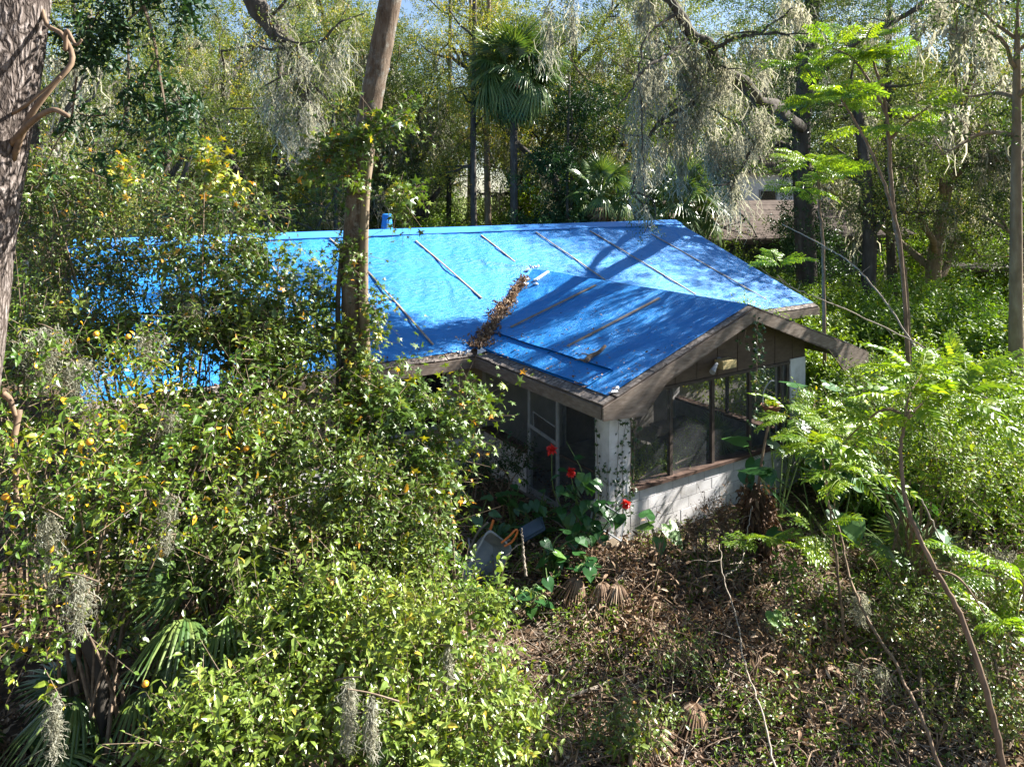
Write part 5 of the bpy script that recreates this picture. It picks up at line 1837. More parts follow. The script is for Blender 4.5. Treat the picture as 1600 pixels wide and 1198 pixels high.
# ------------------------------------------------------------------ foreground left: citrus, vines, shrubs
shrub('citrus_tree', 'citrus tree with glossy yellowing leaves and a few oranges at the left edge', 'tree',
      [blob(110, 720, 7.6, .85, .8, .75), blob(40, 880, 7.0, .62, .6, .6), blob(250, 770, 7.9, .75, .7, .7), blob(340, 650, 8.8, .80, .7, .65), blob(170, 590, 8.6, .85, .8, .5), blob(60, 1000, 6.9, .45, .5, .5), blob(20, 620, 8.0, .7, .6, .8)],
      1150, 'oval', TO, 'citrus_leaf', .12, .34, 8, 300, 61, .5, .8, .35, 16, lambda P: .25 * np.exp(-((P[:, 0] + 4.6) ** 2 + (P[:, 2] - 2.4) ** 2) / .9), pop=.95)
citrus = [o for o in SC.objects if o.name == 'citrus_tree'][0]


def citrus_extras():
    rg = np.random.default_rng(2)
    def ball(r):
        a, b = np.meshgrid(np.arange(10) / 10 * 6.2832, np.linspace(-1.5, 1.5, 7), indexing='ij')
        V = np.stack([np.cos(a) * np.cos(b), np.sin(a) * np.cos(b), np.sin(b) * .94], -1) * r
        q = [(i * 7 + j, ((i + 1) % 10) * 7 + j, ((i + 1) % 10) * 7 + j + 1, i * 7 + j + 1) for i in range(10) for j in range(6)]
        return G().add(V.reshape(-1, 3), quads=q).mesh('orange', M['orange_fruit'], smooth=True)
    me = ball(1.0)
    for px, py, v, r in ((109, 778, 6.9, .032), (150, 522, 8.2, .034), (200, 526, 8.2, .032), (207, 600, 8.0, .030), (8, 776, 6.6, .032), (352, 796, 8.1, .026), (227, 1068, 6.5, .030), (385, 700, 8.6, .036), (140, 690, 7.0, .036)):
        p = A(px, py, v)
        place_part('orange', me, citrus, p, (1, 0, 0), UP, r)
    # trunk
    b = np.asarray(citrus.location)
    part('trunk', tube(G(), smooth_path([b - (0, 0, .3), b + (.05, 0, .8), A(95, 900, 7.6), A(130, 720, 7.9)], 20), np.linspace(.09, .05, 20), 8), 'grey_bark', citrus, smooth=True)
    for pts in ([A(30, 640, 7.4), A(22, 690, 7.3), A(28, 720, 7.2), A(24, 760, 7.2), A(34, 820, 7.2)], [A(5, 615, 7.3), A(16, 625, 7.3), A(24, 650, 7.3)]):
        part('limb', tube(G(), smooth_path(pts, 16), np.linspace(.035, .022, 16), 7), 'brown_stem', citrus, smooth=True)


citrus_extras()

shrub('vine_thicket', 'tangled small leaved vine thicket filling the left middle in front of the roof', 'vine',
      [blob(310, 560, 10.2, .95, .8, .8), blob(430, 640, 10.0, .9, .8, .9), blob(520, 770, 9.6, .9, .8, .9), blob(400, 800, 9.2, .9, .8, .9), blob(300, 700, 9.6, .8, .8, .8), blob(560, 900, 9.2, .7, .7, .7), blob(260, 900, 8.6, .8, .7, .7), blob(440, 950, 8.4, .8, .7, .6), blob(640, 850, 9.6, .55, .5, .55), blob(190, 850, 8.9, .6, .5, .6), blob(120, 750, 9.2, .6, .5, .6), blob(350, 830, 8.4, .5, .5, .5), blob(200, 540, 9.8, .6, .5, .5), blob(320, 500, 10.2, .6, .5, .45), blob(420, 530, 10.2, .55, .5, .5), blob(110, 520, 9.6, .6, .5, .5), blob(480, 600, 10, .5, .5, .5)],
      5000, 'oval', TO, 'vine_leaf', .128, .34, 8, 300, 62, .55, .8, .3, 30, lambda P: .15 * np.sin(P[:, 0] * 3.3 + P[:, 2] * 2), pop=.96)
shrub('vine_thicket', 'dark shaded vine thicket at the far left between the oak trunk and the citrus tree', 'vine',
      [blob(60, 430, 10.5, .8, .8, .7), blob(150, 470, 11, .8, .7, .6), blob(-20, 520, 9.5, .9, .8, .9), blob(20, 350, 11, .7, .6, .5)],
      1000, 'oval', TO, 'vine_leaf', .085, .32, 8, 120, 63, .5, .8, .2, 16)
shrub('privet_bush', 'bright glossy light green bush filling the lower left foreground', 'bush',
      [blob(420, 1140, 6.7, .85, .6, .62), blob(620, 1110, 6.9, .85, .6, .66), blob(560, 985, 7.5, .72, .6, .5), blob(725, 1000, 7.7, .48, .45, .42), blob(770, 1120, 7.1, .42, .45, .42), blob(450, 1010, 7.4, .6, .55, .45), blob(330, 1180, 6.4, .55, .5, .5), blob(680, 1200, 6.6, .7, .5, .5)],
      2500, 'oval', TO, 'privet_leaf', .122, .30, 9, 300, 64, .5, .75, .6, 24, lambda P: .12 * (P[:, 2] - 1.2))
gum = shrub('sweetgum_sapling', 'lobed leaved sapling around the foot of the leaning trunk, leaves turning yellow', 'tree',
      [blob(590, 680, 10.4, .8, .6, .8), blob(660, 740, 10.5, .55, .5, .6), blob(560, 800, 10.3, .6, .5, .6), blob(690, 660, 10.6, .42, .4, .42), blob(620, 610, 10.6, .42, .4, .3), blob(740, 640, 10.8, .30, .3, .22), blob(730, 700, 10.7, .28, .3, .2), blob(640, 850, 10, .5, .4, .5)],
      950, 'lobed', TL, 'gum_leaf', .18, .40, 6, 260, 65, .55, .75, .25, 16, pop=.93)
shrub('sweetgum_sapling', 'lobed leaved sapling with dense dark foliage in front of the left half of the roof', 'tree',
      [blob(420, 440, 11.2, .8, .5, .55), blob(350, 400, 11.4, .55, .5, .45), blob(470, 500, 11, .6, .5, .5), blob(400, 540, 10.8, .6, .5, .5), blob(440, 370, 11.4, .4, .4, .3)],
      820, 'lobed', TL, 'gum_leaf', .18, .40, 6, 160, 66, .5, .75, .2, 14, lambda P: -.15 + 0 * P[:, 0], pop=.94)
shrub('climbing_vine', 'lobed leaved vine sprays crossing the leaning trunk above the ridge', 'vine',
      [blob(600, 200, 10.7, .22, .2, .12), blob(640, 178, 10.8, .22, .2, .10), blob(565, 215, 10.6, .2, .2, .1), blob(520, 235, 10.7, .25, .2, .12), blob(495, 262, 10.8, .18, .2, .1), blob(635, 300, 10.6, .22, .2, .10), blob(545, 275, 10.6, .2, .2, .12)],
      300, 'lobed', TL, 'gum_leaf', .17, .30, 5, 220, 67, .2, .8, -.1, 0, pop=.95)
shrub('climbing_vine', 'ragged vine on the leaning trunk at the level of the roof slope', 'vine',
      [blob(540, 400, 10.7, .16, .2, .3), blob(580, 480, 10.6, .14, .2, .25), blob(532, 520, 10.7, .18, .2, .35), blob(588, 520, 10.6, .14, .2, .14), blob(560, 570, 10.6, .2, .2, .2)],
      190, 'lobed', TL, 'gum_leaf', .14, .26, 5, 140, 68, .3, .8, -.1, 0, pop=.93)
shrub('vine_thicket', 'tall loose dark foliage veiling the left end of the roof', 'vine',
      [blob(130, 330, 11, .5, .5, .45), blob(215, 300, 11.5, .5, .5, .4), blob(50, 290, 10.5, .45, .5, .5), blob(300, 330, 11.6, .5, .5, .35), blob(185, 420, 10.9, .45, .4, .35), blob(265, 400, 10.9, .45, .4, .35), blob(240, 480, 10.6, .5, .4, .35), blob(400, 320, 11.6, .4, .4, .25), blob(330, 480, 10.8, .45, .4, .3), blob(150, 520, 10.2, .5, .4, .35), blob(420, 560, 10.6, .45, .4, .35), blob(120, 400, 10.8, .45, .4, .35), blob(350, 400, 11.2, .45, .4, .3), blob(460, 470, 10.9, .4, .4, .35)],
      2100, 'oval', TO, 'vine_leaf', .125, .40, 7, 200, 78, .4, .8, .1, 22, lambda P: -.12 + 0 * P[:, 0], pop=.955)
shrub('yellow_vine', 'yellow leaved vine runner hanging diagonally at the upper left', 'vine',
      [blob(318, 245, 10.8, .2, .15, .14), blob(340, 268, 10.8, .2, .15, .12), blob(365, 292, 10.8, .18, .15, .1), blob(190, 262, 10.8, .25, .15, .18)],
      60, 'lobed', TL, 'gum_leaf', .18, .26, 6, 120, 69, .2, .8, -.1, 1, lambda P: .30 + 0 * P[:, 0], pop=.8)


def hanging_laurel():
    rg = np.random.default_rng(14)
    v = 7.6
    base = A(200, -120, v)
    t = thing('laurel_bough', 'dark glossy leaved bough drooping from above at the upper left', 'tree bough', tuple(base))
    lines = [[A(180, -120, v), A(215, -20, v), A(240, 60, v - .1), A(252, 130, v - .15), A(262, 190, v - .2), A(268, 250, v - .2)],
             [A(200, -80, v), A(170, -10, v), A(140, 40, v - .2), A(110, 60, v - .3)],
             [A(215, -30, v), A(280, -10, v + .1), A(295, 20, v)],
             [A(225, 10, v), A(180, 50, v), A(150, 80, v), A(160, 100, v)],
             [A(245, 90, v), A(225, 130, v), A(232, 190, v)], [A(250, 120, v), A(278, 150, v), A(290, 190, v - .1)],
             [A(200, 60, v), A(200, 150, v), A(185, 210, v), A(168, 250, v)], [A(165, 180, v), A(130, 180, v), A(105, 160, v)],
             [A(180, -20, v), A(230, -30, v), A(250, 10, v + .2)], [A(120, 120, v), A(110, 190, v), A(90, 220, v), A(60, 280, v)]]
    g = G()
    Ps, Ds = [], []
    for k, l in enumerate(lines):
        W = smooth_path(l, 22)
        tube(g, W, np.linspace(.022 if k == 0 else .012, .004, 22), 5)
        m = 60 if k < 4 else (32 if k < 7 else 12)
        i = rg.integers(3, 22, m)
        Ps.append(W[i] + rg.normal(0, .10, (m, 3)))
        Ds.append(nrm(rg.normal(0, .7, (m, 3)) + (0, 0, -.5)))
    part('stems', g, 'twig', t)
    P, D = np.vstack(Ps), np.vstack(Ds)
    ar = sprig_arrays(P, D, .26 * rg.uniform(.6, 1.2, len(P)), 8, .125, np.clip(rg.normal(.3, .2, len(P)), 0, .8), .35, .5, .8, rg, .1)
    leaves(t, 'narrow', T_oval(.36, .07, .2), 'dark_leaf', ar, 200)


hanging_laurel()


# moss festoons close to the camera: each hangs on its own twig
def festoons():
    L = [(70, 510, 8.4, .30, .62, 'pale moss mop on a twig at the left, above the citrus leaves'), (125, 560, 8.3, .34, .50, 'broad tangled moss mass left of the blue roof patches'), (78, 800, 7.0, .13, .62, 'thin moss tassel below the oranges at the left'),
         (262, 770, 7.7, .12, .50, 'grey moss tassel hanging in the middle of the vine thicket'), (232, 520, 8.8, .22, .40, 'moss caught on twigs over the blue roof at the left'), (125, 900, 6.7, .14, .42, 'ragged moss in the shadow under the citrus tree'),
         (262, 640, 8.4, .16, .34, 'small moss clump on a bare twig among vines'), (545, 1060, 6.0, .06, .46, 'pale moss tassel in the bright foreground bush'), (580, 1085, 6.0, .04, .40, 'second thinner moss wisp beside the pale tassel in the bright bush'), (700, 1010, 7.2, .05, .3, 'short moss wisp on the right shoulder of the bright bush'),
         (85, 1080, 6.5, .06, .5, 'thin string of moss at the lower left over the palmetto'), (1340, 1040, 8.6, .16, .62, 'grey moss tassel on the bent stem at the lower right, left lobe'), (1376, 1040, 8.55, .15, .75, 'longer grey moss tassel on the bent stem at the lower right, right lobe'),
         (1345, 925, 9.0, .10, .30, 'thin moss strand on the bent stem above the big tassels'), (1570, 860, 9.6, .30, .40, 'greyish moss heap on a bush at the right edge'), (300, 470, 10, .2, .6, 'moss veil in front of the left roof slope'), (410, 500, 10.3, .12, .5, 'moss strand beside the dense lobed sapling'),
         (815, 620, 99, 0, 0, '')]
    for k, (px, py, v, w, h, lab) in enumerate(L):
        if v > 50:
            continue
        p = A(px, py, v)
        t = thing('spanish_moss', lab, 'moss', tuple(p))
        g = G()
        tangle(g, p, w, h * 1.25, int(110 + 480 * w), np.random.default_rng(100 + k), .006 + .0006 * v)
        part('strands', g, 'moss', t, True)
        d = np.array([random.uniform(-.4, .4), random.uniform(-.2, .2), random.uniform(.02, .2)])
        part('twig', tube(G(), smooth_path([p - d * .6, p + (0, 0, .012), p + d * .5], 8), np.linspace(.010, .005, 8), 5), 'twig', t)


festoons()


# ------------------------------------------------------------------ palmettos
def palmetto(label, px, v, n, size, seed, z=0, el=(.2, 1.2), mesh=None):
    rg = np.random.default_rng(seed)
    b = np.array(at_ground(px, v, z))
    t = thing('palmetto', label, 'palmetto', tuple(b))
    for k in range(n):
        e = rg.uniform(*el)
        az = k * 2.4 + rg.normal(0, .3)
        d = np.array([math.cos(az) * math.cos(e), math.sin(az) * math.cos(e), math.sin(e)])
        N = np.array([-math.cos(az) * math.sin(e), -math.sin(az) * math.sin(e), math.cos(e)]) + rg.normal(0, .2, 3)
        place_part('frond', (mesh or FANS)[k % len(mesh or FANS)], t, b + d * .05, d, N, size * rg.uniform(.8, 1.15))
    return t


palmetto('dark palmetto clump in the bottom left corner', -5, 7.3, 7, .46, 1, .0, (.1, .7))
palmetto('palmetto fronds half buried in shade below the citrus tree', 175, 8.3, 7, .55, 2, .3, (.1, .8))
palmetto('palmetto blades showing through the vine thicket', 330, 8.4, 7, .60, 3, .9)
palmetto('small palmetto at the foot of the bright bush', 420, 7.6, 6, .5, 4, .1)
palmetto('blue grey palmetto on the ground right of the elephant ears', 1430, 11.2, 7, .50, 5, .0)
pp = H(3.9, -3.05, .55)
palmetto('dark fan palm growing inside the porch against the right gable screens', 800 + pp[0] / pp[1] * F_PX, pp[1], 9, .42, 6, .55)
palmetto('dried fan palm leaf lying at the bottom edge right of the bright bush', 905, 7.75, 3, .55, 7, .05, (.05, .25), DEADFAN)


# ------------------------------------------------------------------ feathery saplings
def pinnate_mesh(seed, mat, pairs=9, bip=False, droop=.35, lw=.34):
    """compound leaf one unit long"""
    rg = np.random.default_rng(seed)
    g = G()
    s = np.linspace(0, 1, 12)
    path = np.stack([s, 0 * s, .12 * np.sin(s * 1.6) - droop * s ** 2.2], -1)
    tube(g, path, np.linspace(.008, .003, 12), 4, rnd=.8)
    def at(u):
        return np.array([np.interp(u, s, path[:, k]) for k in range(3)])
    P, X, N, S, r = [], [], [], [], []
    for k in range(pairs):
        u = .16 + .8 * k / (pairs - 1)
        for sg in (-1, 1):
            d = np.array([.45 + .3 * u, sg * .8, -.15 - .3 * rg.random()])
            ln = lw * (1 - .55 * abs(u - .42)) * rg.uniform(.85, 1.1)
            if not bip:
                P.append(at(u)); X.append(d); N.append(UP + rg.normal(0, .22, 3)); S.append(ln); r.append(rg.uniform(.15, .85))
            else:
                q = nrm(d)
                bp = at(u)
                tube(g, np.array([bp, bp + q * ln * .5, bp + q * ln]), .004, 3, rnd=.8)
                m = 4
                for j in range(m):
                    for h in (-1, 1):
                        c = bp + q * ln * (.25 + .75 * j / (m - 1))
                        side = np.array([-q[1], q[0], 0]) * h
                        P.append(c); X.append(q * .6 + side * .8 + (0, 0, -.2)); N.append(UP + rg.normal(0, .25, 3)); S.append(ln * .42); r.append(rg.uniform(.15, .85))
    P.append(at(1)); X.append(np.array([1, 0, -.5])); N.append(UP); S.append(lw * .8); r.append(.5)
    scatter(g, T_oval(.36, .06, .18), np.array(P), np.array(X), np.array(N), np.array(S), np.array(r))
    return g.mesh('frond', M[mat])


PIN = [pinnate_mesh(1, 'lime_leaf'), pinnate_mesh(2, 'lime_leaf', 10, False, .5), pinnate_mesh(3, 'lime_leaf', 8, True, .3, .42), pinnate_mesh(4, 'lime_leaf', 9, True, .45, .42), pinnate_mesh(5, 'bush_leaf', 9, False, .75), pinnate_mesh(6, 'lime_leaf', 7, False, .6)]


def feather_sapling(name, label, trunk, rad, crowns, seed, fl, which=(0, 1, 2, 3), mat='brown_stem', branches=()):
    rg = np.random.default_rng(seed)
    t = thing(name, label, 'sapling', tuple(np.asarray(trunk[0]) + (0, 0, 0)))
    W = smooth_path(trunk, 46)
    W[1:-1] += rg.normal(0, .006, (44, 3))
    part('trunk', tube(G(), W, np.linspace(rad, rad * .45, 46), 8), mat, t, smooth=True)
    for b in branches:
        part('branch', tube(G(), smooth_path(b, 16), np.linspace(rad * .5, rad * .2, 16), 6), mat, t, smooth=True)
    k = 0
    for c, r, n, src in crowns:
        c = np.asarray(c, float)
        for i in range(n):
            az = k * 2.4 + rg.normal(0, .3)
            e = rg.uniform(-.15, .8)
            d = np.array([math.cos(az) * math.cos(e), math.sin(az) * math.cos(e), math.sin(e)])
            p = c + d * r * rg.uniform(.05, .5) * (1, 1, .6)
            N = UP - d * .5 + rg.normal(0, .28, 3)
            place_part('frond', PIN[which[k % len(which)]], t, p, d, N, fl * rg.uniform(.7, 1.15))
            k += 1
    return t


V0 = 7.6
feather_sapling('feathery_sapling', 'bright feathery leaved sapling on a long bent stem at the right', [A(1570, 1210, 7.3), A(1545, 1090, 7.4), A(1500, 960, 7.6), A(1462, 890, 7.7), A(1420, 800, 7.9), A(1408, 720, 8.1), A(1412, 670, 8.2), A(1422, 640, 8.3)], .035,
                [(A(1425, 625, 8.3), .45, 16, 0), (A(1440, 585, 8.6), .4, 14, 0), (A(1370, 660, 8.6), .45, 14, 0), (A(1490, 620, 8.4), .45, 14, 0), (A(1510, 580, 8.8), .4, 12, 0), (A(1320, 690, 9.2), .4, 12, 0), (A(1540, 640, 8.6), .35, 8, 0)], 31, .48, (0, 1, 4, 5, 0, 2), 'brown_stem',
                [[A(1420, 650, 8.3), A(1380, 640, 8.5), A(1340, 670, 8.8), A(1320, 690, 9.2)], [A(1418, 655, 8.25), A(1450, 620, 8.4), A(1485, 590, 8.6)], [A(1462, 890, 7.7), A(1500, 905, 7.5), A(1540, 960, 7.5)], [A(1412, 670, 8.2), A(1420, 620, 8.4), A(1440, 585, 8.6)]])
feather_sapling('feathery_sapling', 'low feathery sapling in front of the elephant ears beside the porch', [at_ground(1325, 9.2), A(1300, 820, 9.6), A(1290, 760, 9.8), A(1284, 690, 10)], .02,
                [(A(1284, 690, 10), .4, 10, 0), (A(1240, 650, 10.5), .4, 8, 0), (A(1330, 740, 9.6), .4, 8, 0), (A(1270, 830, 9.4), .3, 5, 0)], 32, .46, (2, 3, 5, 4))
feather_sapling('feathery_sapling', 'feathery seedling cut by the right edge low in the picture', [at_ground(1610, 8.2), A(1600, 930, 8.4), A(1590, 880, 8.5)], .014,
                [(A(1590, 990, 8.3), .3, 6, 0), (A(1570, 900, 8.5), .3, 6, 0)], 33, .6, (3, 2, 1))
feather_sapling('feathery_sapling', 'light green fern like seedlings below the dead pillar, right of the white wall', [at_ground(1235, 9.9), A(1240, 870, 10.2), A(1235, 850, 10.2)], .012, [(A(1235, 852, 10.2), .15, 4, 0), (A(1190, 850, 10.4), .1, 2, 0)], 34, .5, (3, 2))
va = 15.5
feather_sapling('slender_sapling', 'tall slender sapling with feathery lime tufts rising beside the mossy limb at the right', [at_ground(1425, va), A(1416, 480, va), A(1408, 400, va), A(1396, 330, va), A(1390, 250, va), A(1385, 180, va), A(1378, 130, va)], .07,
                [(A(1330, 100, va), .6, 8, 0), (A(1300, 75, va), .6, 7, 0), (A(1370, 90, va), .6, 6, 0), (A(1255, 100, va), .5, 5, 0), (A(1350, 66, va), .5, 5, 0), (A(1400, 195, va), .4, 5, 0), (A(1450, 170, va), .6, 7, 0), (A(1360, 195, va), .4, 3, 0)], 35, .62, (2, 3), 'brown_stem',
                [[A(1385, 180, va), A(1360, 130, va), A(1330, 90, va), A(1300, 75, va)], [A(1388, 220, va), A(1420, 190, va), A(1455, 165, va)], [A(1380, 140, va), A(1366, 100, va), A(1372, 70, va)]])
vb = 14.6
feather_sapling('slender_sapling', 'slender sapling leaning left with lime leaves beside the taller one', [at_ground(1430, vb), A(1410, 420, vb), A(1392, 320, vb), A(1362, 240, vb), A(1330, 180, vb), A(1310, 150, vb)], .045,
                [(A(1300, 150, vb), .5, 9, 0), (A(1275, 160, vb), .4, 6, 0), (A(1330, 160, vb), .4, 5, 0)], 36, .66, (2, 3))
vc = 17
feather_sapling('slender_sapling', 'short leafy sapling with lime foliage in front of the brown roofed house', [at_ground(1290, vc), A(1286, 400, vc), A(1280, 320, vc), A(1278, 270, vc)], .05,
                [(A(1270, 255, vc), .6, 11, 0), (A(1300, 275, vc), .5, 9, 0), (A(1255, 295, vc), .4, 5, 0), (A(1215, 412, vc), .3, 5, 0)], 37, .6, (2, 3))


# bare bent stems crossing the lower right
def bare_stem(label, pts, r, seed, tw=3, mat='brown_stem'):
    rg = np.random.default_rng(seed)
    W = smooth_path(pts, 40)
    W[1:-1] += rg.normal(0, .008, (38, 3))
    t = thing('bare_stem', label, 'stem', tuple(W[0]))
    part('stem', tube(G(), W, np.linspace(r, r * .5, 40), 7), mat, t, smooth=True)
    for k in range(tw):
        s = W[rg.integers(8, 38)]
        Q = walk(s, (rg.normal(0, .8), rg.normal(0, .5), rg.normal(.2, .5)), rg.uniform(.2, .6), 6, .25, 0, rg)
        part('twig', tube(G(), Q, np.linspace(r * .4, r * .15, 7), 5), mat, t)


bare_stem('long bare stem bending from the bottom edge up past the moss tassels', [A(1475, 1215, 7.3), A(1440, 1120, 7.6), A(1400, 1040, 8.1), A(1352, 960, 8.7), A(1328, 900, 9.2), A(1312, 830, 9.6), A(1292, 770, 9.9), A(1300, 700, 10)], .021, 1, 5)
bare_stem('thin pale stem wandering up the brown slope left of centre right', [A(1215, 1210, 7.3), A(1190, 1110, 7.8), A(1165, 1040, 8.4), A(1150, 960, 9.2), A(1130, 900, 9.8), A(1124, 850, 10.2)], .012, 2, 4, 'pale_twig')
bare_stem('pale stick leaning from the brown heap to the dead pillar', [A(1130, 900, 9.9), A(1158, 880, 10.4), A(1166, 840, 10.8), A(1175, 790, 11.2)], .011, 3, 2, 'pale_twig')
bare_stem('bare arching stem over the bushes right of the porch roof', [A(1560, 640, 12), A(1470, 560, 12.5), A(1400, 520, 13), A(1290, 470, 13), A(1240, 450, 13.2), A(1214, 430, 13.2)], .016, 4, 7, 'pale_twig')
bare_stem('bare straight stem rising left across the bushes at the right', [A(1440, 560, 14), A(1390, 480, 14.5), A(1340, 420, 15), A(1290, 385, 15.5), A(1222, 350, 16)], .02, 5, 3, 'pale_twig')
bare_stem('thin stem at the bottom right corner behind the feathery stem', [A(1440, 780, 9), A(1480, 860, 8.9), A(1540, 960, 8.6), A(1600, 1010, 8.3)], .010, 6, 3, 'pale_twig')
bare_stem('pale upright stem among the clutter beside the tub', [A(822, 900, 10.6), A(818, 860, 10.7), A(815, 825, 10.8)], .022, 7, 1, 'pale_twig')
bare_stem('drooping bare stem in front of the window beside the lobed sapling', [A(690, 800, 10.6), A(683, 750, 10.7), A(688, 700, 10.8), A(700, 660, 10.9)], .012, 8, 3, 'pale_twig')


# ------------------------------------------------------------------ elephant ears and other big leaved plants
HEART = {}


def heart(tone, mat='taro_leaf'):
    return leaf_mesh('heart', TH, mat, tone)


def taro(label, base, lv, seed, name='elephant_ear', mat='taro_leaf', cat='plant'):
    rg = np.random.default_rng(seed)
    b = np.asarray(base, float)
    t = thing(name, label, cat, tuple(b))
    for px, py, v, s, yaw, pitch, tone in lv:
        p = A(px, py, v)
        d = np.array([math.cos(yaw) * math.cos(pitch), math.sin(yaw) * math.cos(pitch), math.sin(pitch)])
        N = np.array([-math.cos(yaw) * math.sin(pitch), -math.sin(yaw) * math.sin(pitch), math.cos(pitch)]) + rg.normal(0, .1, 3)
        place_part('leaf', heart(tone, mat), t, p, d, N, s)
        W = smooth_path([b + rg.normal(0, .03, 3) * (1, 1, 0), b * .5 + p * .5 + (0, 0, .15), p + d * s * .02], 9)
        part('stalk', tube(G(), W, np.linspace(.014, .007, 9), 6), 'green_stem', t)
    return t


taro('elephant ear plant with a huge dark leaf right of the white wall', at_ground(1275, 11.5, 0),
     [(1212, 775, 11.2, .80, -.1, -.75, .35), (1195, 735, 11.5, .50, 2.4, -.2, .3), (1250, 730, 11.4, .46, .6, -.3, .5), (1300, 800, 11.3, .48, -.6, -.7, .45), (1215, 830, 11.2, .3, 3.4, -.4, .55), (1330, 760, 11.8, .4, .8, .1, .6)], 1)
taro('elephant ear plant with drooping leaves right of the bent stem', at_ground(1420, 11.0, 0),
     [(1405, 780, 10.8, .52, -.5, -.9, .4), (1440, 775, 10.9, .45, .2, -.8, .5), (1330, 810, 10.9, .42, -1.7, -.8, .85), (1370, 850, 10.6, .42, -.4, -.6, .5), (1470, 830, 10.8, .4, -.8, -.7, .35), (1520, 800, 11, .4, .3, -.5, .3), (1380, 770, 11.2, .36, 1.2, -.2, .6)], 2)
taro('small bright elephant ear at the foot of the white wall', at_ground(1025, 11.8, 0),
     [(1045, 822, 11.6, .40, -.8, -.8, .9), (1018, 820, 11.6, .30, 2.8, -.3, .95), (1030, 842, 11.5, .26, -1.6, -.7, .8), (1010, 808, 11.7, .30, 1.2, .1, .3)], 3)
taro('single lime green heart leaf on the brown litter', at_ground(1210, 9.3, 0), [(1208, 958, 9.2, .24, -1.4, -.5, 1.0), (1220, 965, 9.2, .2, -.2, -.4, .95)], 4)
taro('broad leaves catching light in front of the right gable screen', at_ground(1215, 12.4, 0),
     [(1165, 690, 12.4, .42, 2.6, .0, .75), (1200, 650, 12.6, .40, .4, .1, .5), (1180, 720, 12.2, .36, -2.2, -.6, .6), (1230, 600, 12.8, .45, .3, -.1, .4), (1205, 690, 12.4, .34, -.9, -.5, .5), (1255, 610, 12.8, .40, -.3, -.4, .45), (1290, 600, 12.9, .42, -.2, -.3, .5), (1165, 740, 12.1, .30, -1.5, -.7, .5), (1250, 660, 12.4, .36, -.9, -.5, .4)], 5, 'broad_leaf_plant')
taro('low dark leaved plant left of the tub in the shade', at_ground(745, 11.9, 0), [(735, 790, 12, .26, .2, -.2, .3), (760, 780, 12, .24, 1.3, 0, .4), (715, 800, 11.9, .24, 3.0, -.3, .35), (745, 808, 11.8, .22, -1.2, -.5, .5), (768, 800, 11.9, .2, -.3, -.3, .45), (725, 775, 12.2, .22, 2.0, .1, .4)], 6, 'broad_leaf_plant')
taro('young broad leaved plant beside the lobed sapling, left of the tub', at_ground(700, 10.8, 0), [(700, 850, 10.7, .24, -.6, -.5, .6), (715, 870, 10.6, .26, -.4, -.8, .5), (690, 880, 10.6, .22, 2.6, -.4, .7), (700, 905, 10.5, .24, -1.5, -.6, .75), (682, 905, 10.5, .2, 3.0, -.5, .7), (730, 912, 10.4, .26, .1, -.4, .55), (645, 930, 10.0, .3, -1.2, -1.0, .9)], 7, 'broad_leaf_plant')
taro('straggling vine leaves around the tub and clutter', at_ground(850, 11.2, 0), [(850, 845, 11, .2, -.6, -.5, .45), (868, 862, 11, .2, -.3, -.4, .9), (835, 865, 11, .18, 2, -.4, .4), (905, 840, 11.2, .2, -.8, -.4, .5), (880, 830, 11.2, .22, .6, -.2, .35), (855, 905, 10.6, .2, -1.2, -.5, .4)], 8, 'broad_leaf_plant')


def nook():
    rg = np.random.default_rng(55)
    for k, (px, py, v, n, r, lab) in enumerate([(840, 800, 12.4, 22, .32, 'dark leafy weeds behind the tub below the porch door'), (780, 830, 11.9, 18, .28, 'dark leafy weeds at the rim of the tub'), (870, 870, 11.2, 22, .34, 'leafy weeds between the tub and the red flowered shrub'), (920, 880, 11.0, 18, .3, 'leafy weeds in front of the fallen screen'), (800, 780, 12.8, 16, .3, 'shaded leafy weeds at the foot of the wall below the door'), (830, 930, 10.4, 16, .3, 'leafy weeds right of the nose of the tub')]):
        lv = [(px + rg.normal(0, r * 42), py + rg.normal(0, r * 36), v + rg.normal(0, .15), rg.uniform(.10, .24), rg.uniform(0, 6.28), rg.uniform(-.9, .1), rg.uniform(.05, .75)) for i in range(n)]
        taro(lab, at_ground(px, v, 0), lv, 200 + k, 'broad_leaf_plant')


nook()


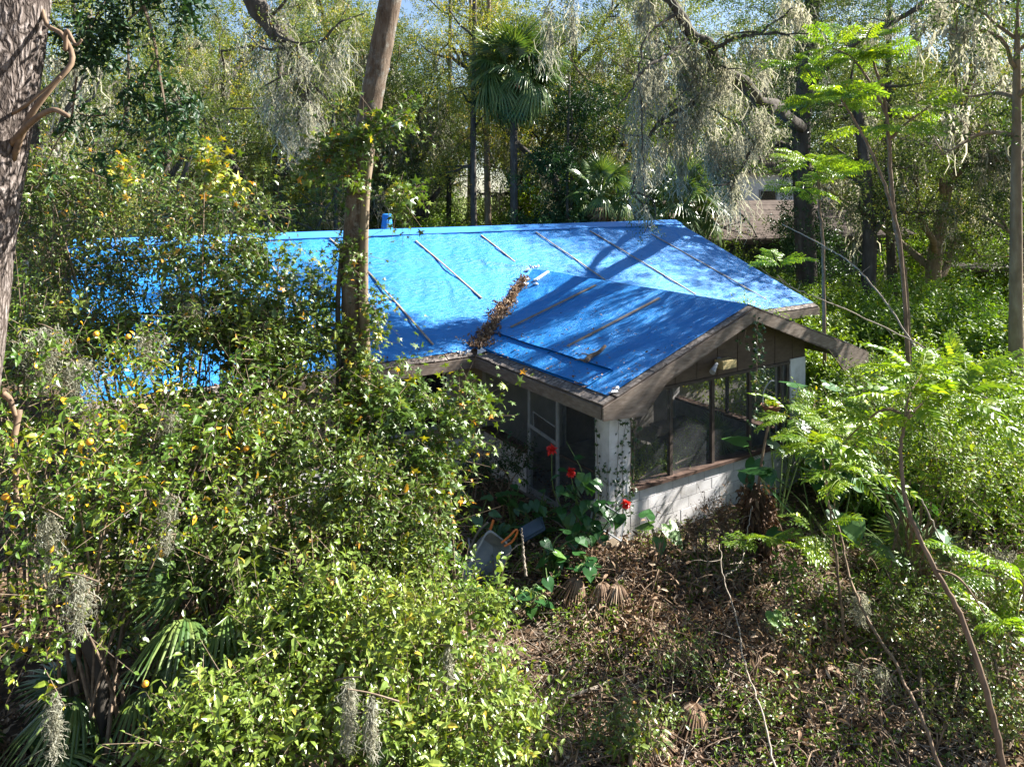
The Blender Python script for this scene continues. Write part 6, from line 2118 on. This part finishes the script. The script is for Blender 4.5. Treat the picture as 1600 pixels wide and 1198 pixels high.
def red_flowers():
    rg = np.random.default_rng(9)
    b = np.array(at_ground(905, 11.9, 0))
    t = thing('flowering_shrub', 'lanky shrub with large leaves and red flower heads in front of the porch door', 'flowering plant', tuple(b))
    stems = [[b, A(880, 800, 11.9), A(864, 760, 11.9), A(862, 706, 11.9)], [b, A(905, 800, 11.8), A(898, 770, 11.8), A(892, 742, 11.8)], [b + (.2, 0, 0), A(940, 830, 11.6), A(962, 800, 11.6), A(977, 790, 11.6)], [b, A(900, 780, 11.9), A(910, 740, 11.9), A(885, 690, 12)], [b, A(925, 820, 11.7), A(935, 780, 11.7), A(930, 740, 11.8)]]
    for s in stems:
        part('stem', tube(G(), smooth_path(s, 16), np.linspace(.014, .006, 16), 6), 'green_stem', t)
    L = [(880, 735, 11.9, .26, .3, -.1, .2), (905, 715, 11.9, .26, .4, .2, .15), (868, 745, 11.8, .22, 3.3, -.3, .3), (895, 765, 11.8, .34, -.2, -.4, .25), (915, 760, 11.7, .30, .5, -.3, .45), (908, 745, 11.7, .26, -1.0, -.5, .95), (925, 790, 11.6, .32, -.4, -.5, .3), (905, 800, 11.6, .34, -1.0, -.6, .2), (940, 790, 11.6, .30, .3, -.5, .35), (950, 810, 11.5, .30, -.6, -.6, .3),
         (900, 825, 11.5, .28, -2.2, -.6, .45), (875, 765, 11.8, .24, -2.0, -.6, .5), (930, 765, 11.7, .28, .9, -.1, .3), (955, 785, 11.6, .24, 1.1, 0, .3), (885, 790, 11.7, .26, 2.6, -.4, .35), (918, 815, 11.5, .26, -1.5, -.8, .4)]
    for k in range(34):
        L.append((rg.normal(912, 24), rg.uniform(745, 850), rg.uniform(11.4, 11.9), rg.uniform(.20, .38), rg.uniform(-2.6, .9), rg.uniform(-.9, 0), rg.uniform(.05, .6)))
    for px, py, v, s, yaw, pitch, tone in L:
        p = A(px, py, v)
        d = np.array([math.cos(yaw) * math.cos(pitch), math.sin(yaw) * math.cos(pitch), math.sin(pitch)])
        N = np.array([-math.cos(yaw) * math.sin(pitch), -math.sin(yaw) * math.sin(pitch), math.cos(pitch)]) + rg.normal(0, .15, 3)
        place_part('leaf', leaf_mesh('broad', T_oval(.74, .07, .22), 'taro_leaf', tone), t, p - d * s * .4, d, N, s * .9)
    for px, py, v, r in ((862, 703, 11.9, .095), (892, 738, 11.8, .09), (978, 787, 11.6, .08), (712, 621, 10.4, .03), (652, 690, 10.2, .03)):
        c = A(px, py, v)
        if py < 700 and px < 800:
            continue
        g = G()
        n = 46
        d = rdir(n, rg) + (0, -.2, .35)
        scatter(g, T_oval(.55, .1, .3), np.tile(c, (n, 1)) + nrm(d) * .012, d, UP + rg.normal(0, .6, (n, 3)), r * rg.uniform(.7, 1.1, n), rg.uniform(0, 1, n))
        part('flower', g, 'hibiscus', t)


red_flowers()


def ivy(label, lines, seed, size, r, name='ivy_vine', n_per=1.0, keep=60, mat='ivy_leaf'):
    rg = np.random.default_rng(seed)
    t = thing(name, label, 'vine', tuple(lines[0][0]))
    g = G()
    Ps, Xs = [], []
    for l in lines:
        W = smooth_path(l, 30)
        W[1:-1] += rg.normal(0, .006, (28, 3))
        tube(g, W, np.linspace(.006, .003, 30), 4)
        ln = np.linalg.norm(np.diff(W, axis=0), axis=1).sum()
        m = int(ln * 26 * n_per)
        i = rg.integers(0, 30, m)
        Ps.append(W[i] + rg.normal(0, r, (m, 3)))
    P = np.vstack(Ps)
    n = len(P)
    out = np.array([.0, -.9, .3])
    X = rg.normal(0, .6, (n, 3)) + (0, -.2, -.6)
    part('stems', g, 'twig', t)
    leaves(t, 'lobed', TL, mat, (P, X, out + rg.normal(0, .4, (n, 3)), size * rg.uniform(.6, 1.25, n), np.clip(rg.normal(.4, .25, n), 0, 1)), keep)
    return t


def col(x, z, y=GY - .03):
    return H(x, y, z)


ivy('ivy trails climbing the white block column at the porch corner', [[col(.52, 0), col(.56, .7), col(.60, 1.3), col(.62, 2.1)], [col(.70, .1), col(.72, .8), col(.70, 1.4), col(.78, 2.0)], [col(.86, .4), col(.88, 1.0), col(.90, 1.6), col(.88, 2.2)],
    [H(.41, -3.5, .1), H(.41, -3.52, .8), H(.41, -3.45, 1.4), H(.41, -3.42, 2.0)], [H(.42, -3.66, .0), H(.42, -3.68, .6), H(.42, -3.7, 1.3)], [col(.95, .7), col(.96, 1.2), col(1.0, 1.9), col(1.05, 2.2)]], 5, .085, .03, 'ivy_vine', .9, 140)
ivy('ivy tuft hanging from the gable peak in front of the screens', [[H(3.60, -4.15, 3.55), H(3.62, -4.16, 3.2), H(3.66, -4.16, 2.9)], [H(3.55, -4.16, 3.5), H(3.72, -4.17, 3.1), H(3.70, -4.17, 2.7)], [H(3.66, -4.16, 3.4), H(3.62, -4.16, 2.8), H(3.64, -4.15, 2.3)], [H(3.64, -4.16, 2.9), H(3.60, -4.15, 2.0), H(3.58, -4.15, 1.4)], [H(3.4, -4.1, 3.3), H(3.35, -4.1, 3.1), H(3.42, -4.1, 2.95)]], 6, .10, .06, 'ivy_vine', .9, 70)


def porch_vines():
    """ferny growth inside the porch pressing against the lower screens"""
    rg = np.random.default_rng(3)
    t = thing('porch_vine', 'ferny vine growing along the inside of the lower gable screens', 'vine', tuple(H(1.6, -3.4, 0)))
    n = 900
    x = rg.uniform(1.0, 2.85, n)
    z = .6 + rg.uniform(0, 1, n) * (.75 + .25 * np.sin(x * 5))
    P = np.array([H(a, -3.42 + c, b) for a, b, c in zip(x, z, rg.uniform(-.12, .2, n))])
    g = G()
    sprigs(g, TS, P, rdir(n, rg) + UP * .3, .16, 7, .05, rng=rg)
    part('foliage', g, 'bush_leaf', t, True)
    gs = G()
    for k in range(9):
        i = rg.integers(0, n)
        tube(gs, smooth_path([H(x[i], -3.4, -.02), H(x[i] + .05, -3.4, .4), P[i]], 8), .006, 4)
    part('stems', gs, 'twig', t)


porch_vines()


# ------------------------------------------------------------------ garden clutter
def wheelbarrow():
    v = 11.3
    b = np.array(at_ground(752, v, 0.0))
    t = thing('wheelbarrow', 'grey wheelbarrow tub tipped up on its nose with an orange handle', 'wheelbarrow', tuple(b))
    # local frame: tub axis e runs from nose (low, left) to rear rim (high, right)
    nose, rear = A(738, 925, v - .25), A(782, 842, v + .15)
    e = nrm(rear - nose)
    L = np.linalg.norm(rear - nose)
    w = nrm(np.cross(e, np.array([-.15, 1.0, .35])))
    if w[0] < 0:
        w = -w
    n = np.cross(w, e)
    if n[1] > 0:
        n = -n                                    # open side faces the camera
    def Pt(a, s, d):
        return nose + e * a * L + w * s + n * d
    # tub: rim loop and floor loop with rounded corners
    def loop(a0, a1, s0, s1, d, r=.12):
        pts = []
        for (ca, cs, t0) in ((a1 - r, s1 - r * .8, 0), (a0 + r, s1 - r * .8, 90), (a0 + r, -s0 + r * .8, 180), (a1 - r, -s0 + r * .8, 270)):
            for k in range(5):
                th = math.radians(t0 + 90 * k / 4)
                pts.append(Pt(ca + r * math.cos(th), cs + r * .8 * math.sin(th), d))
        return np.array(pts)
    rim, lip, floor = loop(0, 1.0, .27, .27, 0), loop(-.03, 1.03, .30, .30, -.005), loop(.18, .86, .17, .17, -.26)
    inner = floor + n * .015
    m = len(rim)
    def ring(g, a, b):
        g.add(np.vstack([a, b]), quads=[(k, (k + 1) % m, m + (k + 1) % m, m + k) for k in range(m)])
    g = G()
    ring(g, rim, inner)
    g.add(np.vstack([inner, inner.mean(0)[None]]), tris=[(k, (k + 1) % m, m) for k in range(m)])
    out = loop(-.01, 1.01, .28, .28, -.03)
    fo = floor - n * .02
    ring(g, out, fo)
    g.add(np.vstack([fo, fo.mean(0)[None]]), tris=[(k, (k + 1) % m, m) for k in range(m)])
    ring(g, rim, lip)
    ring(g, lip, out)
    part('tub', g, 'tub', t)
    for s in (-.22, .22):
        p0, p1, p2 = Pt(.1, s * .5, -.31), Pt(.8, s, -.31), Pt(1.12, s * 1.2, -.14)
        part('handle_bar', tube(G(), smooth_path([p0, p1, p2], 12), .017, 7), 'steel', t)
    p = Pt(1.02, .22, -.02)
    g = G()
    q = [A(783, 848, v), A(795, 838, v + .02), A(806, 827, v + .05), A(808, 832, v + .05), A(800, 846, v + .02), A(788, 853, v)]
    tube(g, smooth_path(q, 16), .016, 6)
    part('orange_handle', g, 'orange_plastic', t)
    part('orange_handle', bar(A(766, 828, v + .3), A(771, 812, v + .4), .03, .03), 'orange_plastic', t)
    g = G()
    for k in range(2):
        s = (-.18, .18)[k]
        bar(Pt(.55, s, -.29), Pt(.75, s, -.52), .03, .01, (0, 0, 1), g)
    bar(Pt(.75, -.18, -.52), Pt(.75, .18, -.52), .03, .01, (0, 0, 1), g)
    part('leg_brace', g, 'steel', t)
    c = Pt(-.05, 0, -.36)
    ang = np.linspace(0, 2 * np.pi, 19)
    wheel = c + (np.cos(ang)[:, None] * e + np.sin(ang)[:, None] * n) * .13
    wh = part('wheel', tube(G(), wheel, .045, 8, cap=False), 'black_rubber', t)
    hub = G()
    tube(hub, np.array([c - w * .05, c + w * .05]), .07, 10)
    o = link('hub', hub.mesh('hub', M['steel'], t.location), wh)


wheelbarrow()


def clutter():
    # blue plastic lid
    c = A(832, 826, 12.2)
    t = thing('storage_lid', 'blue grey plastic lid lying tilted behind the tub', 'lid', tuple(c))
    g = G()
    e1, e2 = nrm(np.array([.9, .2, .42])), nrm(np.array([-.2, .75, .45]))
    nn = nrm(np.cross(e1, e2))
    for a, d in ((1.0, 0), (.9, .03)):
        pass
    V = [c + e1 * x * .20 + e2 * y * .12 for x, y in ((-1, -1), (1, -1), (1, 1), (-1, 1))]
    V += [c + e1 * x * .18 + e2 * y * .10 + nn * .04 for x, y in ((-1, -1), (1, -1), (1, 1), (-1, 1))]
    part('lid', g.add(V, quads=BOXF), 'blue_plastic', t)
    g = G()
    for i, j in ((0, 1), (1, 2), (2, 3), (3, 0)):
        bar(V[i] - nn * .006, V[j] - nn * .006, .025, .03, tuple(nn), g)
    part('rim', g, 'blue_plastic', t)
    # fallen window screen
    p, q = A(922, 815, 11.7), A(970, 845, 11.5)
    up = np.array([.12, .38, .20])
    t = thing('fallen_screen', 'fallen insect screen in a white frame leaning at the column foot', 'screen', tuple(p))
    for a, b in ((p, q), (p + up, q + up), (p, p + up), (q, q + up)):
        part('frame', bar(a, b, .025, .018), 'white_frame', t)
    part('mesh_panel', G().add([p, q, q + up, p + up], quads=[(0, 1, 2, 3)]), 'screen', t)
    # potted plant on the dead pillar
    c = A(1205, 640, 12.0)
    base = np.array(at_ground(1190, 11.9, -.2))
    pil = thing('dead_stump', 'short dead stump shaggy with brown leaves below the flower pot', 'dead tree', tuple(base))
    topz = A(1180, 770, 11.9)
    P = smooth_path([base - (0, 0, .2), base * .6 + topz * .4 + (.03, 0, 0), topz], 16)
    part('trunk', tube(G(), P, np.linspace(.12, .08, 16), 9), 'brown_stem', pil, smooth=True)
    rg = np.random.default_rng(8)
    n = 1500
    i = rg.integers(0, 16, n)
    a = rg.uniform(0, 6.28, n)
    Q = P[i] + np.stack([np.cos(a) * .13, np.sin(a) * .13, rg.normal(0, .1, n)], -1) + rg.normal(0, .06, (n, 3))
    X = np.stack([np.cos(a) * .7, np.sin(a) * .7, -.7 + rg.normal(0, .6, n)], -1) + rg.normal(0, .4, (n, 3))
    g = G()
    scatter(g, TNARROW, Q, X, np.stack([np.cos(a), np.sin(a), .5 + 0 * a], -1) + rg.normal(0, .3, (n, 3)), rg.uniform(.06, .24, n), np.clip(rg.normal(.12, .18, n), 0, 1))
    part('dead_leaves', g, 'dead_leaf', pil, True)
    part('stake', tube(G(), smooth_path([topz - (0, 0, .3), topz * .5 + c * .5, c - (0, 0, .05)], 8), .022, 6), 'brown_stem', pil)
    pot = thing('flower_pot', 'brown basket pot with a pale curved hanger on a stake beside the porch', 'flower pot', tuple(c))
    z = np.array([-.06, -.055, .05, .06, .055, -.02])
    r = np.array([.09, .10, .155, .165, .14, .12])
    part('pot', tube(G(), c + np.stack([0 * z, 0 * z, z + .02], -1), r, 16, cap=True), 'pot_brown', pot)
    part('hanger', tube(G(), smooth_path([c + (-.14, 0, .08), c + (-.12, 0, .30), c + (-.02, 0, .46), c + (.05, 0, .47)], 14), .009, 6), 'white_frame', pot)
    n = 60
    g = G()
    d = rdir(n, rg) * (1, 1, .4) + UP * .8
    scatter(g, TNARROW, c + (0, 0, .05) + rg.normal(0, .05, (n, 3)) * (1, 1, .2), d, rdir(n, rg), rg.uniform(.06, .16, n), rg.uniform(.3, 1, n))
    part('plant', g, 'bush_leaf', pot, True)
    # terracotta block at the column foot
    b = A(968, 848, 11.9)
    t = thing('concrete_footing', 'worn tan footing block at the foot of the corner column', 'block', (b[0], b[1], 0))
    g = prism([(-.16, -.25), (.17, -.25), (.15, .14), (.02, .18), (-.14, .13)], 1, -.12, .16)
    link('block', g.mesh('block', M['siding']), t)


clutter()


# ------------------------------------------------------------------ right foreground and ground cover
shrub('weedy_bush', 'weedy bush along the right edge behind the feathery sapling', 'bush',
      [blob(1540, 700, 10.6, .75, .6, .6), blob(1480, 740, 10.4, .6, .6, .5), blob(1600, 820, 9.8, .7, .6, .7), blob(1390, 690, 11, .6, .5, .5), blob(1320, 690, 11.6, .55, .5, .45), blob(1440, 640, 11, .5, .5, .4), blob(1290, 640, 12.2, .45, .5, .4), blob(1370, 610, 12, .45, .5, .35)],
      1500, 'oval', TO, 'bush_leaf', .095, .32, 8, 160, 71, .45, .8, .4, 16)
shrub('weedy_bush', 'dim leafy undergrowth at the lower right beside the bent stems', 'bush',
      [blob(1480, 1000, 9.0, .7, .6, .5), blob(1560, 1060, 8.4, .7, .6, .5), blob(1500, 1150, 7.9, .6, .5, .4), blob(1540, 930, 9.2, .6, .5, .5), blob(1590, 1180, 7.6, .5, .5, .5)],
      1000, 'oval', TO, 'vine_leaf', .075, .30, 8, 160, 72, .4, .8, .5, 16, lambda P: .2 + 0 * P[:, 0])
shrub('weedy_bush', 'small sprouting bush at the bottom edge right of the bright bush', 'bush',
      [blob(960, 1150, 7.7, .34, .3, .28), blob(1030, 1130, 8, .24, .25, .24)], 150, 'oval', TO, 'vine_leaf', .085, .26, 8, 120, 73, .3, .8, .7, 8)
shrub('weedy_bush', 'shaded leafy weeds between the tub and the bright bush', 'bush',
      [blob(690, 930, 9.4, .4, .35, .35), blob(760, 960, 9.2, .3, .3, .3), blob(650, 890, 9.8, .35, .3, .35)], 260, 'oval', TO, 'bush_leaf', .09, .28, 7, 100, 74, .3, .8, .5, 8)
shrub('weedy_bush', 'dark bush in the nook under the window', 'bush', [blob(800, 720, 13.6, .38, .3, .35), blob(740, 735, 13.4, .35, .3, .3)], 260, 'oval', TO, 'dark_leaf', .09, .26, 7, 40, 75, .3, .8, .4, 8)
shrub('weedy_bush', 'brown seeding weeds along the foot of the white wall', 'bush', [blob(1130, 810, 12.0, .5, .25, .16), blob(1090, 835, 11.8, .3, .25, .12)], 240, 'narrow', TNARROW, 'dead_leaf', .09, .22, 6, 40, 76, .2, .5, .8, 14)


shrub('weedy_bush', 'low creeping weeds over the litter at the bottom right of the clearing', 'weeds',
      [blob(1180, 1120, 8.0, .5, .4, .12), blob(1290, 1080, 8.4, .45, .4, .12), blob(1240, 1000, 9.0, .35, .3, .10), blob(1090, 1040, 8.6, .3, .3, .10)], 230, 'oval', TO, 'vine_leaf', .08, .24, 6, 60, 81, .2, .9, .6, 0)
shrub('weedy_bush', 'low green weeds in front of the dead stump and the elephant ears', 'weeds',
      [blob(1260, 900, 9.9, .5, .4, .16), blob(1340, 880, 10.1, .5, .4, .2), blob(1400, 920, 9.6, .45, .4, .2)], 260, 'oval', TO, 'bush_leaf', .10, .28, 6, 60, 82, .2, .9, .6, 0)
taro('elephant ear leaves crowding between the porch end and the bent stem', at_ground(1310, 11.8, 0),
     [(1300 + 26 * math.cos(k * 2.4) * (k % 5), 735 + 14 * math.sin(k * 1.7) * (k % 4), 11.6 + .1 * (k % 4), .34 + .05 * (k % 4), -1.2 + .9 * math.cos(k * 2.1), -.35 - .12 * (k % 4), .3 + .15 * (k % 4)) for k in range(14)], 12)


def litter():
    rg = np.random.default_rng(17)
    # dead leaves all over the forest floor in view
    n = 52000
    y = 6.6 + rg.uniform(0, 1, n) ** 1.3 * 9.5
    x = rg.uniform(-.85, .80, n) * y * .92
    far = rg.random(n) < .14
    x = np.where(far, rg.uniform(5, 14, n), x)
    clump = np.sin(x * 2.3 + 1.2 * np.sin(y * 1.9)) * np.sin(y * 2.9 + np.sin(x * 1.7)) + rg.normal(0, .5, n)
    ok = (clump > -.6)
    x, y = x[ok], y[ok]
    n = len(x)
    z = gz(x, y) + rg.uniform(.005, .06, n)
    g = G()
    tone = np.clip(.42 + .25 * np.sin(x * 1.3 + y) + rg.normal(0, .22, n), 0, 1)
    scatter(g, TDEAD, np.stack([x, y, z], -1), rdir(n, rg) * (1, 1, .35), UP + rg.normal(0, .5, (n, 3)), rg.uniform(.035, .12, n), tone)
    o = link('leaf_litter', g.mesh('leaf_litter', M['dead_leaf']))
    o['kind'] = 'stuff'
    tag(o, 'brown carpet of dead leaves over the garden floor in front of the porch', 'leaves')
    # fine dead stalks and twigs
    n = 5200
    y = 7.2 + rg.uniform(0, 1, n) * 6
    x = rg.uniform(-.2, .75, n) * y * .9
    P = np.stack([x, y, gz(x, y) + rg.uniform(.02, .12, n)], -1)
    D = rdir(n, rg) * (1, 1, .35)
    g = G()
    twigs(g, P, P + D * rg.uniform(.1, .55, n)[:, None], .0045)
    o = link('dead_stalks', g.mesh('dead_stalks', M['pale_twig']))
    o['kind'] = 'stuff'
    tag(o, 'thin dead stalks and twigs strewn over the leaf litter', 'twigs')
    # seedlings and creeping vine leaves
    n = 5600
    y = 7.2 + rg.uniform(0, 1, n) ** 1.1 * 6.5
    x = rg.uniform(-.25, .76, n) * y * .9
    dens = np.sin(x * 1.9 + 2) * np.cos(y * 1.6) + .35 * (x > 3.3) + rg.normal(0, .45, n)
    ok = dens > .05
    x, y = x[ok], y[ok]
    P = np.stack([x, y, gz(x, y) + rg.uniform(.0, .10, len(x))], -1)
    g = G()
    sprigs(g, TS, P, rdir(len(x), rg) * .6 + UP * .6, .18, 6, .075, np.clip(rg.normal(.45, .2, len(x)), 0, .9), rng=rg)
    o = link('ground_cover', g.mesh('ground_cover', M['bush_leaf']))
    o['kind'] = 'stuff'
    tag(o, 'green seedlings and creepers sprouting through the leaf litter', 'ground cover')
    # dry vines looping over the litter
    g = G()
    for k in range(300):
        v = rg.uniform(7.4, 12.2)
        u = rg.uniform(-.02, .62) * v * .92
        p = np.array([u, v, gz(u, v)])
        a = rg.uniform(0, 6.28)
        L = rg.uniform(.4, 1.4)
        q = p + (math.cos(a) * L, math.sin(a) * L * .7, 0)
        q[2] = gz(q[0], q[1])
        m1 = p * .7 + q * .3 + rg.normal(0, .10, 3) + (0, 0, rg.uniform(.06, .34))
        m2 = p * .3 + q * .7 + rg.normal(0, .10, 3) + (0, 0, rg.uniform(.04, .30))
        tube(g, smooth_path([p, m1, m2, q], 10), rg.uniform(.004, .010), 4, cap=False)
    o = link('dry_vines', g.mesh('dry_vines', M['brown_stem'], smooth=True))
    o['kind'] = 'stuff'
    tag(o, 'dry leafless vines looping over the litter of the clearing', 'vines')
    # dead fern and stalk heaps by the column
    g = G()
    n = 6500
    c = np.array([(2.9, 9.3, 0), (1.6, 9.7, 0), (3.3, 8.2, 0), (1.75, 11.3, .05), (2.5, 11.1, 0), (1.2, 11.5, .05), (3.2, 10.6, 0), (2.2, 10.4, 0), (3.9, 9.2, 0), (4.6, 9.8, 0)])
    k = rg.integers(0, len(c), n)
    P = c[k] + rg.normal(0, 1, (n, 3)) * (.45, .35, .05)
    P[:, 2] = gz(P[:, 0], P[:, 1]) + np.abs(rg.normal(0, .17, n))
    scatter(g, TNARROW, P, rdir(n, rg) + (0, 0, -.3), rdir(n, rg) + UP * .5, rg.uniform(.05, .15, n), np.clip(rg.normal(.5, .25, n), 0, 1))
    o = link('dead_brush', g.mesh('dead_brush', M['dead_leaf']))
    o['kind'] = 'stuff'
    tag(o, 'heaps of withered brown brush in front of the porch corner', 'brush')


litter()


def ground_fronds():
    rg = np.random.default_rng(31)
    for k, (px, v, n, lab) in enumerate([(1010, 9.6, 3, 'pale dead palm fronds on the litter in the middle of the clearing'), (1120, 8.6, 3, 'pale dead palm fronds on the litter right of the clearing centre'), (1290, 8.4, 2, 'pale dead palm frond behind the moss tassels'), (960, 10.8, 3, 'withered palm fronds heaped left below the column'), (1180, 10.2, 3, 'withered palm fronds at the foot of the dead stump')]):
        b = np.array(at_ground(px, v, 0))
        b[2] = gz(b[0], b[1]) + .12
        t = thing('dead_palm_frond', lab, 'palm frond', tuple(b), 0, 'dead fronds on the garden floor')
        for i in range(n):
            a = rg.uniform(0, 6.28)
            place_part('frond', DEADFAN[0], t, b + rg.normal(0, .12, 3) * (1, 1, .2), (math.cos(a), math.sin(a), .15), UP + rg.normal(0, .3, 3), rg.uniform(.28, .42))


ground_fronds()


def sticks():
    rg = np.random.default_rng(23)
    S = [(900, 970, 990, 900), (930, 880, 880, 940), (1090, 905, 1180, 880), (1060, 1000, 1150, 985), (985, 1010, 1100, 1060), (1200, 1020, 1270, 1000), (1120, 1090, 1160, 1010), (1240, 1060, 1200, 1130), (1020, 1140, 1110, 1100), (1300, 1110, 1260, 1190), (840, 800, 910, 850), (780, 775, 860, 790), (700, 830, 660, 860), (1340, 1000, 1420, 1030), (880, 1080, 960, 1050), (1130, 950, 1060, 960)]
    LB = ['pale stick slanting up the brush heap right of the bright bush', 'brown stick pointing at the tub from the clearing', 'pale stick below the brown weeds at the wall', 'brown level stick in the middle of the clearing', 'long pale stick lying across the left of the clearing', 'short brown stick right of the lime heart leaf', 'pale upright stick at the pale wandering stem', 'brown stick at the bottom of the clearing, right of the wandering stem',
          'pale level stick right of the sprouting bottom bush', 'brown stick at the bottom edge below the moss tassels', 'pale stick under the red flowers behind the tub', 'brown stick in the dark nook below the window', 'pale stick in the shade left of the tub', 'brown stick beside the bent stem above the moss tassels', 'pale stick in the shade right of the bright bush', 'brown stick below the small bright elephant ear']
    for k, (x0, y0, x1, y1) in enumerate(S):
        def gpt(px, py):
            v = CAM_Z / ((py - HORIZON) / F_PX)
            x = (px - 800) / F_PX * v
            return np.array([x, v, float(gz(x, v)) + .07])
        p, q = gpt(x0, y0), gpt(x1, y1)
        t = thing('stick', LB[k], 'stick', tuple(p), 0, 'dead sticks on the garden floor')
        m = (p + q) / 2 + (rg.normal(0, .06), rg.normal(0, .06), .04)
        r = rg.uniform(.010, .022)
        part('stick', tube(G(), smooth_path([p, m, q], 9), np.linspace(r, r * .6, 9), 6), ('pale_twig', 'brown_stem')[k % 2], t)


sticks()
